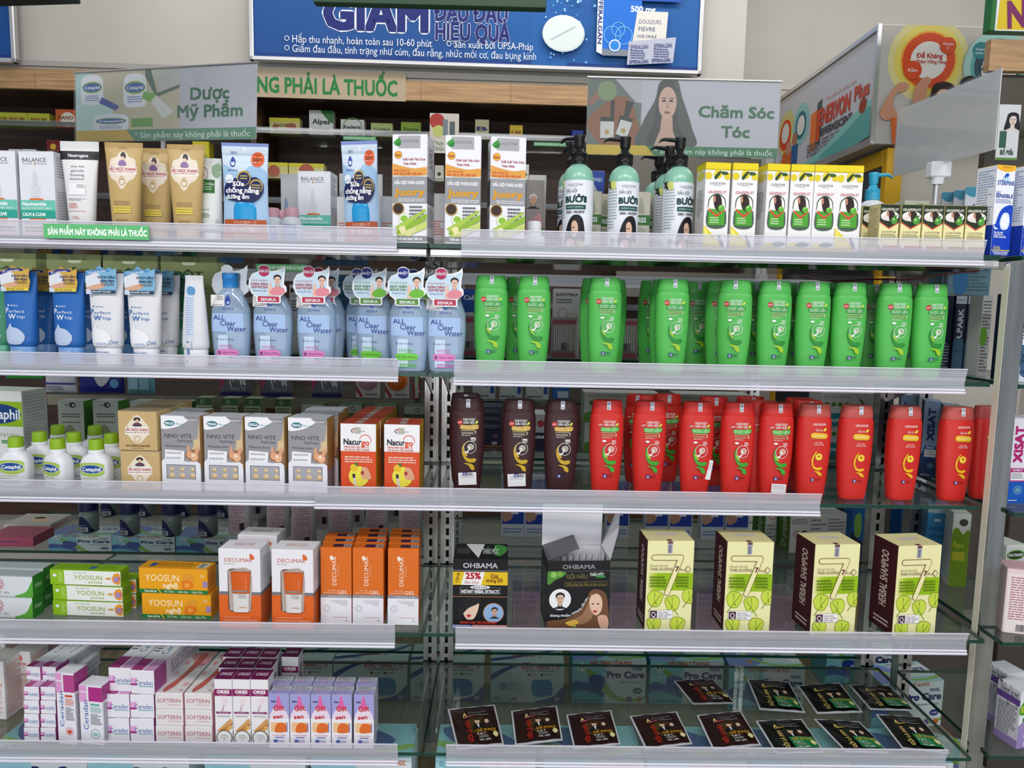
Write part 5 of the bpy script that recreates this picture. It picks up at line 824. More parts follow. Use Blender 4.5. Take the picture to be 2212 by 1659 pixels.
# sunscreen pouches: clear film pouch, bottle inside
def pouch(name, w, h):
    r = empty(name); r['category'] = 'pouch'; mb = MB(); n = 14; vs = []; fs = []
    n = 26
    def zz(u, v): return .009*(max(0, math.sin(math.pi*u))**.6)*(max(0, math.sin(math.pi*min(1, v*1.15)))**.5)*(1.0 if v < .8 else .5)
    for sgn in (-1, 1):
        k = len(vs)
        for j in range(n+1):
            for i in range(n+1):
                u, v = i/n, j/n; vs.append(((u-.5)*w*(1-.06*math.sin(math.pi*v)), .012+sgn*zz(u, v)+sgn*.0003, v*h))
        for j in range(n):
            for i in range(n):
                a = k+j*(n+1)+i; f = [a, a+1, a+n+2, a+n+1]; fs.append(f if sgn < 0 else f[::-1])
    mb.add(vs, fs, M('#a8c6e4', 's'), True)
    def S(x, y, o): u = x/w; v = y/h; return ((u-.5)*w*(1-.06*math.sin(math.pi*v)), .012-zz(u, v)-.0003-o, y)
    Art(mb, S, w, h, 's', fine=.006, off=.0004).draw([R(0, 0, 1, .035, '#7d8ec6'), R(.01, .035, .99, .3, '#cddbe8'), Sm([(0, .22), (.4, .3), (.7, .22), (1, .3), (1, .42), (0, .4)], '#9cc0e0', 3), E(.5, .07, .055, '#e6ecf2'), T('専科', .26, .1, .03, '#4a5aa0', .14), Sm([(.24, .14), (.3, .19), (.29, .235), (.24, .25), (.19, .235), (.18, .19)], '#24409c', 4), E(.245, .215, .04, '#dbe4ec'), T('SENKA', .24, .28, .022, '#3c4f9c', .24)] +
        [Pg([(.78+.15*q*math.cos(t), .165+.082*q*math.sin(t)) for t, q in [(i*math.pi/16, 1 if i % 2 else .9) for i in range(32)]], '#e5602c'), T('SPF', .78, .125, .02, '#6a2c14', .1), T('50+', .78, .165, .038, '#4c2414', .2, b=2), T('PA++++', .78, .21, .014, '#6a2c14', .14),
         R(.02, .9, .98, 1, '#c2602e'), R(.04, .78, .96, 1, '#b9592c'), T('さらさら肌キープ', .5, .81, .026, '#f3dccb', .5), R(.2, .835, .8, .838, '#f3dccb'), T('汗・水に強い!', .5, .88, .042, '#f8e6d8', .6, b=2), T('紫外線をカット', .5, .95, .035, '#f3dccb', .5),
         Sm([(.06, .44), (.2, .37), (.36, .36), (.44, .3), (.58, .29), (.66, .35), (.78, .35), (.92, .42), (.9, .52), (.72, .6), (.4, .6), (.14, .58), (.04, .52)], '#141d55', 4), E(.5, .36, .15, '#caa93c', .075), E(.5, .365, .13, '#141d55', .065), E(.77, .44, .14, '#caa93c', .07), E(.77, .445, .12, '#141d55', .06), L(.42, .33, .58, .38, 2, '#cdb65c'), L(.68, .42, .86, .47, 2, '#cdb65c'),
         E(.17, .37, .1, '#e6ecf2', .045), T('NHẬT', .17, .385, .02, '#3c4f9c', .14), T('Sữa', .38, .42, .045, '#f4f6fa', .26, b=3), T('chống nắng', .46, .485, .05, '#f4f6fa', .74, b=3), T('dưỡng ẩm', .36, .55, .045, '#f4f6fa', .52, b=3)])
    mb.obj('film_pouch', r)
    mb = MB(); prof = [(.001, .2*w, .009, 2.4, .012), (h*.3, .28*w, .0115, 2.4, .0118), (h*.32, .275*w, .0113, 2.4, .0118), (h*.33, .28*w, .0115, 2.4, .0118), (h*.38, .26*w, .0113, 2.4, .012), (h*.42, .2*w, .01, 2.4, .012), (h*.45, .1*w, .005, 2.4, .012)]
    prof = [(z+h*(.0 if i == 0 else 0), a, b+.0005, e, cy) for i, (z, a, b, e, cy) in enumerate(prof)][1:]
    mb.loft(srings([(h*.22, .27*w, .0118, 2.4, .012)]+prof, 28), M('#1f9ad6', 'g')); mb.obj('sunscreen_bottle', r)
    mb = MB(); mb.add([((-.46)*w, -.0002+.003, h*.93), (.46*w, .0028, h*.93), (.46*w, .0028, h*.9), (-.46*w, .0028, h*.9)], [[3, 2, 1, 0]], M('#dfe9f2', 't')); mb.obj('zip_band', r); return r
w_, h_ = dim(476, 580, 308, 1.34, Z[1]); p1 = pouch('sunscreen_pouch', w_*.97, h_); inst(p1, (Xat(529, 1.34, Z[1]+.08), 1.335, Z[1]+.0004), 'wide blue sunscreen pouch with an orange badge beside the small white tube', r_(2))
w_, h_ = dim(738, 818, 303, 1.36, Z[1]); p2 = pouch('sunscreen_pouch', w_, h_); inst(p2, (Xat(781, 1.36, Z[1]+.08), 1.355, Z[1]+.0004), 'narrow blue sunscreen pouch with an orange badge beside the first silver carton', r_(-4), ry=r_(-2))
def small_bottle(name, col, capc, w, h, art=(), ch=.018, cat='bottle', capk='s', neck=.62, rad=2.0, bodyk='s', dome=0):
    r = empty(name); r['category'] = cat; s = w/2; cy = s*.75 if rad > 2 else s; D = cy; HB = h-ch
    pr = [(0, s*.9, D*.9, rad, cy), (.003, s, D, rad, cy), (HB*.72, s, D, rad, cy), (HB*.84, s*.93, D*.93, rad, cy), (HB*.92, s*.8, D*.8, rad, cy), (HB*.96, s*neck, D*neck, 2, cy), (HB, s*neck, D*neck, 2, cy)]
    mb = MB(); mb.loft(srings(pr, 30), M(col, bodyk)); S0 = surf([p[:4] for p in pr], cy)
    Art(mb, lambda x, y, o: S0(x-s, y, o), w, HB, fine=.008).draw(art); mb.obj('body', r)
    c = s*neck*1.08; mb = MB(); cp = [(HB-.001, c, c, 2, cy), (h-.003, c*.97, c*.97, 2, cy), (h, c*.85, c*.85, 2, cy)]
    if dome: cp = [(HB-.001, c, c, 2, cy), (HB+ch*.5, c, c, 2, cy), (HB+ch*.8, c*.88, c*.88, 2, cy), (h-.001, c*.55, c*.55, 2, cy), (h, c*.2, c*.2, 2, cy)]
    mb.loft(srings(cp, 26), M(capc, capk)); mb.obj('cap', r); H_[r.name] = h; return r
lot = small_bottle('baby_bottle', '#dde3ea', '#d8a6b4', .042, .075, [R(.18, .3, .82, .95, '#5f86c6'), L(.24, .4, .76, .85, 5, '#a8c0e4')], .016)
for px, bk, lb in ((588, .16, 'white bottle with a pink cap right behind the wide blue pouch'), (604, .2, 'white bottle with a pink cap, partly hidden, left of the dropper carton'), (630, .15, 'white bottle with a pink cap touching the dropper carton')): P(lot, px, 1, bk, lb, group='pink capped bottles')
for x0, x1, yt, lb, s in ((607, 645, 376, 'clear boxed card standing behind the dropper carton', 'Ch'), (733, 826, 376, 'pale display card behind the narrow blue pouch', 'Cho')):
    o = box_kind('display_card', 'card', x0, x1, yt, 1, .26, .004, '#b9bdc0', [E(.3, .45, .12, '#7f98b0', .14), T(s, .1, .58, .12, '#2f6a5a', .2, b=2), R(0, .85, 1, 1, '#c9b95a')], flap=False); P(o, (x0+x1)/2, 1, .26, lb)
hb = box_kind('remedy_carton', 'carton', 820, 848, 425, 1, .12, .04, '#dcdcdc', [L(.1, .5, .9, .8, 6, '#cf6a54'), T('VICTRONA', .5, .9, .03, '#cf6a54', .6)])
P(hb, 835, 1, .12, 'plain white carton with red lines left of the first silver carton', group='white cartons with red lines'); P(hb, 742, 1, .14, 'plain white carton with red lines behind the narrow blue pouch', group='white cartons with red lines'); P(hb, 947, 1, .07, 'plain white carton between the first and second silver cartons', group='white cartons with red lines')
# =============================================================== top shelf, silver cartons
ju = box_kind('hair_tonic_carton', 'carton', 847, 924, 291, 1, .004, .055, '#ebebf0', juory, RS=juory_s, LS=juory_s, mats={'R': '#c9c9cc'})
P(ju, 885, 1, .004, 'tall silver and white carton at the end of the left top rail', r_(-7), 'tall silver and white cartons'); P(ju, 1000, 1, .004, 'tall silver and white carton between two like it', r_(1), 'tall silver and white cartons'); P(ju, 1097, 1, .008, 'tall silver and white carton left of the smiling elderly couple carton', r_(6), 'tall silver and white cartons')
cp = box_kind('photo_carton', 'carton', 1135, 1174, 391, 1, .14, .04, '#8f8a86', [FC(.4, .28, .9, '#c9c6c2', '#c99a80', 'm'), Pg([(.05, .6), (.8, .45), (1, .7), (1, 1), (0, 1)], '#c48a90'), R(.8, .66, 1, .8, '#3f7a44')])
P(cp, 1155, 1, .14, 'carton with a photo of a smiling white haired man')
o = box_kind('spoon_carton', 'carton', 1141, 1178, 379, 1, .2, .05, '#c6c4bc', [T('DÂY THÌA CANH', .5, .08, .03, '#33332f', .8, b=2), T('CẢM XUYÊN', .5, .13, .025, '#33332f', .6)]); P(o, 1160, 1, .2, 'pale carton rising behind the smiling man carton')
sb = small_bottle('lotion_bottle', '#e3e6ea', '#eceef0', .04, .048, [L(.5, .55, .9, .7, 2, '#5a6ab0')], .024, neck=.6); P(sb, 1154, 1, .05, 'small white capped bottle beside the third silver carton')
# pump bottles
lab = [Sm([(.0, .0), (.12, .02), (.1, .12), (.0, .1)], '#26302c', 3), Sm([(.06, .02), (.2, .0), (.24, .1), (.14, .14)], '#d8dc7a', 3), L(.02, .1, .3, .7, 14, '#a8b4b4')] + luck(.66, .08, .03, .46) + [T('DẦU GỘI', .56, .17, .045, '#2b3a38', .38), T('BƯỞI', .66, .29, .085, '#163f3a', .6, b=4), R(.37, .37, .96, .435, '#1c5148'), T('GRAPEFRUIT SHAMPOO', .67, .403, .024, '#cfe4dc', .5), T('ĐEN - MƯỢT', .68, .475, .032, '#2b3a38', .54, b=3),
       Sm([(.68, .52), (.86, .53), (.94, .66), (.92, .95), (.5, .98), (.36, .9), (.44, .7), (.55, .58)], '#15161a', 4), Sm([(.62, .64), (.72, .6), (.8, .66), (.8, .78), (.7, .84), (.63, .78)], '#dfb79c', 4), E(.68, .7, .05, '#2a1d1a', .006), E(.69, .78, .03, '#b23a40', .008), Sm([(.45, .9), (.6, .86), (.72, .9), (.7, 1), (.42, 1)], '#d8a890', 3), E(.22, .9, .1, '#b9b9c2', .05), E(.3, .95, .08, '#e8e4e6', .04), E(.18, .86, .05, '#5a6a68', .03), E(.5, .96, .08, '#eeeae6', .04), E(.86, .93, .09, '#8ab04a', .055), E(.9, .95, .05, '#e0b896', .035)]
w_, h_ = dim(1310, 1376, 352, 1.35, Z[1]); pb = pump_bottle('pump_bottle', '#8cc4ac', lab, w_, h_); H_[pb.name] = h_+.05
P(pb, 1228, 1, .05, 'mint pump bottle turned so its text side shows, leftmost in front', r_(-38), 'mint pump bottles'); P(pb, 1342, 1, .05, 'mint pump bottle standing alone in the middle of the pump bottles', r_(-9), 'mint pump bottles'); P(pb, 1465, 1, .045, 'mint pump bottle with a black haired woman, rightmost in front', 0, 'mint pump bottles')
P(pb, 1206, 1, .13, 'mint pump bottle behind the leftmost one, its pump lower', r_(-70), 'mint pump bottles'); P(pb, 1447, 1, .12, 'mint pump bottle directly behind the rightmost one', r_(8), 'mint pump bottles'); P(pb, 1427, 1, .21, 'mint pump bottle farthest back at the right', r_(14), 'mint pump bottles')
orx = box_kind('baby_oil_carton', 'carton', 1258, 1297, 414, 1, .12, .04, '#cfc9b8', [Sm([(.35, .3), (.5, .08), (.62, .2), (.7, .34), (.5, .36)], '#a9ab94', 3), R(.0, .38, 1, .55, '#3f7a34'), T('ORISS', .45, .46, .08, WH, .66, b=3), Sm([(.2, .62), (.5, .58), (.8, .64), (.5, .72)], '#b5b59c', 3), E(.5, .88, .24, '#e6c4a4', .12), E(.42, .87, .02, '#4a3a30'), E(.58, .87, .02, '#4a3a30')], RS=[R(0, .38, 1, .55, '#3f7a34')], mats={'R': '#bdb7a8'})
for px, bk, lb in ((1279, .12, 'cream carton with a green band between the first two pump bottles'), (1306, .15, 'cream carton with a green band mostly hidden left of the middle pump bottle'), (1384, .115, 'cream carton with a green band just right of the middle pump bottle'), (1404, .17, 'cream carton with a green band left of the farthest pump bottle')): P(orx, px, 1, bk, lb, group='cream baby cartons with a green band')
o = box_kind('heating_pad_carton', 'carton', 1258, 1303, 370, 1, .2, .05, '#bfc2cc', [Sm([(.3, 0), (1, 0), (1, .3), (.75, .26), (.5, .15)], '#2b4a9c', 4), T('PAD', .68, .1, .045, WH, .4), E(.4, .36, .25, '#8a8f9c', .05)]); P(o, 1281, 1, .2, 'grey carton with a blue corner rising behind the cream cartons')
# grapefruit cartons
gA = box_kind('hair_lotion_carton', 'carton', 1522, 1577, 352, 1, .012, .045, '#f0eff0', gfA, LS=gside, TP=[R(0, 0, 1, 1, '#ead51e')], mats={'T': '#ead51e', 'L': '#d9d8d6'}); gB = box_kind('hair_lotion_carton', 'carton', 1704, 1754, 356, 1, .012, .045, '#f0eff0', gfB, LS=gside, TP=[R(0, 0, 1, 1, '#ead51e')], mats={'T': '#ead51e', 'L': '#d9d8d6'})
for pr, px, a, lb in ((gA, 1548, 5, 'leftmost tall yellow topped grapefruit carton'), (gA, 1607, 3, 'tall yellow topped grapefruit carton, second from the left'), (gB, 1678, 6, 'tall yellow topped grapefruit carton, third from the left, after a gap'), (gB, 1730, 0, 'tall yellow topped grapefruit carton, fourth from the left'), (gB, 1781, 0, 'tall yellow topped grapefruit carton, fifth from the left'), (gA, 1833, 0, 'rightmost tall yellow topped grapefruit carton, beside the blue pump')): P(pr, px, 1, .012, lb, r_(a), 'tall grapefruit cartons')
gr = box_kind('grapefruit_carton', 'carton', 1946, 1990, 443, 1, .01, .038, '#eee5a8', grape, LS=[L(.15, .06, .85, .8, 18, '#a39b72')], TP=[R(0, 0, 1, 1, '#d9d092')], mats={'L': '#cfc692'})
for px, a, lb in ((1920, 5, 'leftmost front small cream and dark green carton'), (1967, 0, 'second small cream and dark green carton in the row'), (2014, 0, 'middle small cream and dark green carton in the row'), (2060, 0, 'fourth small cream and dark green carton in the row'), (2107, 0, 'rightmost small cream and dark green carton, beside the blue nasal spray')): P(gr, px, 1, .01, lb, r_(a), 'small grapefruit cartons')
P(gr, 1880, 1, .045, 'small cream and dark green carton set back beside the blue pump bottle', r_(12), 'small grapefruit cartons')
w_, h_ = dim(1846, 1896, 432, 1.44, Z[1]); bp = pump_bottle('pump_bottle', '#dfe6ea', [], w_*1.1, h_, '#dfe6ea', '#37a4c8'); inst(bp, (Xat(1868, 1.46, Z[1]+.08), 1.46, Z[1]), 'white bottle with a sky blue pump behind the grapefruit cartons', r_(180))
st = box_kind('nasal_spray_carton', 'carton', 2143, 2191, 358, 1, .012, .042, '#eef0f6', ster, LS=[L(.1, .04, .9, .62, 20, '#8a98bc'), R(0, .66, 1, 1, '#1238a4')], mats={'L': '#dde2ec', 'T': '#f2b52c'}); P(st, 2167, 1, .012, 'white and blue nasal spray carton beside the small grapefruit cartons', r_(13), 'front nasal spray cartons'); P(st, 2232, 1, .012, 'white and blue nasal spray carton cut by the right edge', r_(13), 'front nasal spray cartons')
s3 = box_kind('nasal_spray_carton', 'carton', 2032, 2062, 410, 1, .2, .035, '#d3dae2', [Sm([(0, 0), (1, 0), (1, .08), (.5, .14), (0, .08)], '#4a9ab8', 3), T('STÉRIMAR', .5, .36, .08, '#2c4a9c', .86, b=2), E(.6, .25, .1, '#3c5aa8'), L(.1, .45, .9, .7, 4, '#8aa0c0')], mats={'L': '#b5bcc8'})
for px, bk, lb in ((2046, .23, 'grey blue nasal spray carton behind the row, beside the steel rod'), (2073, .2, 'grey blue nasal spray carton behind the row, between two others'), (2098, .16, 'grey blue nasal spray carton behind the row, nearest the front blue one')): P(s3, px, 1, bk, lb, r_(-28), 'rear nasal spray cartons')
o = box_kind('herbal_carton', 'carton', 1950, 2004, 434, 1, .2, .04, '#c9cdbc', [E(.6, .1, .3, '#6f9a34', .05)]); P(o, 1977, 1, .2, 'pale carton with a green oval showing above the small grapefruit cartons')
# =============================================================== second shelf, face wash tubes
def hang(kind):
    pts = [(0, .22), (.22, .18), (.3, .22), (.42, .02), (.62, .17), (.8, .08), (.84, .18), (1, .1), (.96, .45), (1, .62), (.94, .95), (.04, 1), (.02, .7), (-.03, .6)]
    c, b, t, s = {'b': ('#d2ab4c', '#2a2f86', '#2c2f6c', 'ẨM MỊN'), 'w': ('#7fb4d6', '#4f8fc4', '#1d3050', 'SÁNG MỊN'), 'g': ('#4f9478', '#2f7a5c', '#163a2c', 'TRONG')}[kind]
    def f(r, cy, h, wt):
        w, hh = wt*.86, wt*.82; x0 = -w/2-.002; z0 = h-hh*.72
        card('hang_card', r, pts, w, hh, x0, z0, cy-.0125, c, [Sm([(.0, .38), (.2, .28), (.4, .3), (.5, .45), (.45, .78), (.2, .85), (.02, .8)], '#dfe2ea', 4), Sm([(.02, .78), (.3, .68), (.58, .62), (.56, .78), (.2, .86)], '#d8a88c', 3), Pg([(-.02, .28), (.4, .14), (.78, .16), (.78, .24), (.4, .24), (.0, .4)], b), T('SỐ 1 NHẬT BẢN' if kind == 'b' else 'LOẠI BỎ BỤI BẨN', .36, .25, .055, WH, .56, b=2, r=8), T('SẠCH SÂU' if kind != 'g' else 'GIẢM', .66, .42, .085, t, .54, b=3), T(s, .68, .55, .085, t, .44, b=3), L(.5, .62, .9, .72, 2, '#6a5a3c'), R(.04, .86, .94, .97, '#e6cb4a' if kind == 'b' else '#26425c'), T('SẢN XUẤT TẠI NHẬT', .5, .915, .055, '#3c3a2c' if kind == 'b' else WH, .6, b=2), E(.06, .95, .12, '#c9d6e6')], k='s')
    return f
def whip(main, txt, blob, clay=0, sub_=''):
    return [E(.2, .365, .025, txt, .012), T('SENKA', .38, .366, .018, txt, .24), T('P', .165, .42, .06, txt, .09, b=2), T('erfect', .46, .428, .033, txt, .46, b=1), T('W', .33, .485, .055, txt, .23, b=2), T('hip', .6, .487, .036, txt, .22, b=1), Sm([(.28, .56), (.34, .6), (.52, .62), (.68, .68), (.68, .74), (.55, .79), (.25, .79), (.1, .74), (.09, .66), (.2, .61)], blob, 5)] + ([T('White Clay', .55, .76, .04, '#4a78b8', .62, r=10)] if clay else []) + [T('濃密泡洗顔料', .4, .865, .018, txt, .42)]
wb_ = mk_tube('face_wash_tube', 14, 85, 20, 83, 588, 2, .035, '#2466b4', whip('', '#e3ecf6', '#b9c9e4'), '#6c9cd6', extra=hang('b'), caph=.03, cw=.82)
for px, bk, rz, lb in ((50, .035, 4, 'blue face wash tube with a yellow card, leftmost in front'), (152, .035, 0, 'blue face wash tube with a yellow card beside the white tubes'), (94, .11, 3, 'blue face wash tube behind, right of the leftmost blue tube'), (120, .14, 2, 'blue face wash tube behind, left of the second front blue tube'), (196, .14, 0, 'blue face wash tube behind the gap before the white tubes'), (270, .16, 0, 'blue face wash tube behind the gap between the two white tubes')): P(wb_, px, 2, bk, lb, r_(rz), 'blue face wash tubes')
ww_ = mk_tube('face_wash_tube', 191, 269, 203, 267, 590, 2, .03, '#dfe0e4', whip('', '#4a78b8', '#eeeff2', 1), '#e2e4ea', extra=hang('w'), caph=.03, cw=.82)
for px, bk, lb in ((233, .03, 'white face wash tube with a blue card, left one in front'), (315, .03, 'white face wash tube with a blue card, right one in front'), (355, .09, 'white face wash tube just behind the right white tube'), (378, .21, 'white face wash tube farthest back beside the green tube')): P(ww_, px, 2, bk, lb, 0, 'white face wash tubes')
wg = mk_tube('face_wash_tube', 366, 425, 376, 422, 596, 2, .1, '#3f8f6c', whip('', '#e3ecf0', '#9cc4b4'), '#5fb494', extra=hang('g'), caph=.03, cw=.82)
P(wg, 396, 2, .145, 'green face wash tube left of the tube seen from its back', group='green face wash tubes'); P(wg, 1, 2, .06, 'green face wash tube cut by the left edge', group='green face wash tubes')
wk = mk_tube('face_wash_tube', 403, 442, 394, 452, 595, 2, .03, '#dedfe3', [R(.22, .1, .56, .7, '#cfd8e8'), Sm([(.26, .14), (.4, .12), (.56, .15), (.54, .21), (.3, .21)], '#5a92c4', 3), L(.24, .24, .54, .66, 16, '#a4b8d8'), B(.26, .72, .38, .9, '#4a7ab8', 14), L(.44, .72, .5, .9, 8, '#6a8ac4'), R(.2, .93, .28, .96, '#3c6ab8')], '#e2e4ea', caph=.03, cw=.86)
P(wk, 423, 2, .03, 'white face wash tube turned to its barcode side')
# micellar water bottles with die cut tags
def micellar(tagk, back=False, stick=True, name='water_bottle'):
    r = empty(name); r['category'] = 'bottle'; Y = 1.34; w, hb = dim(547, 634, 622, Y, Z[2]); s = w/2; D = .0185; cy = D
    pr = [(0, s*.78, D*.8, 2.8, cy), (.003, s*.83, D*.86, 2.8, cy), (hb*.25, s*.92, D*.95, 2.8, cy), (hb*.5, s, D, 2.6, cy), (hb*.72, s*.96, D, 2.5, cy), (hb*.86, s*.76, D*.9, 2.3, cy), (hb*.94, s*.5, D*.72, 2.1, cy), (hb*.985, s*.36, D*.6, 2, cy), (hb, s*.35, D*.6, 2, cy)]
    mb = MB(); mb.loft(srings(pr, 32), M('#c2defa', 't')); bo_ = mb.obj('clear_body', r)
    lq = [(.0025, s*.76, D*.76, 2.8, cy), (hb*.25, s*.86, D*.86, 2.8, cy), (hb*.5, s*.94, D*.92, 2.6, cy), (hb*.66, s*.93, D*.92, 2.5, cy)]
    mb = MB(); mb.loft(srings([q for q in pr[:5]][0:1] + lq[1:], 24), M('#d6e6f8', 't')); mb.obj('liquid', r)
    mb = MB(); S0 = surf([p[:4] for p in pr], cy); c2, c3, nm2, ex = ('#e48ac8', '#d06ab0', 'WHITE', 'Vibrant White') if tagk == 'p' else ('#74cf4a', '#5ab83c', 'FRESH', 'Anti-Shine')
    Art(mb, lambda x, y, o: S0(x-s, y, o), w, hb, fine=.006).draw([R(.08, .33, .86, .56, '#a9c4ea'), T('専科', .5, .06, .03, '#4a6ab0', .2), Sm([(.5, .1), (.56, .16), (.55, .21), (.5, .23), (.45, .21), (.44, .16)], '#24409c', 4), E(.51, .195, .035, '#a9c4ea'), T('SENKA', .5, .27, .03, '#3c58a4', .3), T('ALL', .28, .38, .06, '#1d2f86', .3, b=1), T('Clear', .5, .45, .065, '#1d2f86', .38, b=1), T('Water', .7, .52, .065, '#1d2f86', .44, b=1), R(.24, .6, .5, .95, '#c9dcf0'), T('Micellar Formula', .42, .655, .025, '#3c4f94', .42), T(nm2, .44, .74, .04, c3, .32, b=1),
        Sm([(.24, .78), (.6, .775), (.74, .8), (.74, .84), (.6, .865), (.24, .86), (.2, .82)], c2, 4), T(ex, .52, .82, .028, '#4a2050' if tagk == 'p' else '#1f4a14', .36, b=1), T('✿' if tagk == 'p' else '✓', .27, .82, .04, '#2b2050', .07), L(.3, .9, .72, .96, 2, c3)])
    mb.obj('front_print', bo_)
    mb = MB(); mb.loft(srings([(hb-.001, s*.38, s*.38, 2, cy), (hb+.013, s*.385, s*.385, 2, cy), (hb+.0135, s*.41, s*.41, 2, cy), (hb+.022, s*.41, s*.41, 2, cy), (hb+.025, s*.38, s*.38, 2, cy)], 24), M('#2a86d2', 'g')); mb.obj('cap', r)
    pts = [(.26, .17), (.27, .06), (.36, 0), (.46, 0), (.56, .06), (.58, .16), (.74, .14), (.86, .09), (.96, 0), (.97, .12), (.94, .3), (.93, .5), (.99, .56), (1, .68), (.92, .75), (.84, .82), (.84, .97), (.8, 1), (.25, 1), (.2, .96), (.2, .85), (.07, .74), (0, .56), (.02, .38), (.1, .24)]
    tw, th = w*.94, w*.94; z0 = hb*.82-.002; cc = '#b02a58' if tagk == 'p' else '#1c2a7a'; gt_ = '#b8304c' if tagk == 'p' else '#5a8a3a'
    art = [Sm([(.1, .28), (.3, .19), (.6, .19), (.8, .17), (.93, .1), (.9, .3), (.88, .6), (.8, .76), (.5, .84), (.2, .8), (.06, .66), (.04, .45)], '#c6dbe8', 4), FC(.76, .42, .42, '#1c1618', '#e6c0ac', 'm'), Pg([(.52, .62), (.56, .45), (.6, .45), (.62, .62), (.66, .8), (.52, .8)], '#e6c0ac'), Sm([(.62, .62), (.75, .56), (.92, .6), (.95, .7), (.84, .78), (.66, .78), (.56, .72)], '#e08a94' if tagk == 'p' else '#6db83c', 4), R(.24, .82, .8, .965, gt_), T('SENKA', .52, .9, .075, WH, .4, b=2), Sm([(.28, .16), (.3, .06), (.41, .02), (.53, .06), (.55, .16), (.52, .26), (.41, .3), (.31, .26)], cc, 4), T('KHÔNG CỒN' if tagk == 'p' else 'NHẬT', .41, .16, .07, WH, .24, b=2),
           T('Nước tẩy trang Micellar', .3, .4, .035, gt_, .44), T('DƯỠNG TRẮNG' if tagk == 'p' else 'GIÚP GIẢM', .29, .5, .06, gt_, .44, b=2), T('GIÚP MỜ SẠM' if tagk == 'p' else 'BÓNG DẦU', .29, .58, .06, gt_, .42, b=2), T('Không kích ứng', .3, .67, .04, '#3c5a9c', .34)]
    if back: card('hang_tag', r, pts, tw, th, -w*.5, z0, cy+.004, '#aeb4bb', [], k='m')
    else: card('hang_tag', r, pts, tw, th, -w*.5, z0, -.004, '#eef0f4', art)
    if stick:
        mb = MB(); Art(mb, lambda x, y, o: S0(x-s, y+hb*.76, o+.0004), w*.42, .02, fine=.005).draw([R(.02, 0, 1, 1, '#e9e7e8'), L(.5, .1, .94, .5, 3, '#5f5d60'), L(.1, .84, .9, .96, 1, '#5f5d60')]); mb.obj('white_sticker', r)
    H_[r.name] = hb+.025; return r
mp, mg, mk = micellar('p'), micellar('g', stick=False), micellar('p', True)
P(mk, 500, 2, .04, 'clear blue water bottle whose tag shows its silver back', group='clear blue water bottles')
for px, bk, lb in ((590, .04, 'clear blue water bottle with a pink tag, left one'), (684, .04, 'clear blue water bottle with a pink tag in the middle of the left bay'), (964, .012, 'clear blue water bottle with a pink tag beside the first green bottle')): P(mp, px, 2, bk, lb, group='clear blue water bottles')
P(mp, 705, 2, .09, 'clear blue water bottle with a pink tag hidden behind another'[:60], group='clear blue water bottles')
for px, bk, rz, lb in ((786, .105, 0, 'clear blue water bottle with a green tag, half hidden at the left'), (807, .053, -10, 'clear blue water bottle with a green tag, turned aside in the middle'), (884, .012, 0, 'clear blue water bottle with a green tag at the end of the rail'), (905, .085, 0, 'clear blue water bottle with a green tag behind the end one')): P(mg, px, 2, bk, lb, r_(rz), 'clear blue water bottles')
# =============================================================== green shampoo
GR = shampoo('shampoo_bottle', '#55bb55', shampoo_art('#55bb55', '#2c9a40', '#eef6e6', '#2a8f34', '#a6cf2c')); H_[GR.name] = .182
w_, h_ = dim(1266, 1343, 600, 1.34, Z[2]); GS = h_/.182
for i, (px, rz) in enumerate(((1060, 0), (1152, 0), (1305, 0), (1450, 0), (1577, -20), (1670, 0), (1752, -3), (1831, 0), (1926, -5), (2006, 2))):
    P(GR, px, 2, .035, 'green shampoo bottle, %s in the front row' % ORD[i], r_(rz), 'front row of green shampoo bottles', sc=GS)
for px, bk, rz, lb in ((1118, .085, -14, 'behind the first two front ones'), (1282, .085, -12, 'left behind the third front one'), (1318, .13, 0, 'right behind the third front one'), (1402, .14, -25, 'left behind the fourth front one, farther back'), (1434, .075, -10, 'tucked against the left side of the fourth front one'), (1503, .15, 0, 'in the gap between the fourth and fifth front ones'), (1551, .08, -18, 'tucked left of the fifth front one'), (1624, .11, 0, 'between the fifth and sixth front ones'), (1712, .12, 0, 'between the sixth and seventh front ones'), (1797, .11, 0, 'between the seventh and eighth front ones'), (1878, .11, -14, 'between the eighth and ninth front ones'), (1962, .12, 0, 'between the two rightmost front ones')):
    P(GR, px, 2, bk, 'green shampoo bottle '+lb, r_(rz), 'rear green shampoo bottles', sc=GS)
# =============================================================== brown and red bottles
BRN = shampoo('shampoo_bottle', '#3b1d20', shampoo_art('#3b1d20', '#c9a23a', '#f0e0b0', '#c9a52a', '#d8b43a', '7')); RED = shampoo('shampoo_bottle', '#d02b25', shampoo_art('#d02b25', '#45b03c', '#e6f6dc', '#3fa832', '#a9cf3a')); CON = shampoo('conditioner_bottle', '#d02b25', shampoo_art('#d02b25', '', '', '', '', cond=True), capc='#c0564f')
for b_ in (BRN, RED, CON): H_[b_.name] = .182
w_, h_ = dim(1363, 1439, 868, 1.335, Z[3]); RS_ = h_/.182
for px, bk, lb in ((1010, .03, 'dark brown shampoo bottle with a white sticker, leftmost'), (1120, .025, 'dark brown shampoo bottle with a white sticker, middle one'), (1211, .025, 'dark brown shampoo bottle without a sticker beside the red ones'), (1005, .095, 'dark brown shampoo bottle behind the leftmost one')): P(BRN, px, 3, bk, lb, 0, 'dark brown shampoo bottles', sc=RS_)
def add_sticker(root, u, z, w, h, rot=0):
    mb = MB(); Art(mb, lambda x, y, o: (x-w/2, -o, y), w, h).draw([R(0, 0, 1, 1, '#e6e5e8'), L(.1, .12, .9, .5, 4, '#a9a8ae')]); o = mb.obj('white_sticker', root); o.location = (u, -.0004 if z < .02 else .0005, z); o.rotation_euler = (r_(-2), r_(rot), 0); return o
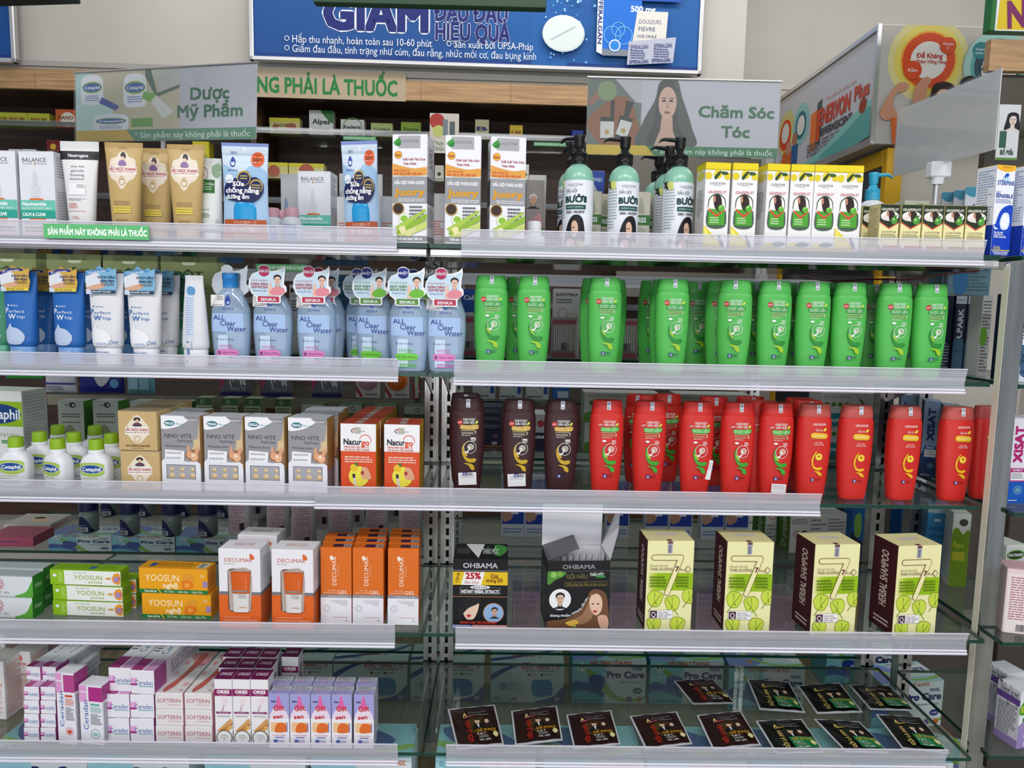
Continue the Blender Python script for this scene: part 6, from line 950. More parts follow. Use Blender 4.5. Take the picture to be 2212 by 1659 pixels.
for i, (px, bk) in enumerate(((1309, .03), (1401, .03), (1503, .03), (1591, .03), (1674, .03))): P(RED, px, 3, bk, 'red shampoo bottle with a green band, %s in the front row' % ORD[i], 0, 'front row of red shampoo bottles', sc=RS_)
for px, bk, rz, lb in ((1368, .125, -35, 'between the first and second front ones, turned aside'), (1438, .14, 0, 'showing its label between the second and third front ones'), (1538, .11, 0, 'between the third and fourth front ones, farther back'), (1617, .12, 0, 'farthest back between the fourth and fifth front ones'), (1642, .06, 0, 'nearer one between the fourth and fifth front ones'), (1722, .11, 0, 'far one between the red shampoos and the conditioners'), (1740, .075, 0, 'near one behind the first conditioner')): P(RED, px, 3, bk, 'red shampoo bottle '+lb, r_(rz), 'rear red shampoo bottles', sc=RS_)
for i, (px, rz) in enumerate(((1755, 0), (1845, 0), (1950, 2), (2062, 2))): P(CON, px, 3, .022+(i == 0)*.006, 'red conditioner bottle with a yellow band, %s' % ORD[i], r_(rz), 'red conditioner bottles', sc=RS_)
P(CON, 2130, 3, .04, 'red conditioner bottle half hidden behind the steel upright', 0, 'red conditioner bottles', sc=RS_)
def find(s): return [o for o in COL.objects if o.get('label', '').startswith(s)][0]
add_sticker(find('dark brown shampoo bottle with a white sticker, leftmost'), 0.002, .017, .034, .024, -3); add_sticker(find('dark brown shampoo bottle with a white sticker, middle'), -.002, .017, .034, .024, -3)
add_sticker(find('red shampoo bottle with a green band, third from left'), .019, .034, .014, .038, 8).location.y = .0035; add_sticker(find('red shampoo bottle with a green band, fifth'), .004, .008, .028, .02, 2)
# =============================================================== third shelf, left
def ceta(name='lotion_bottle'):
    r = empty(name); r['category'] = 'bottle'; w, h = dim(16, 82, 948, 1.33, Z[3]); s = w/2; D = .017; cy = D; HB = h*.75
    pr = [(0, s*.88, D*.85, 3.4, cy), (.003, s*.97, D*.95, 3.4, cy), (HB*.4, s, D, 3.4, cy), (HB*.72, s*.97, D, 3.2, cy), (HB*.86, s*.8, D*.92, 2.8, cy), (HB*.92, s*.6, D*.8, 2.3, cy), (HB*.94, s*.5, D*.8, 2, cy), (HB, s*.48, D*.8, 2, cy)]
    mb = MB(); mb.loft(srings(pr, 36), M('#e3e5ea', 's')); S0 = surf([p[:4] for p in pr], cy)
    Art(mb, lambda x, y, o: S0(x-s, y, o), w, HB, fine=.006).draw([Sm([(.13, .3), (.5, .27), (.86, .3), (.9, .45), (.87, .6), (.5, .66), (.13, .6), (.1, .45)], '#a9c45a', 4), E(.49, .45, .4, '#dfe6d8', .12), E(.49, .45, .38, '#164a94', .11), T('Cetaphil', .49, .45, .1, WH, .62, b=3), L(.2, .68, .7, .72, 1, '#a9c45a'), L(.16, .77, .5, .79, 1, '#5f9a4c'), L(.16, .84, .8, .92, 3, '#8aa0b4')]); mb.obj('body', r)
    mb = MB(); mb.loft(srings([(HB-.001, s*.5, s*.5, 2, cy), (HB+.0035, s*.5, s*.5, 2, cy), (HB+.004, s*.44, s*.44, 2, cy)], 24), M('#e3e5ea', 's'))
    mb.loft(srings([(HB+.004, s*.47, s*.47, 2, cy), (h-.002, s*.445, s*.445, 2, cy), (h, s*.4, s*.4, 2, cy)], 28), M('#8ab21c', 's')); mb.obj('green_cap', r); H_[r.name] = h; return r
ce = ceta()
for px, bk, rz, lb in ((37, .03, 0, 'leftmost in front'), (120, .022, -24, 'turned aside, middle one in front'), (209, .02, -4, 'beside the gold cartons in front'), (88, .085, 0, 'second row, behind the gap after the leftmost'), (162, .085, 0, 'second row, between the two right front ones'), (243, .08, 0, 'second row, half hidden by the gold cartons'), (127, .16, 0, 'back row, left one'), (207, .16, 0, 'back row, right one')): P(ce, px, 3, bk, 'small white lotion bottle with a green cap, '+lb, r_(rz), 'small white bottles with green caps')
cbx = box_kind('lotion_carton', 'carton', -60, 54, 845, 3, .17, .07, '#e3e6e4', [R(.1, .13, 1, .45, '#93b81c'), E(.46, .29, .52, '#16407c', .13), T('Cetaphil', .55, .29, .13, WH, .8, b=2), T('Moisturizing Lotion', .55, .55, .05, '#b0b884', .7), R(.55, .63, .76, .67, '#3f8f4c'), T('Face & Body', .65, .65, .02, WH, .18)], RS=[L(.1, .05, .9, .95, 22, '#9a9c9a')], mats={'R': '#b5b7b4'}); P(cbx, -3, 3, .17, 'large white lotion carton with a blue oval behind the small bottles', r_(-6))
sn = box_kind('cream_carton', 'carton', 260, 345, 975, 3, .02, .075, '#c9ac78', sac(0), mats={'T': '#a39074'}, k='s'); w1 = W_[sn.name]; h1 = H_[sn.name]
P(sn, 303, 3, .02, 'gold cream carton carrying another on the shelf', r_(-2), 'stacked gold cream cartons'); P(sn, 297, 3, .02, 'gold cream carton on top of its twin', r_(-3), 'stacked gold cream cartons', z=Z[3]+h1+.0012)
P(sn, 338, 3, .1, 'gold cream carton behind the pair, beside the silver cartons', 0, 'stacked gold cream cartons')
P(sn, 340, 3, .1, 'upper gold cream carton behind the pair', 0, 'stacked gold cream cartons', z=Z[3]+h1+.0012)
mgx = box_kind('capsule_carton', 'carton', 349, 435, 899, 3, .022, .045, '#e6e7ee', mega(), RS=[R(0, .0, 1, .7, '#a8834c'), L(.2, .75, .8, .95, 5, '#9a9aa0')], mats={'R': '#8c8488', 'T': '#c9cad0'})
def capsules(root, w, h):
    mb = MB(); k = M('#dcc090', 's')
    for i in range(3):
        for dz, rr in ((.2, .0055), (.285, .0042)):
            cx = w*(-.24+.27*i); cz = h*dz; mb.loft([[(cx+rr*math.sin(a)*math.cos(t), -.0022*math.cos(a)-.0006-.0022*math.sin(a)*math.sin(t)*0, cz+rr*math.sin(a)*math.sin(t)) for t in [2*math.pi*q/12 for q in range(12)]] for a in (.2, .7, 1.2, 1.57)], k)
    o = mb.obj('blister_window', root)
capsules(mgx, W_[mgx.name], H_[mgx.name])
for i, px in enumerate((391, 483, 572, 665)): P(mgx, px, 3, .022, 'silver and white capsule carton with a window, %s' % ORD[i], r_(-4), 'front capsule cartons')
P(mgx, 690, 3, .075, 'capsule carton directly behind the rightmost one', r_(-4), 'rear capsule cartons'); P(mgx, 700, 3, .125, 'capsule carton farthest behind the rightmost one', r_(-4), 'rear capsule cartons'); P(mgx, 400, 3, .075, 'capsule carton behind the leftmost one', r_(-4), 'rear capsule cartons')
nc = box_kind('wound_spray_carton', 'carton', 734, 811, 916, 3, .02, .034, '#dd5128', nac, TP=[R(0, 0, 1, 1, '#b9452c'), R(.4, .1, .6, .9, '#a9a49a')], RS=[L(.15, .1, .85, .9, 20, '#8a6a10')], mats={'R': '#c9961c', 'T': '#b9452c'})
P(nc, 774, 3, .02, 'orange and white carton with a yellow circle, left front one', r_(-3), 'orange and white spray cartons')
for i in range(5): P(nc, 785+i*8, 3, .058+i*.036, 'orange and white carton, %s behind the left front one' % ['first', 'second', 'third', 'fourth', 'fifth'][i], r_(-3), 'orange and white spray cartons')
P(nc, 868, 3, .02, 'orange and white carton with a yellow circle, right front one', r_(-3), 'orange and white spray cartons'); P(nc, 872, 3, .058, 'orange and white carton right behind the right front one', r_(-3), 'orange and white spray cartons')
# =============================================================== fourth shelf, left
def lying(name, cat, x0, x1, yt, yb, sh, back, d, col, F, **k):
    Y = FY[sh]+back; a = onY((x0+x1)/2, yt, Y); b = onY((x0+x1)/2, yb, Y); w = abs(onY(x1, (yt+yb)/2, Y).x-onY(x0, (yt+yb)/2, Y).x); c = carton(name, cat, w, a.z-b.z, d, col, F, **k); H_[c.name] = a.z-b.z; W_[c.name] = w; return c
ya = lying('acne_cream_carton', 'carton', 106, 262, 1240, 1272, 4, .05, .03, '#eef0ea', yooA, RS=[L(.2, .2, .8, .8, 4, '#5a7a14')], TP=[R(0, 0, 1, 1, '#86b41c'), L(.05, .2, .9, .8, 4, '#6a9414'), R(.52, .3, .6, .8, '#3c6a8c')], mats={'R': '#7fa81a', 'T': '#86b41c', 'L': '#86b41c'}); h1 = H_[ya.name]+.0012
for i, (px, rz) in enumerate(((190, -3), (189, -4), (184, -3))): P(ya, px, 4, .05, ['green and white acne cream carton at the bottom of its stack', 'green and white acne cream carton in the middle of its stack', 'green and white acne cream carton on top of its stack'][i], r_(rz), 'stack of green and white cream cartons', z=Z[4]+i*h1)
for i in range(2): P(ya, 220, 4, .088, 'green and white acne cream carton %s behind the stack' % ('low' if i == 0 else 'high'), r_(-3), 'stack of green and white cream cartons', z=Z[4]+i*h1)
yn = lying('turmeric_cream_carton', 'carton', 300, 452, 1238, 1291, 4, .045, .036, '#eda41a', yooN, RS=[L(.2, .2, .8, .8, 4, '#b86a10')], TP=[R(0, 0, 1, 1, '#e09a1c'), L(.2, .2, .75, .8, 4, '#9a6210'), R(.12, .3, .2, .8, '#2c5a8c'), R(.82, .2, .96, .9, '#e6e0d0'), B(.84, .25, .94, .85)], mats={'R': '#d98a14', 'T': '#e09a1c'}, flap=True); h1 = H_[yn.name]+.0012
P(yn, 381, 4, .045, 'orange turmeric cream carton at the bottom of the pair', r_(-2), 'stacked orange cream cartons'); P(yn, 374, 4, .045, 'orange turmeric cream carton on top of the pair', r_(-3), 'stacked orange cream cartons', z=Z[4]+h1)
lf = lying('scar_gel_carton', 'carton', -90, 68, 1290, 1334, 4, .04, .03, '#d9dde0', [Sm([(.7, 1), (.9, .75), (1, .2), (1, 1)], '#5aa83a', 4), R(0, .9, .75, 1, '#c9d2d0'), T('SPOT GEL', .55, .8, .1, '#6a7a80', .25), T('✳', .55, .4, .4, '#c0394a', .1)], RS=[R(0, 0, 1, 1, '#2d7a2c'), T('YOOSUN', .5, .5, .2, '#cfe6c4', .6)], mats={'R': '#2d7a2c', 'T': '#a9b2b4'}); h1 = H_[lf.name]+.0012
for i in range(2): P(lf, -6, 4, .04+.038*0, 'white and green scar gel carton, %s in the left edge stack' % ('lower' if i == 0 else 'upper'), r_(-3), 'scar gel cartons at the left edge', z=Z[4]+i*h1)
P(lf, 18, 4, .08, 'white and green scar gel carton behind the left edge stack', r_(-3), 'scar gel cartons at the left edge'); P(lf, 20, 4, .08, 'upper white and green scar gel carton behind the left edge stack', r_(-3), 'scar gel cartons at the left edge', z=Z[4]+h1)
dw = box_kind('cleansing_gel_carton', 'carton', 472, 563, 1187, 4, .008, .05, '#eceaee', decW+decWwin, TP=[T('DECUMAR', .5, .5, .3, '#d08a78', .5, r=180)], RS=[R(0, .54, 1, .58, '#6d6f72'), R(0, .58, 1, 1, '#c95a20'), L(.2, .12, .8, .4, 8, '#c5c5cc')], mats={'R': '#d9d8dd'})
wq, hq = W_[dw.name], H_[dw.name]; mb = MB(); prr = [(hq*.215, wq*.19, .003, 2, 0), (hq*.45, wq*.2, .0035, 2, 0), (hq*.455, wq*.205, .0038, 2, 0), (hq*.72, wq*.24, .004, 2, 0)]
mb.loft([[(wq*.03+p[1]*math.cos(t), -.0012-p[2]*max(0, math.sin(t)), p[0]) for t in [math.pi*i/12 for i in range(13)]] for p in prr[:2]], M('#dedcda', 's'), (False, False)); mb.loft([[(wq*.03+p[1]*math.cos(t), -.0012-p[2]*max(0, math.sin(t)), p[0]) for t in [math.pi*i/12 for i in range(13)]] for p in prr[2:]], M('#d9601e', 's'), (False, False))
Art(mb, lambda x, y, o: (x-wq*.17+wq*.03, -.0052-o, hq*.22+y), wq*.36, hq*.5).draw([R(0, .45, 1, .49, '#8a8c90'), T('Anti-acne', .85, .3, .1, '#f2b68c', .28, r=90), L(.35, .55, .9, .65, 3, '#b5b0ac'), L(.4, .86, .9, .9, 1, '#d08a60')]); mb.obj('window_tube', dw)
P(dw, 518, 4, .008, 'white and orange gel carton with a window, left front one', r_(-2), 'windowed gel cartons'); P(dw, 632, 4, .008, 'white and orange gel carton with a window, right front one', r_(-2), 'windowed gel cartons'); P(dw, 557, 4, .085, 'white and orange gel carton behind the two front ones', r_(-3), 'windowed gel cartons')
do = box_kind('acne_gel_carton', 'carton', 693, 760, 1184, 4, .03, .027, '#dd6f22', decO, TP=[R(.38, .3, .98, .85, '#3c2444'), R(.72, .32, .96, .83, '#d0c8c4'), B(.75, .4, .94, .78, '#2c2430', 8)], mats={'R': '#c9601c', 'L': '#c9601c'})
for c, (px, n, dx) in enumerate(((726, 3, 4), (795, 4, 3), (871, 4, 1))):
    for i in range(n): P(do, px+dx*i, 4, .03+i*.03, 'orange gel carton, %s in the %s file' % (['front one', 'second one', 'third one', 'last one'][i], ['left', 'middle', 'right'][c]), r_(-1), 'three files of orange gel cartons')
# =============================================================== fourth shelf, middle bay
o1 = box_kind('hair_dye_carton', 'carton', 978, 1096, 1209, 4, .02, .085, '#141417', ohb1, TP=[Sm([(.75, .1), (.98, .2), (.95, .6), (.8, .8)], '#3f8a3c', 3), T('THẢO MỘC', .68, .5, .35, '#c9d8c9', .3, b=2), R(.05, .3, .3, .7, '#3a3a3e'), Pg([(.2, .05), (.56, .05), (.46, .95)], '#d9d9dc')], mats={'T': '#17171a'}); P(o1, 1037, 4, .02, 'black hair dye carton with a yellow discount band, closed')
Yq = FY[4]+.022; w_, h_ = dim(1181, 1317, 1212, Yq, Z[4]); d_ = .085
r = empty('hair_dye_carton'); tag(r, 'opened black hair dye carton with its white lid raised', 'carton'); r.location = (Xat(1249, Yq, Z[4]+.06), Yq, Z[4]+.0004); r.rotation_euler = (0, 0, r_(4))
mb = MB(); t = .0012; bk = M('#141417', 's'); wi = M('#e6e5ea')
mb.box(-w_/2, 0, 0, w_/2, t, h_, bk, 0, {'B': wi}); mb.box(-w_/2, d_-t, 0, w_/2, d_, h_, bk, 0, {'F': wi}); mb.box(-w_/2, t, 0, -w_/2+t, d_-t, h_, bk, 0, {'R': wi}); mb.box(w_/2-t, t, 0, w_/2, d_-t, h_, bk, 0, {'L': wi}); mb.box(-w_/2, 0, 0, w_/2, d_, t, bk)
Art(mb, lambda x, y, o: (x-w_/2, -o, y), w_, h_, 's').draw(ohb2); Art(mb, lambda x, y, o: (-w_/2-o, d_-x, y), d_, h_).draw([L(.2, .2, .9, .9, 22, '#7a7a80')]); mb.obj('body', r)
mb = MB(); mb.add([(-w_/2, d_, h_), (w_/2, d_, h_), (w_/2+.001, d_-.004, h_+.088), (-w_/2-.001, d_-.004, h_+.088)], [[0, 1, 2, 3]], wi); mb.add([(-w_/2, d_+.001, h_), (w_/2, d_+.001, h_), (w_/2+.001, d_-.003, h_+.088), (-w_/2-.001, d_-.003, h_+.088)], [[3, 2, 1, 0]], bk); mb.obj('raised_lid', r)
mb = MB(); mb.add([(w_/2, t, h_), (w_/2, d_, h_), (w_/2+.026, d_+.002, h_+.06), (w_/2+.03, d_-.02, h_+.074), (w_/2+.02, .03, h_+.045)], [[0, 1, 2, 3, 4]], wi); mb.obj('side_flap', r)
mb = MB(); a_ = (-w_/2, .004, h_); mb.add([(-w_/2, .002, h_), (-w_/2, d_, h_+.001), (-w_/2+.058, d_-.004, h_+.022), (-w_/2+.062, .03, h_+.012)], [[0, 3, 2, 1]], M('#55565a', 's')); mb.obj('side_flap', r)
sc_ = MB(); plate(sc_, [(0, 0), (.03, 0), (.032, .02), (.03, .122), (.015, .127), (.002, .122)], 0, .004, M('#a5a5ad', 's')); Art(sc_, lambda x, y, o: (x, -o, y), .03, .122, 'g').draw([R(.04, .07, .96, 1, '#1c1c20')]); sp_ = sc_.obj('dye_sachet'); sp_['category'] = 'sachet'; q = r.location
for i in range(8): inst(sp_, (q.x-.036+i*.0118, q.y+.016, q.z+.0015), 'dark foil sachet standing in the open black carton, %s' % ORD[i], r_(74+i), 'sachets in the open carton', ry=r_(1+i*.4))
s7 = box_kind('herbal_shampoo_carton', 'carton', 1568, 1669, 1172, 4, .018, .07, '#eeeab0', t7, TP=[R(.3, .35, .75, .55, '#d3cfc4'), R(.42, .88, .52, 1, '#5f3a40')], LS=[T('HERBAL SHAMPOO', .5, .42, .3, '#d8c4c0', .62, r=90, b=2), L(.2, .86, .8, .95, 2, '#d8c4c0')], mats={'L': '#42161e', 'R': '#d8d49a', 'T': '#e3dfa6'})
mb = MB(); Art(mb, lambda x, y, o: (x-.006, -.0002-o, H_[s7.name]-.022+y), .009, .022).draw([R(0, 0, 1, 1, '#b0b0bc'), R(0, 0, 1, .2, '#6a4048'), B(.2, .3, .8, .95, '#55555f', 4)]); mb.obj('seal_sticker', s7)
for i, (px, rz) in enumerate(((1446, 2), (1617, 1), (1804, 5), (1981, 7))): P(s7, px, 4, .018-.006*(i > 1), 'cream and green herbal shampoo carton with a brown side, %s' % ORD[i], r_(rz), 'cream herbal shampoo cartons')
# =============================================================== lowest shelf, left
bo = box_kind('skin_oil_carton', 'carton', 22, 68, 1407, 5, .13, .05, '#e3dede', [Sm([(.42, .05), (.6, .1), (.58, .16), (.4, .17), (.28, .14), (.3, .09)], '#dd6a54', 4), T('Bio-Oil', .42, .22, .04, '#d8604e', .7, b=3), T('Skincare Oil', .4, .27, .02, '#c9a09a', .55), T('125 ml', .3, .34, .02, '#c9a09a', .35), L(.1, .38, .9, .44, 2, '#d8705c'), L(.1, .47, .85, .9, 22, '#dda79c')], RS=[L(.12, .1, .88, .95, 24, '#d8907c')], TP=[R(0, 0, 1, 1, '#bdbab6')], mats={'R': '#d6cfcf', 'T': '#bdbab6'})
P(bo, 46, 5, .13, 'tall white oil carton with an orange drop', r_(-6), 'oil cartons'); P(bo, 72, 5, .19, 'tall white oil carton behind the one with the orange drop', r_(-6), 'oil cartons'); P(bo, -12, 5, .09, 'tall white oil carton cut by the left edge', r_(-6), 'oil cartons'); P(bo, -8, 5, .2, 'tall white oil carton behind the one at the left edge', r_(-6), 'oil cartons')
def endbox(name, x0, x1, yt, yb, back, d, F, top, side='#9c4a8a', col='#ecebf2', sc0=None):
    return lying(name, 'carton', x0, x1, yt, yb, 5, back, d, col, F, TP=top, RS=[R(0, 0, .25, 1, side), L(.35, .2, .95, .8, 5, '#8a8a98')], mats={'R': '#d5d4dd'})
cs = endbox('skin_cream_carton', 53, 86, 1514, 1542, .022, .14, cer_end, [R(0, .85, .5, 1, '#a8407e'), R(.55, .85, 1, 1, '#d09ac8'), T('Ceradan', .5, .4, .2, '#4a6ab0', .4, r=90), L(.1, .1, .4, .3, 3, '#77777f')], '#a84a8c'); h1 = H_[cs.name]+.0012
for c in range(2):
    for i in range(4): P(cs, 68+36*c, 5, .022, 'small white skin cream carton lying end on, %s column, %s' % (['left', 'right'][c], ['bottom', 'second', 'third', 'top'][i]), r_(-1-i % 2), 'small end-on skin cream cartons', z=Z[5]+i*h1)
for c in range(2): P(cs, 72+34*c, 5, .045, 'small white skin cream carton lying on the %s column, pushed back' % ['left', 'right'][c], r_(-7), 'small end-on skin cream cartons', z=Z[5]+4*h1)
for k_, (x0, x1, yt, a, b, lb) in enumerate(((121, 164, 1455, 0, '#b8478c', 'upright white skin cream carton with a red round emblem'), (170, 224, 1482, 1, '#b03084', 'upright white skin cream carton with magenta squares'))):
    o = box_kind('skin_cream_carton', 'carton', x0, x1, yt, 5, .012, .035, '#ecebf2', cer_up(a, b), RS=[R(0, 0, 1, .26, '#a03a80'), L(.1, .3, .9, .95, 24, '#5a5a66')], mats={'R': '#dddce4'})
    if k_ == 0: mb = MB(); Art(mb, lambda x, y, o: (x-W_[o_n]/2*.5, -.0002-o, H_[o_n]*.72+y), W_[o_n]*.68, H_[o_n]*.24) if 0 else None
    P(o, (x0+x1)/2, 5, .012, lb, r_(-8))
cb_ = endbox('skin_cream_carton', 228, 280, 1558, 1608, .022, .17, cer_end, [R(0, .75, .48, 1, '#a8407e'), R(.55, .75, 1, 1, '#d09ac8'), T('Ceradan', .62, .42, .3, '#4a6ab0', .42, r=90, b=1), L(.08, .35, .35, .6, 4, '#77777f'), Rg(.5, .1, .18, '#5a9a8c', .1)]); h1 = H_[cb_.name]+.0012
for i in range(2):
    for c, px in enumerate((254, 307)): P(cb_, px, 5, .022, 'large end-on white skin cream carton, %s row, %s' % (['bottom', 'second'][i], ['left', 'right'][c]), r_(-1), 'large end-on skin cream cartons', z=Z[5]+i*h1)
P(cb_, 260, 5, .03, 'large end-on white skin cream carton, top row, left', r_(-3), 'large end-on skin cream cartons', z=Z[5]+2*h1); P(cb_, 308, 5, .0215, 'large end-on white skin cream carton, top row, right', r_(-4), 'large end-on skin cream cartons', z=Z[5]+2*h1)
sf = endbox('foot_cream_carton', 336, 396, 1568, 1602, .022, .16, soft, softtop, '#e2a4ac', '#e9e4e4'); h1 = H_[sf.name]+.0012
for i in range(3):
    for c, px in enumerate((366, 429)): P(sf, px+(i == 2)*-1, 5, .022, 'white foot cream carton with red lettering, %s column, %s' % (['left', 'right'][c], ['bottom', 'middle', 'top'][i]), r_(-1-c), 'end-on foot cream cartons', z=Z[5]+i*h1)
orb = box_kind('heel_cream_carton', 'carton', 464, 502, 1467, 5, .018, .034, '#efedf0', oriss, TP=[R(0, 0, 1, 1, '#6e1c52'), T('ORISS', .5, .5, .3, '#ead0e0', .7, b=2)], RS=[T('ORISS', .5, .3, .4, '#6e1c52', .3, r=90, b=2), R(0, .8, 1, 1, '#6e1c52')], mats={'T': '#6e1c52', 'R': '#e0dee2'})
for c, px in enumerate((483, 522, 561)):
    for i in range(3): P(orb, px+i*9, 5, .018+i*.042, 'magenta topped heel cream carton, %s file, %s' % (['left', 'middle', 'right'][c], ['front', 'second', 'third'][i]), r_(-1), 'magenta topped heel cream cartons')
P(orb, 627, 5, .105, 'magenta topped heel cream carton standing alone at the back right', r_(-1), 'magenta topped heel cream cartons')
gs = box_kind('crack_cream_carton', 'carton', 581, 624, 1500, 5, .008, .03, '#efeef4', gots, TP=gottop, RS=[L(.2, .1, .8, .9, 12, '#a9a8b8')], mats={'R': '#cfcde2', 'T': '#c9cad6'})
for c, px in enumerate((603, 648, 693, 738, 786)):
    for i in range(2): P(gs, px+i*4, 5, .008+i*.034, 'lavender and pink foot cream carton, %s, %s row' % (ORD[c], ['front', 'rear'][i]), r_(0), 'lavender and pink foot cream cartons')
# sachets lying on the lowest shelf: each with its own outline
S_ = [('b', (967, 1530), (1069, 1520), (1089, 1607), (988, 1618)), ('b', (1104, 1534), (1203, 1522), (1216, 1597), (1113, 1609)), ('b', (1223, 1542), (1320, 1532), (1341, 1606), (1240, 1617)), ('b', (1360, 1545), (1462, 1535), (1496, 1605), (1395, 1617)), ('b', (1505, 1543), (1600, 1533), (1645, 1608), (1540, 1618)), ('g', (1632, 1555), (1732, 1551), (1782, 1624), (1677, 1627)), ('g', (1758, 1551), (1857, 1557), (1922, 1625), (1828, 1623)), ('g', (1892, 1541), (1988, 1546), (2052, 1626), (1950, 1616)),
      ('b', (1455, 1469), (1540, 1464), (1590, 1518), (1497, 1520)), ('g', (1613, 1464), (1705, 1471), (1740, 1538), (1641, 1531)), ('g', (1722, 1479), (1814, 1473), (1864, 1537), (1765, 1540)), ('g', (1834, 1478), (1922, 1479), (1978, 1534), (1880, 1531))]
SL = ['brown shampoo sachet, leftmost in the front row', 'brown shampoo sachet, second from left in front', 'brown shampoo sachet, third from left in front', 'brown shampoo sachet, fourth from left in front', 'brown shampoo sachet, last brown one in front', 'black and green shampoo sachet, first in the front row', 'black and green shampoo sachet, second in the front row', 'black and green shampoo sachet at the right end in front', 'brown shampoo sachet lying alone in the rear row', 'black and green shampoo sachet, left one in the rear row', 'black and green shampoo sachet, middle of the rear green ones', 'black and green shampoo sachet, right one in the rear row']
for (kd, *qd), lb in zip(S_, SL):
    tl, tr, br, bl = [onZ(x, y, Z[5]+.003) for x, y in qd]; c0 = (tl+tr+br+bl)/4; c0.z = Z[5]
    def Sq(u, v, o, tl=tl, tr=tr, br=br, bl=bl, c0=c0):
        a = bl.lerp(br, u); b = tl.lerp(tr, u); p = a.lerp(b, v)-c0; bul = .0035*(max(0, math.sin(math.pi*min(1, max(0, u))))*max(0, math.sin(math.pi*min(1, max(0, v)))))**.5; wv = .0006*math.sin(u*17+v*9)
        return (p.x, p.y, .0012+bul+wv*(0 < u < 1)*(0 < v < 1)+o)
    r = empty('shampoo_sachet'); r.location = c0; tag(r, lb, 'sachet', 'shampoo sachets on the lowest shelf'); mb = MB(); n = 12; vs = []; fs = []
    for s_ in (0, 1):
        for j in range(n+1):
            for i in range(n+1): p = Sq(i/n, j/n, 0); vs.append(p if s_ == 0 else (p[0], p[1], .0004))
    k0 = (n+1)**2
    for j in range(n):
        for i in range(n): a = j*(n+1)+i; f = [a, a+1, a+n+2, a+n+1]; fs += [f, [x+k0 for x in f[::-1]]]
    mb.add(vs, fs, M('#c9c9cf', 'g'), True); A = Art(mb, lambda x, y, o: Sq(x, y, o), 1, 1, 'g', fine=.09, off=.00035, step=.00006); A.draw([R(.035, .04, .965, .96, '#2a1512' if kd == 'b' else '#101311'), R(.035, .04, .965, .16, '#33252a' if kd == 'b' else '#242528')]); mb.obj('foil_pouch', r)
    mb = MB(); A = Art(mb, lambda x, y, o: Sq(x, y, o), 1, 1, 'p', fine=.09, off=.0006, step=.00006); A.draw(sach(kd)); mb.obj('front_print', r)
# =============================================================== goods on the far side of the gondola and in the right bay
def rear(name, cat, x0, x1, yt, z, Y, d, col, F, label, group=None, rz=0, h=None, **k):
    w, hh = dim(x0, x1, yt, Y, z); h = h or hh; c = carton(name, cat, w, h, d, col, F, **k); c['label'] = label
    if group: c['group'] = group
    USED.add(c.name); H_[c.name] = h; c.location = (Xat((x0+x1)/2, Y, z+h/2), Y, z+.0004); c.rotation_euler = (0, 0, rz); return c
def again(o, x, Y, label, z=None, rz=0):
    n = copy_tree(o); n['label'] = label; z = o.location.z-.0004 if z is None else z; n.location = (Xat(x, Y, z+H_[o.name]/2), Y, z+.0004); n.rotation_euler = (0, 0, rz); return n
ZR = [None]+[Z[i]+.004 for i in range(1, 6)]
# second shelf, far side
olive = [Sm([(.4, .02), (.47, .02), (.5, .0), (.53, .02), (.6, .02), (.6, .06), (.4, .06)], '#cfd6b8', 3), T('BỘT', .5, .16, .06, '#3a4a2a', .5, b=3), L(.2, .25, .8, .4, 3, '#5f6c46'), E(.5, .7, .3, '#6f8050', .16)]
ol = rear('herbal_carton', 'carton', 104, 226, 556, ZR[2], 1.7, .05, '#8c9868', olive, 'olive green carton behind the two front blue tubes', 'olive green cartons')
for x, lb in ((282, 'olive green carton behind the white tubes'), (20, 'olive green carton at the left edge of the second shelf'), (410, 'olive green carton above the green tube')): again(ol, x, 1.7, lb)
rear('ginger_carton', 'carton', 626, 662, 616, ZR[2], 1.68, .05, '#c9cbc9', [T('K', .3, .08, .07, '#1a1a1c', .4, b=4), T('Ginger', .4, .16, .03, '#a8343c', .6), L(.1, .22, .8, .4, 4, '#4a4a50'), Pg([(.5, .62), (1, .5), (1, .75)], '#a8243c')], 'white carton with a bold black letter between two blue bottles')
dg = rear('digestive_carton', 'carton', 698, 742, 594, ZR[2], 1.7, .05, '#1f4a6c', [T('DIGIONE', .5, .1, .04, '#6a9ab8', .7), R(0, .3, 1, .31, '#3c6a8c'), L(.2, .5, .8, .8, 4, '#2f5f84')], 'dark teal carton behind the blue water bottles, left one', 'dark teal cartons'); again(dg, 764, 1.7, 'dark teal carton behind the blue water bottles, right one')
rear('tonic_carton', 'carton', 476, 512, 600, ZR[2], 1.7, .05, '#1c5a88', [E(.5, .4, .4, '#2a7ab0', .2), L(.2, .7, .8, .9, 3, '#3c8ac0')], 'deep blue carton left of the first water bottle')
for x0, x1, lb, s in ((996, 1024, 'blue test kit carton left of the first green bottle', 'Call'),): rear('test_kit_carton', 'carton', x0, x1+6, 626, ZR[2]+.0, 1.72, .05, '#1a4a9c', [T(s, .5, .12, .07, WH, .7, b=2), R(.2, .35, .8, .6, '#c9cfd6'), E(.35, .48, .2, '#b02c34', .08), R(0, .75, 1, .8, '#b02c34')], lb)
rear('glucose_meter_carton', 'carton', 1196, 1252, 625, ZR[2], 1.72, .05, '#d3d2d4', [T('EASYMAX', .5, .08, .045, '#2b2b30', .84, b=2), L(.08, .14, .7, .22, 2, '#6a6a70'), Rg(.35, .36, .2, '#c9808c', .15), Rg(.7, .44, .22, '#c9c06a', .15), Rg(.3, .5, .14, '#8ab06a', .2)], 'white glucose meter carton between the second and third green bottles')
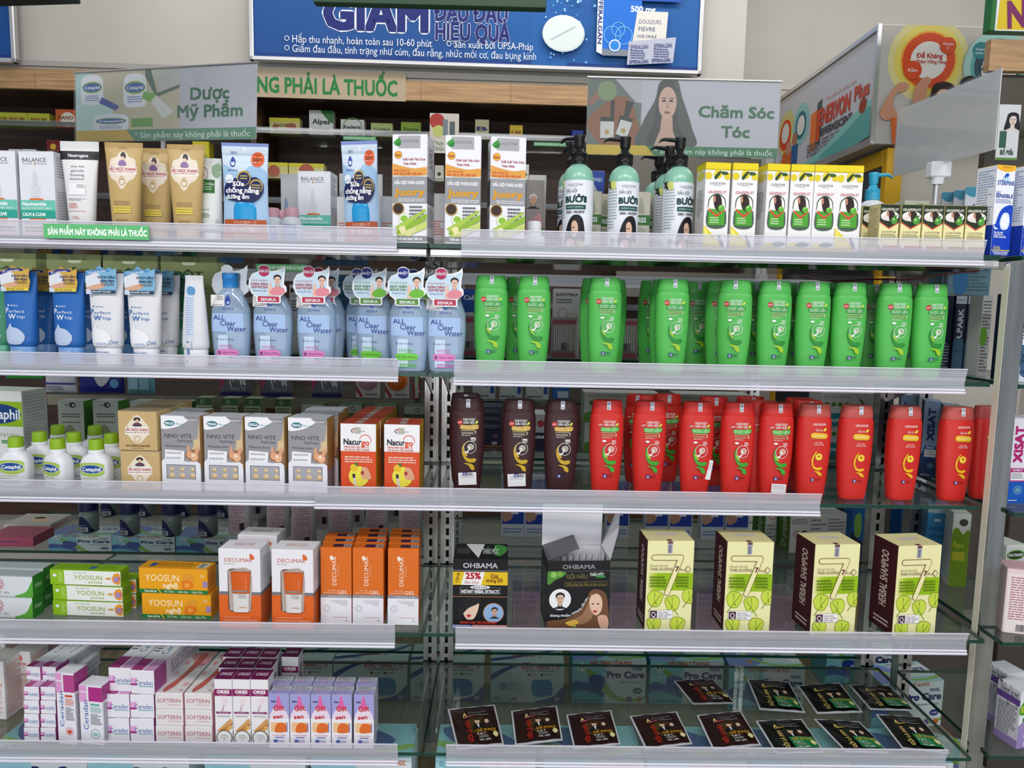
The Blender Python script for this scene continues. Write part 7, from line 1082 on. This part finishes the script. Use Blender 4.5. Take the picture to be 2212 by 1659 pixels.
def bag(x0, x1, yt, z, Y, label, art, col='#d6d3d0', group=None, name='cotton_bud_bag', cat='bag', d=.02):
    w, h = dim(x0, x1, yt, Y, z); r = empty(name); tag(r, label, cat, group); mb = MB()
    mb.loft([[Vector((w/2*math.copysign(abs(math.cos(t))**.5, math.cos(t))*(1-.04*math.sin(q*3.1)), d/2+d/2*s*math.copysign(abs(math.sin(t))**.8, math.sin(t)), q*h)) for t in [2*math.pi*i/20 for i in range(20)]] for q, s in ((0, .1), (.06, .7), (.3, 1), (.7, .9), (.94, .4), (1, .06))], M(col, 's'))
    Art(mb, lambda x, y, o: ((x-w/2)*.98, -.0004-o, y), w, h).draw(art); mb.obj('bag', r); mb = MB(); mb.box(-w/2, d/2-.0006, h-.001, w/2, d/2+.0006, h+.006, M(col, 's')); mb.obj('sealed_edge', r); r.location = (Xat((x0+x1)/2, Y, z+h/2), Y, z+.0004); USED.add(r.name); H_[r.name] = h; return r
buds = [R(.04, .0, .96, .1, '#b8506a'), R(.04, .88, .96, .97, '#b8506a')]+[Pg([(.1+i*.085, .14), (.125+i*.085, .14), (.16+i*.085, .8), (.13+i*.085, .8)], '#efeeee') for i in range(9)]+[B(.4, .6, .7, .8)]
b1 = bag(1190, 1246, 692, ZR[2], 1.66, 'clear bag of cotton buds below the glucose meter carton', buds, '#a8a29e', 'bags of cotton buds'); again(b1, 1012, 1.66, 'clear bag of cotton buds left of the first green bottle'); again(b1, 1352, 1.68, 'clear bag of cotton buds between the third and fourth green bottles')
dp = [T('DR.PARK', .5, .42, .5, '#aab2bc', .5, r=90, b=3), Sm([(0, .6), (.5, .55), (1, .62), (1, .98), (0, .95)], '#2f4f66', 4), R(0, 0, 1, .1, '#a9b0b8'), T('KHÁNG', .5, .05, .025, '#2b2b30', .8), T('XỊT SẠCH', .5, .72, .03, '#10181c', .8)]
dk = rear('nasal_spray_carton', 'carton', 2060, 2083, 640, Z[2], 1.5, .04, '#0f1a38', dp, 'navy spray carton with upright grey lettering, left of its pair', 'navy spray cartons'); again(dk, 2097, 1.5, 'navy spray carton with upright grey lettering, right of its pair')
rear('nasal_spray_carton', 'carton', 2034, 2054, 640, Z[2], 1.49, .04, '#0d1a30', [L(.1, .6, .9, .95, 9, '#8a929c')], 'navy spray carton showing its text side beside the last green bottle')
rear('spray_carton', 'carton', 2117, 2138, 640, Z[2], 1.42, .04, '#c9cbc8', [L(.1, .05, .9, .95, 22, '#6a6c6a'), E(.3, .5, .4, '#6fae3c', .12)], 'white text covered carton beside the steel upright on the second shelf')
rear('bandage_carton', 'carton', 2036, 2140, 566, Z[2]+H_[dk.name]+.002, 1.5, .05, '#5f7f8c', [L(.4, .1, .95, .9, 8, '#3c5a66'), Sm([(.25, .1), (.5, .1), (.5, .9), (.25, .9)], '#2a6a9c', 3), B(.02, .3, .12, .9)], 'grey blue carton lying across the tops of the navy spray cartons')
q = rear('nasal_spray_carton', 'carton', 2186, 2250, 636, Z[2], 1.32, .05, '#16233f', [R(0, 0, 1, .12, '#dfe4ea'), R(0, .5, 1, 1, '#dfe6ee'), Sm([(0, .45), (.5, .5), (1, .5), (1, .75), (.6, .95), (.2, .85), (0, .7)], '#3c5f84', 4), T('DR.PARK', .28, .36, .3, '#eef0f4', .42, r=90, b=4), T('XỊT SẠCH', .08, .7, .045, '#1a2430', .7, 'l', b=2), T('AN TOÀN', .08, .76, .045, '#1a2430', .66, 'l', b=2), T('70ml', .4, .88, .035, '#1a2430', .3)], 'navy and white spray carton at the right edge of the second shelf')
# board behind the hanging packs
glass('glass_shelf', -1.2, .75, 1.97, 2.3, EYE.z-.262, 'glass shelf beyond the gondola carrying the face mask packs'); ZM = EYE.z-.262
mb = MB(); mb.box(-1.2, 1.962, ZM-.03, -.14, 1.968, ZM-.002, M('#8f8878')); tag(mb.obj('shelf_edging'), 'beige edging of the shelf under the flosser bags', 'edging')
mk_ = lambda c: [Sm([(.3, .2), (.7, .1), (.85, .3), (.7, .7), (.5, .85), (.35, .6)], '#c9cdd0', 4), Rg(.85, .35, .12, '#c9cdd0', .15), E(.82, .78, .1, '#5f9ad0'), R(.0, .15, .2, .22, '#e0cf3a'), R(.0, .28, .2, .35, '#e0cf3a')]
bag(6, 88, 752, ZM+.035, 1.98, 'green pack of patterned face masks at the upper left of the third shelf', mk_(0), '#22903a', 'packs of face masks', 'mask_pack', 'mask pack'); bag(93, 162, 752, ZM, 1.98, 'white pack of face masks with red print', [L(.1, .3, .9, .6, 4, '#c0706a'), R(.5, .1, .95, .35, '#8ab4d0'), R(0, .78, 1, .82, '#26307c'), L(.05, .85, .6, .97, 3, '#6a6a70')], '#bfc0c8', 'packs of face masks', 'mask_pack', 'mask pack')
bag(166, 264, 752, ZM, 1.98, 'navy pack of face masks with a grey mask picture', mk_(0), '#1a2480', 'packs of face masks', 'mask_pack', 'mask pack'); bag(270, 330, 752, ZM, 1.98, 'pale blue bag of face masks with green lettering', [R(.1, .1, .45, .9, '#9cc8d8'), R(.5, .1, .85, .9, '#8abccc'), T('KHẨU TRANG 3 LỚP', .5, .95, .05, '#2f8a4c', .8)], '#6fa8b8', 'packs of face masks', 'mask_pack', 'mask pack')
rf = random.Random(4); fl = [R(0, .93, 1, 1, '#1f1f6a')]+[Pg([(x, y), (x+.05, y-.01), (x+.1, y+.2), (x+.06, y+.22)], rf.choice(('#dfe2e4', '#c9cdd2', '#eceeef'))) for x, y in [(rf.uniform(.15, .8), rf.uniform(.1, .65)) for _ in range(34)]]+[Pg([(0, .9), (.25, .55), (.12, .5), (0, .6)], '#b03a6a'), T('Multi 50', .6, .85, .09, '#b9bcc4', .5)]
f1 = bag(474, 541, 750, ZM, 1.98, 'bag of white dental flossers, left one', fl, '#70727c', 'bags of dental flossers', 'flosser_bag'); again(f1, 597, 1.98, 'bag of white dental flossers, middle one'); again(f1, 706, 1.98, 'bag of white dental flossers, right one')
for px, c, s in ((795, '#c08a9c', 'pink'), (858, '#e2701c', 'orange')):
    r = empty('soap_pack'); tag(r, '%s round soap in a blister card below the water bottles' % s, 'soap', 'round soaps in blister cards'); x = Xat(px, 1.98, ZM+.04); r.location = (x, 1.98, ZM+.0004)
    mb = MB(); mb.box(-.032, 0, 0, .032, .003, .09, M('#d9d6d2'), .001); Art(mb, lambda a, b, o: (a-.032, -o, b), .064, .09).draw([Pg([(0, .6), (.3, .95), (.2, 1), (0, .8)], '#b03a4c'), L(.4, .85, .9, .95, 1, '#6a6a70')]); mb.obj('card', r)
    mb = MB(); mb.loft([[(q*math.cos(t), -y, .048+q*math.sin(t)) for t in [2*math.pi*i/24 for i in range(24)]] for q, y in ((.027, 0), (.027, .008), (.022, .013), (.01, .015))], M(c, 'g')); mb.obj('soap', r)
r = empty('toothbrush'); tag(r, 'toothbrush with a red label beside the slotted posts', 'toothbrush'); r.location = (Xat(900, 1.9, ZR[3]+.1), 1.9, ZR[3]+.0004)
mb = MB(); mb.box(-.012, 0, 0, .012, .003, .2, M('#7c8c84', 't'), .001); mb.obj('blister_card', r); mb = MB(); mb.loft(srings([(.1, .004, .002, 2, -.004), (.14, .006, .003, 2, -.004), (.16, .003, .002, 2, -.004), (.2, .005, .002, 2, -.004)], 14), M('#b9d8a8', 's')); mb.obj('brush', r)
mb = MB(); mb.loft([[(.0085*math.cos(t)*k, -.003-y, .12+.028*math.copysign(abs(math.sin(t))**.5, math.sin(t))*k) for t in [2*math.pi*i/20 for i in range(20)]] for k, y in ((1, 0), (1, .002), (.9, .0025))], M('#b0202c', 's')); Art(mb, lambda x, y, o: (x-.008, -.0056-o, .095+y), .016, .05).draw([T('Lipzo', .5, .5, .6, WH, .85, r=90, b=3)]); mb.obj('label', r)
# third shelf, far side
nu = [Sm([(.45, .06), (.6, .03), (.7, .1), (.62, .16), (.5, .15)], '#2a2c2a', 4), E(.6, .1, .05, '#b9bdb8', .03), T('Như', .38, .1, .05, '#2a2c2a', .2), L(.15, .3, .85, .42, 2, '#4a4c4a'), L(.15, .5, .85, .56, 1, '#4a6a3c'), Sm([(.2, .95), (.3, .65), (.5, .6), (.7, .8), (.8, .97)], '#7a8464', 4), E(.7, .93, .15, '#a08a6c', .06)]
n1 = rear('herbal_soap_carton', 'carton', 126, 182, 867, ZR[3], 1.74, .05, '#a9ada6', nu, 'pale green-edged carton with a black head emblem behind the small white bottles, left', 'pale cartons with a head emblem', mats={'R': '#3f7a2c'}, RS=[R(0, 0, 1, 1, '#3f7a2c')])
for x, lb in ((229, 'pale carton with a black head emblem behind the small white bottles, right'), (310, 'pale carton with a black head emblem behind the gold cartons'), (383, 'pale carton with a black head emblem above the first capsule carton')): again(n1, x, 1.75, lb)
gb = rear('inhaler_carton', 'carton', 424, 458, 860, ZR[3], 1.76, .04, '#98a184', [R(0, 0, 1, .16, '#2f5a34'), Rg(.4, .08, .12, '#c9d0c0', .25), L(.1, .2, .9, .32, 2, '#3a4034'), Sm([(.2, .55), (.5, .4), (.8, .42), (.7, .6), (.5, .62)], '#1c1c1c', 4)], 'small green topped carton behind the capsule cartons, leftmost', 'small green topped cartons', mats={'R': '#6f785c'})
for x, lb in ((497, 'second from left'), (546, 'third from left'), (612, 'rightmost')): again(gb, x, 1.76, 'small green topped carton behind the capsule cartons, '+lb)
gg = rear('bath_herb_carton', 'carton', 652, 700, 874, ZR[3], 1.76, .045, '#3c5a34', [R(0, 0, 1, .2, '#a3a89c'), Rg(.6, .1, .1, '#1c1c1c', .3), Pg([(.5, .3), (.7, .38), (.7, .55), (.5, .62), (.3, .55), (.3, .38)], '#8a8a2c')], 'dark green carton with a pale top behind the rightmost capsule carton', 'dark green cartons with pale tops')
for x, lb in ((757, 'behind the left spray cartons'), (832, 'behind the stacked spray carton tops'), (897, 'beside the slotted posts')): again(gg, x, 1.76, 'dark green carton with a pale top '+lb)
tk = rear('test_kit_carton', 'carton', 1021, 1070, 800, ZM, 2.0, .05, '#c6cbc8', [R(.78, .1, .95, .8, '#1a4a9c'), Sm([(.5, .3), (.62, .2), (.7, .5), (.6, .6)], '#2f8ac0', 3), L(.05, .25, .5, .45, 2, '#4a4a50'), L(.05, .85, .7, .95, 1, '#33353a')], 'white and blue kit carton above the brown bottles, left', 'white and blue kit cartons'); again(tk, 1104, 2.0, 'white and blue kit carton above the brown bottles, middle'); again(tk, 1161, 2.0, 'white and blue kit carton above the brown bottles, right')
rear('test_kit_carton', 'carton', 1194, 1230, 800, ZM, 2.0, .05, '#2468b4', [R(.3, .7, .95, .92, '#c9d4dc'), L(.1, .3, .9, .6, 3, '#6fa0d8')], 'blue kit carton beside the white and blue kit cartons')
nv = rear('diaper_pack', 'pack', 1042, 1084, 930, ZR[3], 1.75, .08, '#14163c', [E(.65, .35, .15, '#7a4a6a', .1), E(.62, .75, .16, '#b9bccc', .1), R(.1, .9, 1, .97, '#b8702c')], 'navy pack with a small tooth emblem between the first two brown bottles')
for i, c in enumerate(('#2b2f44', '#2b2f44', '#343848')): rear('wipes_carton', 'carton', 1042, 1084, 912-i*20, ZR[3]+H_[nv.name]+.001+i*.0185, 1.75, .08, c, [L(.1, .3, .8, .7, 2, '#777c8c')], 'slim grey navy carton stacked on the navy pack, %s' % ['lowest', 'middle', 'top'][i], 'slim cartons on the navy pack', h=.0175)
rear('wipes_carton', 'carton', 1152, 1178, 896, ZR[3], 1.72, .08, '#c3c3c8', [T('kee', .5, .62, .12, WH, .9, b=3), R(0, .5, 1, 1, '#1c1f44'), T('kee', .5, .6, .12, WH, .9, b=3), E(.6, .25, .3, '#b0404c', .1)], 'white and navy carton between the second and third brown bottles')
aik = [Rg(.86, .62, .09, '#7a8a74', .12), Rg(.86, .62, .06, '#7a8a74', .2), Sm([(.52, .02), (.6, .2), (.66, .3), (.62, .22)], '#2f4a24', 3), Pg([(.6, .2), (.62, .18), (.72, .42), (.7, .43)], '#2f4a24'), Pg([(.7, .3), (.72, .3), (.76, .5), (.74, .5)], '#2f4a24'), L(.05, .06, .5, .16, 2, '#8a8f88'), R(.05, .2, .5, .206, '#8a8f88')]+[E(.1+.1*i, .34, .035, '#3f7a30') for i in range(4)]+[T('FOR CHILDREN', .7, .5, .05, '#6a7068', .26, r=180), Sm([(0, .72), (.15, .62), (.35, .62), (.5, .75), (.5, 1), (0, 1)], '#5a8f34', 4), T('aikids', .25, .84, .12, '#dfe6dc', .34, b=3, r=180)]
a1 = rear('fever_patch_carton', 'carton', 1262, 1424, 914, ZR[3], 1.72, .07, '#bfc2be', aik, 'large white and green fever patch carton, lower left, seen upside down', 'large upside-down fever patch cartons', mats={'L': '#8f9a84'})
hz_ = H_[a1.name]+.001
a2 = again(a1, 1543, 1.72, 'large white and green fever patch carton, lower middle, seen upside down')
a3 = rear('fever_patch_carton', 'carton', 1773, 1912, 914, ZR[3], 1.72, .07, '#bfc2be', [o if not (o[0] == 'P' and o[2] == '#5a8f34') else Sm([(0, .72), (.15, .62), (.35, .62), (.5, .75), (.5, 1), (0, 1)], '#1f7a88', 4) for o in aik], 'large white and teal fever patch carton, lower right, seen upside down', 'large upside-down fever patch cartons')
for o_, x, lb in ((a1, 1343, 'large white and green fever patch carton, upper left, seen upside down'), (a1, 1540, 'large white and green fever patch carton, upper middle, seen upside down'), (a3, 1842, 'large white and teal fever patch carton, upper right, seen upside down')): again(o_, x, 1.72, lb, z=ZR[3]+hz_)
xs = lambda a, b, c: [R(0, 0, 1, 1, c), Sm([(0, .7), (.5, .62), (1, .7), (1, 1), (0, 1)], b, 4), T('XISAT', .46, .3, .42, a, .42, r=90, b=5), R(.14, .58, .92, .74, '#b0387c' if a == '#b0206c' else '#3c5a8c'), R(.2, .63, .86, .725, '#e9ecf0'), T('DAILY', .53, .603, .025, WH, .45, b=2), L(.25, .64, .8, .71, 3, '#77777c'), Rg(.6, .84, .2, '#9ac4d8', .12), E(.6, .84, .13, '#5f98b4'), L(.05, .955, .6, .975, 1, WH)]
x1_ = rear('nasal_spray_carton', 'carton', 1994, 2026, 868, Z[3], 1.52, .05, '#8fa0b8', xs('#1f3068', '#15386c', '#7f95b4'), 'dim blue spray carton with upright navy lettering behind the third conditioner', 'dim blue spray cartons', rz=r_(-24), mats={'L': '#1c2a48'}); again(x1_, 1958, 1.62, 'dim blue spray carton beside the third conditioner, turned to its side', rz=r_(-24)); again(x1_, 2052, 1.45, 'dim blue spray carton just left of the fourth conditioner', rz=r_(-24))
rear('nasal_spray_carton', 'carton', 2104, 2130, 893, Z[3], 1.45, .05, '#b9b4c0', xs('#b0206c', '#2a4a84', '#bcaebc'), 'dim pink lettered spray carton behind the fourth conditioner', rz=r_(-20))
x2_ = rear('nasal_spray_carton', 'carton', 2176, 2222, 905, Z[3], 1.32, .05, '#e3e3ea', xs('#b0206c', '#0f56b8', '#e0dfe8'), 'white spray carton with upright magenta lettering at the right edge', 'right edge spray cartons', rz=r_(3)); again(x2_, 2250, 1.32, 'white spray carton cut off at the right edge of the third shelf', rz=r_(3))
# fourth shelf, far side: roll-ons, lotions, test cartons
ro = small_bottle('roll_on_bottle', '#6c7a78', '#101a44', .044, .1, [Sm([(.1, .3), (.5, .35), (.8, .8), (.9, 1), (.1, 1)], '#141c44', 4), R(.15, .72, .6, .92, '#c9ccd4'), B(.18, .74, .56, .9, '#2b2b34', 10), L(.2, .6, .5, .68, 1, '#6a8ad0')], .045, neck=.93, capk='s', bodyk='g', dome=1)
for px, Y, rz, lb in ((184, 1.76, 10, 'front row, leftmost'), (270, 1.74, 0, 'front row, second from left'), (358, 1.74, -12, 'front row, third from left'), (441, 1.74, 0, 'front row, rightmost'), (234, 1.9, 30, 'rear row, leftmost'), (308, 1.9, 0, 'rear row, second from left'), (394, 1.9, 25, 'rear row, third from left'), (480, 1.9, 0, 'rear row, rightmost')): inst(ro, (Xat(px, Y, ZR[4]+.05), Y, ZR[4]+.0004), 'navy capped roll-on bottle, '+lb, r_(rz), 'roll-on bottles behind the cream cartons')
lo = small_bottle('lotion_bottle', '#cfccd2', '#c03a80', .055, .165, [T('Softel', .5, .17, .025, '#2b2b30', .3, b=2), R(.12, .25, .88, .29, '#b07a8c'), R(.12, .3, .88, .95, '#cdb2bd'), L(.15, .32, .85, .92, 18, '#8f6f7c'), R(.62, .78, .82, .9, '#2f2b30')], .018, neck=.36, rad=2.8)
for i, (px, Y) in enumerate(((511, 1.76), (597, 1.74), (651, 1.66), (733, 1.68), (812, 1.76), (884, 1.68), (546, 1.9), (618, 1.88), (690, 1.82), (761, 1.84), (846, 1.9), (912, 1.88))): inst(lo, (Xat(px, Y, ZR[4]+.06), Y, ZR[4]+.0004), 'white lotion bottle seen from its pink text back, %s in the %s row' % (ORD[i % 6], 'front' if i < 6 else 'rear'), r_((i*7) % 11-5), 'lotion bottles behind the gel cartons')
hd = rear('pregnancy_test_carton', 'carton', 1083, 1134, 1030, ZR[4], 1.78, .03, '#c3c8d2', [R(.04, .04, .96, .44, '#14399c'), R(.04, .46, .96, .78, '#14399c'), Sm([(.04, .56), (.3, .56), (.5, .6), (.42, .7), (.1, .74)], '#b58a74', 4), R(.42, .585, .72, .615, '#dfe2e6'), Sm([(.04, .24), (.3, .24), (.5, .28), (.42, .38), (.1, .42)], '#b58a74', 4), L(.1, .84, .9, .94, 2, '#6a86c0')], 'blue and white carton with a hand picture, left of the raised lid', 'blue cartons with hand pictures')
for px, lb in ((1160, 'touching the raised lid'), (1335, 'right of the raised lid'), (1420, 'third pair, left one'), (1472, 'third pair, right one'), (1541, 'fourth pair, left one'), (1594, 'fourth pair, right one')): again(hd, px, 1.78, 'blue and white carton with a hand picture, '+lb)
pp = rear('bandage_carton', 'carton', 1702, 1832, 1112, ZR[4], 1.7, .06, '#bbbcb8', [L(.03, .1, .3, .25, 3, '#55575a'), R(.35, .04, .355, .9, '#8a8c8a'), R(.66, .04, .665, .9, '#8a8c8a'), Rg(.12, .5, .06, '#b0404c', .2), E(.25, .5, .06, '#2b3a5c'), L(.37, .1, .64, .9, 7, '#77797a'), L(.68, .1, .97, .9, 9, '#77797a')], 'white text covered carton with a green side behind the cream cartons', mats={'L': '#4f7a24'}, LS=[T('Dr.popple', .5, .5, .4, '#dfe8d0', .8, r=90)], rz=r_(8))
rear('bandage_carton', 'carton', 1652, 1678, 1100, ZR[4], 1.74, .06, '#bbbcb8', [Rg(.6, .2, .3, '#b0404c', .2), L(.1, .4, .9, .9, 5, '#77797a')], 'white carton with a green side left of the text covered one', mats={'L': '#4f7a24'}, LS=[T('popple', .5, .5, .4, '#dfe8d0', .8, r=90)], rz=r_(10))
nz = [R(0, 0, 1, 1, '#1a5a9c'), Sm([(0, .7), (.5, .95), (1, .6), (1, .75), (.5, 1), (0, .9)], '#12203c', 4), Sm([(.1, .4), (.3, .3), (.38, .5), (.35, .8), (.15, .8)], '#7aa84a', 3), Sm([(.55, .05), (.62, .3), (.5, .42), (.58, .55), (.7, .6), (.66, .57), (.56, .5), (.6, .42), (.7, .3), (.6, .05)], '#a8b84a', 3), E(.7, .8, .1, '#c9a03c', .08)]
nb = rear('inhaler_carton', 'carton', 1840, 1896, 1080, ZR[4], 1.76, .05, '#1a5a9c', nz, 'blue carton with a green hand outline right of the text covered carton', 'blue cartons with green hand outlines'); again(nb, 1974, 1.7, 'blue carton with a green hand outline above the third cream carton')
rear('inhaler_carton', 'carton', 2002, 2046, 1090, ZR[4]-.003, 1.56, .05, '#2a7aac', [R(0, 0, 1, .12, '#9ab4bc'), L(.1, .3, .9, .8, 5, '#1c5f8c'), R(.3, .2, .6, .24, '#a9c4d4')], 'sky blue carton above the rightmost cream carton', rz=r_(-12))
eg = [R(0, 0, 1, 1, '#c9ccc6'), Sm([(0, .3), (.3, .2), (.6, .28), (1, .25), (1, 1), (0, 1)], '#6a8a1c', 4), E(.6, .12, .25, '#3a3a34', .05), T('Eugica', .42, .42, .07, '#c9c83a', .6, r=-8), R(.1, .52, .8, .64, '#a8a42c')]
rear('throat_pill_carton', 'carton', 2056, 2090, 1110, ZR[4]-.003, 1.5, .05, '#c9ccc6', eg, 'green and white carton with yellow script left of the steel upright', rz=r_(-14))
rear('ginseng_carton', 'carton', 978, 1082, 1088, ZR[4]+.084, 2.2, .05, '#cfc79a', [T('Ngọc Châu', .3, .45, .35, '#4a2c14', .5, b=3), R(.6, 0, .9, .3, '#c9a02c')], 'pale yellow carton with dark brown letters behind the slotted post')
tag(plain('far_ledge', -.1, 2.19, ZR[4]+.06, .5, 2.45, ZR[4]+.079, M('#7f8580'), kind=None), 'grey ledge carrying the pale yellow carton', 'ledge')
l1 = rear('soap_carton', 'carton', 8, 108, 1104, ZR[4], 1.76, .09, '#c9c2bc', [], 'flat white carton lying behind the cream cartons at the left edge', TP=[R(0, 0, 1, 1, '#bdb6ae'), E(.5, .4, .12, '#3a332c', .1), E(.6, .6, .25, '#d8b8a0', .15)], RS=[L(.1, .2, .9, .8, 2, '#b0606a')], h=.02)
rear('soap_carton', 'carton', -30, 72, 1122, ZR[4], 1.66, .08, '#a8506a', [L(.3, .4, .7, .6, 1, '#3c3c7c')], 'flat pink carton lying in front of the flat white one', TP=[R(0, 0, 1, 1, '#a8606c')], h=.022)
# seen through the lower glass: pink cartons and mask cartons
pk = rear('herbal_tea_carton', 'carton', 1108, 1166, 1278, ZR[5], 1.75, .07, '#a0788c', [L(.08, .1, .85, .85, 14, '#77566a'), R(0, .9, 1, 1, '#8c5068')], 'dull pink carton below the glass between the two black cartons', 'dull pink cartons below the glass', TP=[R(0, 0, 1, 1, '#8f7f86')])
for px, lb in ((1346, 'right of the opened black carton'), (1532, 'between the first two cream cartons'), (1690, 'between the second and third cream cartons')): again(pk, px, 1.75, 'dull pink carton below the glass '+lb)
YD = 1.855; ZD = .3
ki = rear('mask_carton', 'mask carton', 1060, 1218, 1432, ZD, YD, .1, '#cfdcdf', khau, 'pale blue mask carton with a blue mask picture, first full one in the middle bay', 'mask cartons on the base board', TP=khautop)
pi_ = rear('mask_carton', 'mask carton', 1236, 1395, 1426, ZD, YD, .1, '#bfdbe2', proc(), 'turquoise mask carton with a navy mask picture, left one', 'mask cartons on the base board', TP=proctop, mats={'L': '#4fa0b4', 'R': '#4fa0b4'})
again(pi_, 1483, YD, 'turquoise mask carton with a navy mask picture, middle one'); again(pi_, 1655, YD-.03, 'turquoise mask carton with a navy mask picture, right one', rz=r_(-3)); again(pi_, 1960, YD-.1, 'turquoise mask carton partly hidden by the rear sachets at the right', rz=r_(8)); again(pi_, 2088, 1.42, 'turquoise mask carton turned sharply beside the steel upright', rz=r_(62)); again(pi_, 1860, YD+.1, 'turquoise mask carton deep behind the rear sachets')
for px, lb in ((966, 'behind the slotted posts'), (800, 'right one in the left bay'), (638, 'middle one in the left bay'), (476, 'behind the magenta topped cartons')): again(ki, px, YD, 'pale blue mask carton with a blue mask picture, '+lb)
for px, lb, sz in ((172, 'dim turquoise mask carton deep behind the green cream cartons', .5), (309, 'dim turquoise mask carton deep behind the orange cream cartons', .5), (448, 'dim turquoise mask carton deep behind the windowed gel cartons', .5)): again(pi_, px, 2.26, lb, z=ZR[5]).scale = (1, 1, sz)
pl_ = plain('base_plinth', -1.2, 1.27, ZD, .79, 1.5, EYE.z-.943, DECK, kind=None); tag(pl_, 'brown plinth under the row of mask cartons at the bottom edge', 'plinth')
for i, (x0, x1, t) in enumerate(((-28, 188, 0), (190, 410, 0), (436, 667, 0), (669, 892, 0), (938, 1158, 0), (1172, 1391, 0), (1396, 1615, 0), (1620, 1838, 0), (1842, 2057, 0))):
    if i == 0:
        zz = EYE.z-.942; w, _ = dim(438, 655, 1632, 1.279, zz); bx = carton('mask_carton', 'mask carton', w, .107, .11, '#cfe2e8', [R(0, 0, .6, 1, '#9fd6e4'), R(.45, 0, 1, 1, '#dfe9ec'), T('KHẨU TRANG Y TẾ AN PHÚC', .68, .09, .085, '#d0683a', .52, b=4), T('Pro Care', .72, .3, .17, '#26286e', .52, b=5), T('MODEL', .38, .3, .09, '#24307c', .14, b=3), Rg(.06, .1, .02, '#2a7a9c', .3), T('anphuc', .13, .13, .05, '#6ab0c8', .1), Sm([(0, .35), (.2, .3), (.4, .5), (.3, .8), (0, .7)], '#2f55a8', 4)], TP=[R(0, 0, 1, 1, '#8fc9d6'), Sm([(.05, .1), (.5, .15), (.8, .5), (.6, .75), (.2, .6)], '#2b4f9c', 4), Sm([(0, .5), (.5, .75), (1, .6), (1, .72), (.5, .9), (0, .65)], '#8ab84c', 4), T('Pro Care', .3, .85, .16, '#1f2f7c', .4, b=4, r=180)])
    inst(bx, (Xat((x0+x1)/2, 1.279, EYE.z-.88), 1.279, EYE.z-.9415), 'pale blue mask carton along the bottom edge of the view, %s' % ORD[i], 0, 'mask cartons along the bottom edge')
# right bay, lower shelves
rear('eye_supplement_carton', 'carton', 2164, 2214, 1178, Z[4], 1.364, .05, '#d3d6d2', [E(.5, .14, .46, '#4f8a2c', .07), E(.5, .14, .4, '#26401c', .055), T('PHOTRAKID', .5, .14, .04, WH, .74, b=3), R(0, .26, 1, .42, '#4f9a2c'), L(.1, .5, .9, .9, 8, '#8a8c8a')], 'white carton with a green oval emblem at the right edge', LS=[E(.5, .3, .4, '#2f5a24', .07), L(.1, .5, .9, .9, 8, '#55575a')], rz=r_(12))
rear('supplement_carton', 'carton', 2176, 2262, 1232, Z[4], 1.275, .05, '#e6cfd2', [R(.05, .08, 1, 1, '#eadfdd'), L(.1, .12, .95, .8, 18, '#b0707c'), B(.3, .86, .7, .97)], 'pink and white text covered carton at the right edge', mats={'T': '#c9a0a8'}, rz=r_(-14))
eu = [R(0, 0, 1, 1, '#e3e4e8'), Sm([(0, .3), (.3, .12), (.6, .16), (1, .3), (1, .42), (0, .4)], '#4f9a24', 4), T('Eugica', .5, .3, .1, '#d8d43a', .8, b=2, r=3), R(.2, .46, .8, .54, '#2f7a2c'), Sm([(0, .6), (1, .5), (1, 1), (0, 1)], '#9a86bc', 4), E(.5, .78, .22, '#c3b8e0', .07), E(.5, .92, .22, '#c3b8e0', .07), E(.5, .78, .08, '#5f4a94', .025)]
e1 = rear('throat_pill_carton', 'carton', 2166, 2216, 1455, Z[5], 1.357, .05, '#dcdce4', eu, 'white and violet carton with green hills, the farther of two at the right edge', 'violet throat pill cartons', LS=[T('Thông Jeung', .5, .1, .3, '#33333c', .8), R(0, .15, 1, .26, '#6a4a94'), L(.1, .3, .9, .85, 14, '#6a6a74'), R(0, .86, 1, 1, '#9a86bc')], rz=r_(12)); again(e1, 2222, 1.29, 'white and violet carton with green hills, the nearer of two at the right edge', rz=r_(12))

o = plain('backdrop', 1.156, 1.98, 0, 1.35, 2.28, 1.02, M('#57504a'), kind=None, c=.002); tag(o, 'added low dark counter far behind the lower glass shelves', 'backdrop')  # added dark block, keeps the gap behind the lower shelves dark
o = plain('backdrop', 1.36, 1.9, 0, 1.95, 2.25, 1.0, M('#4d463e'), kind=None, c=.002); tag(o, 'added low dark counter beyond the right bay', 'backdrop')  # second added block, stands in for the darkness beyond the right bay
for x in (-.13, .80): post(x, 2.303, .3, Z[2]+.2, 'slotted steel post far behind the %s' % ('middle seam' if x < 0 else 'rightmost green bottles'))
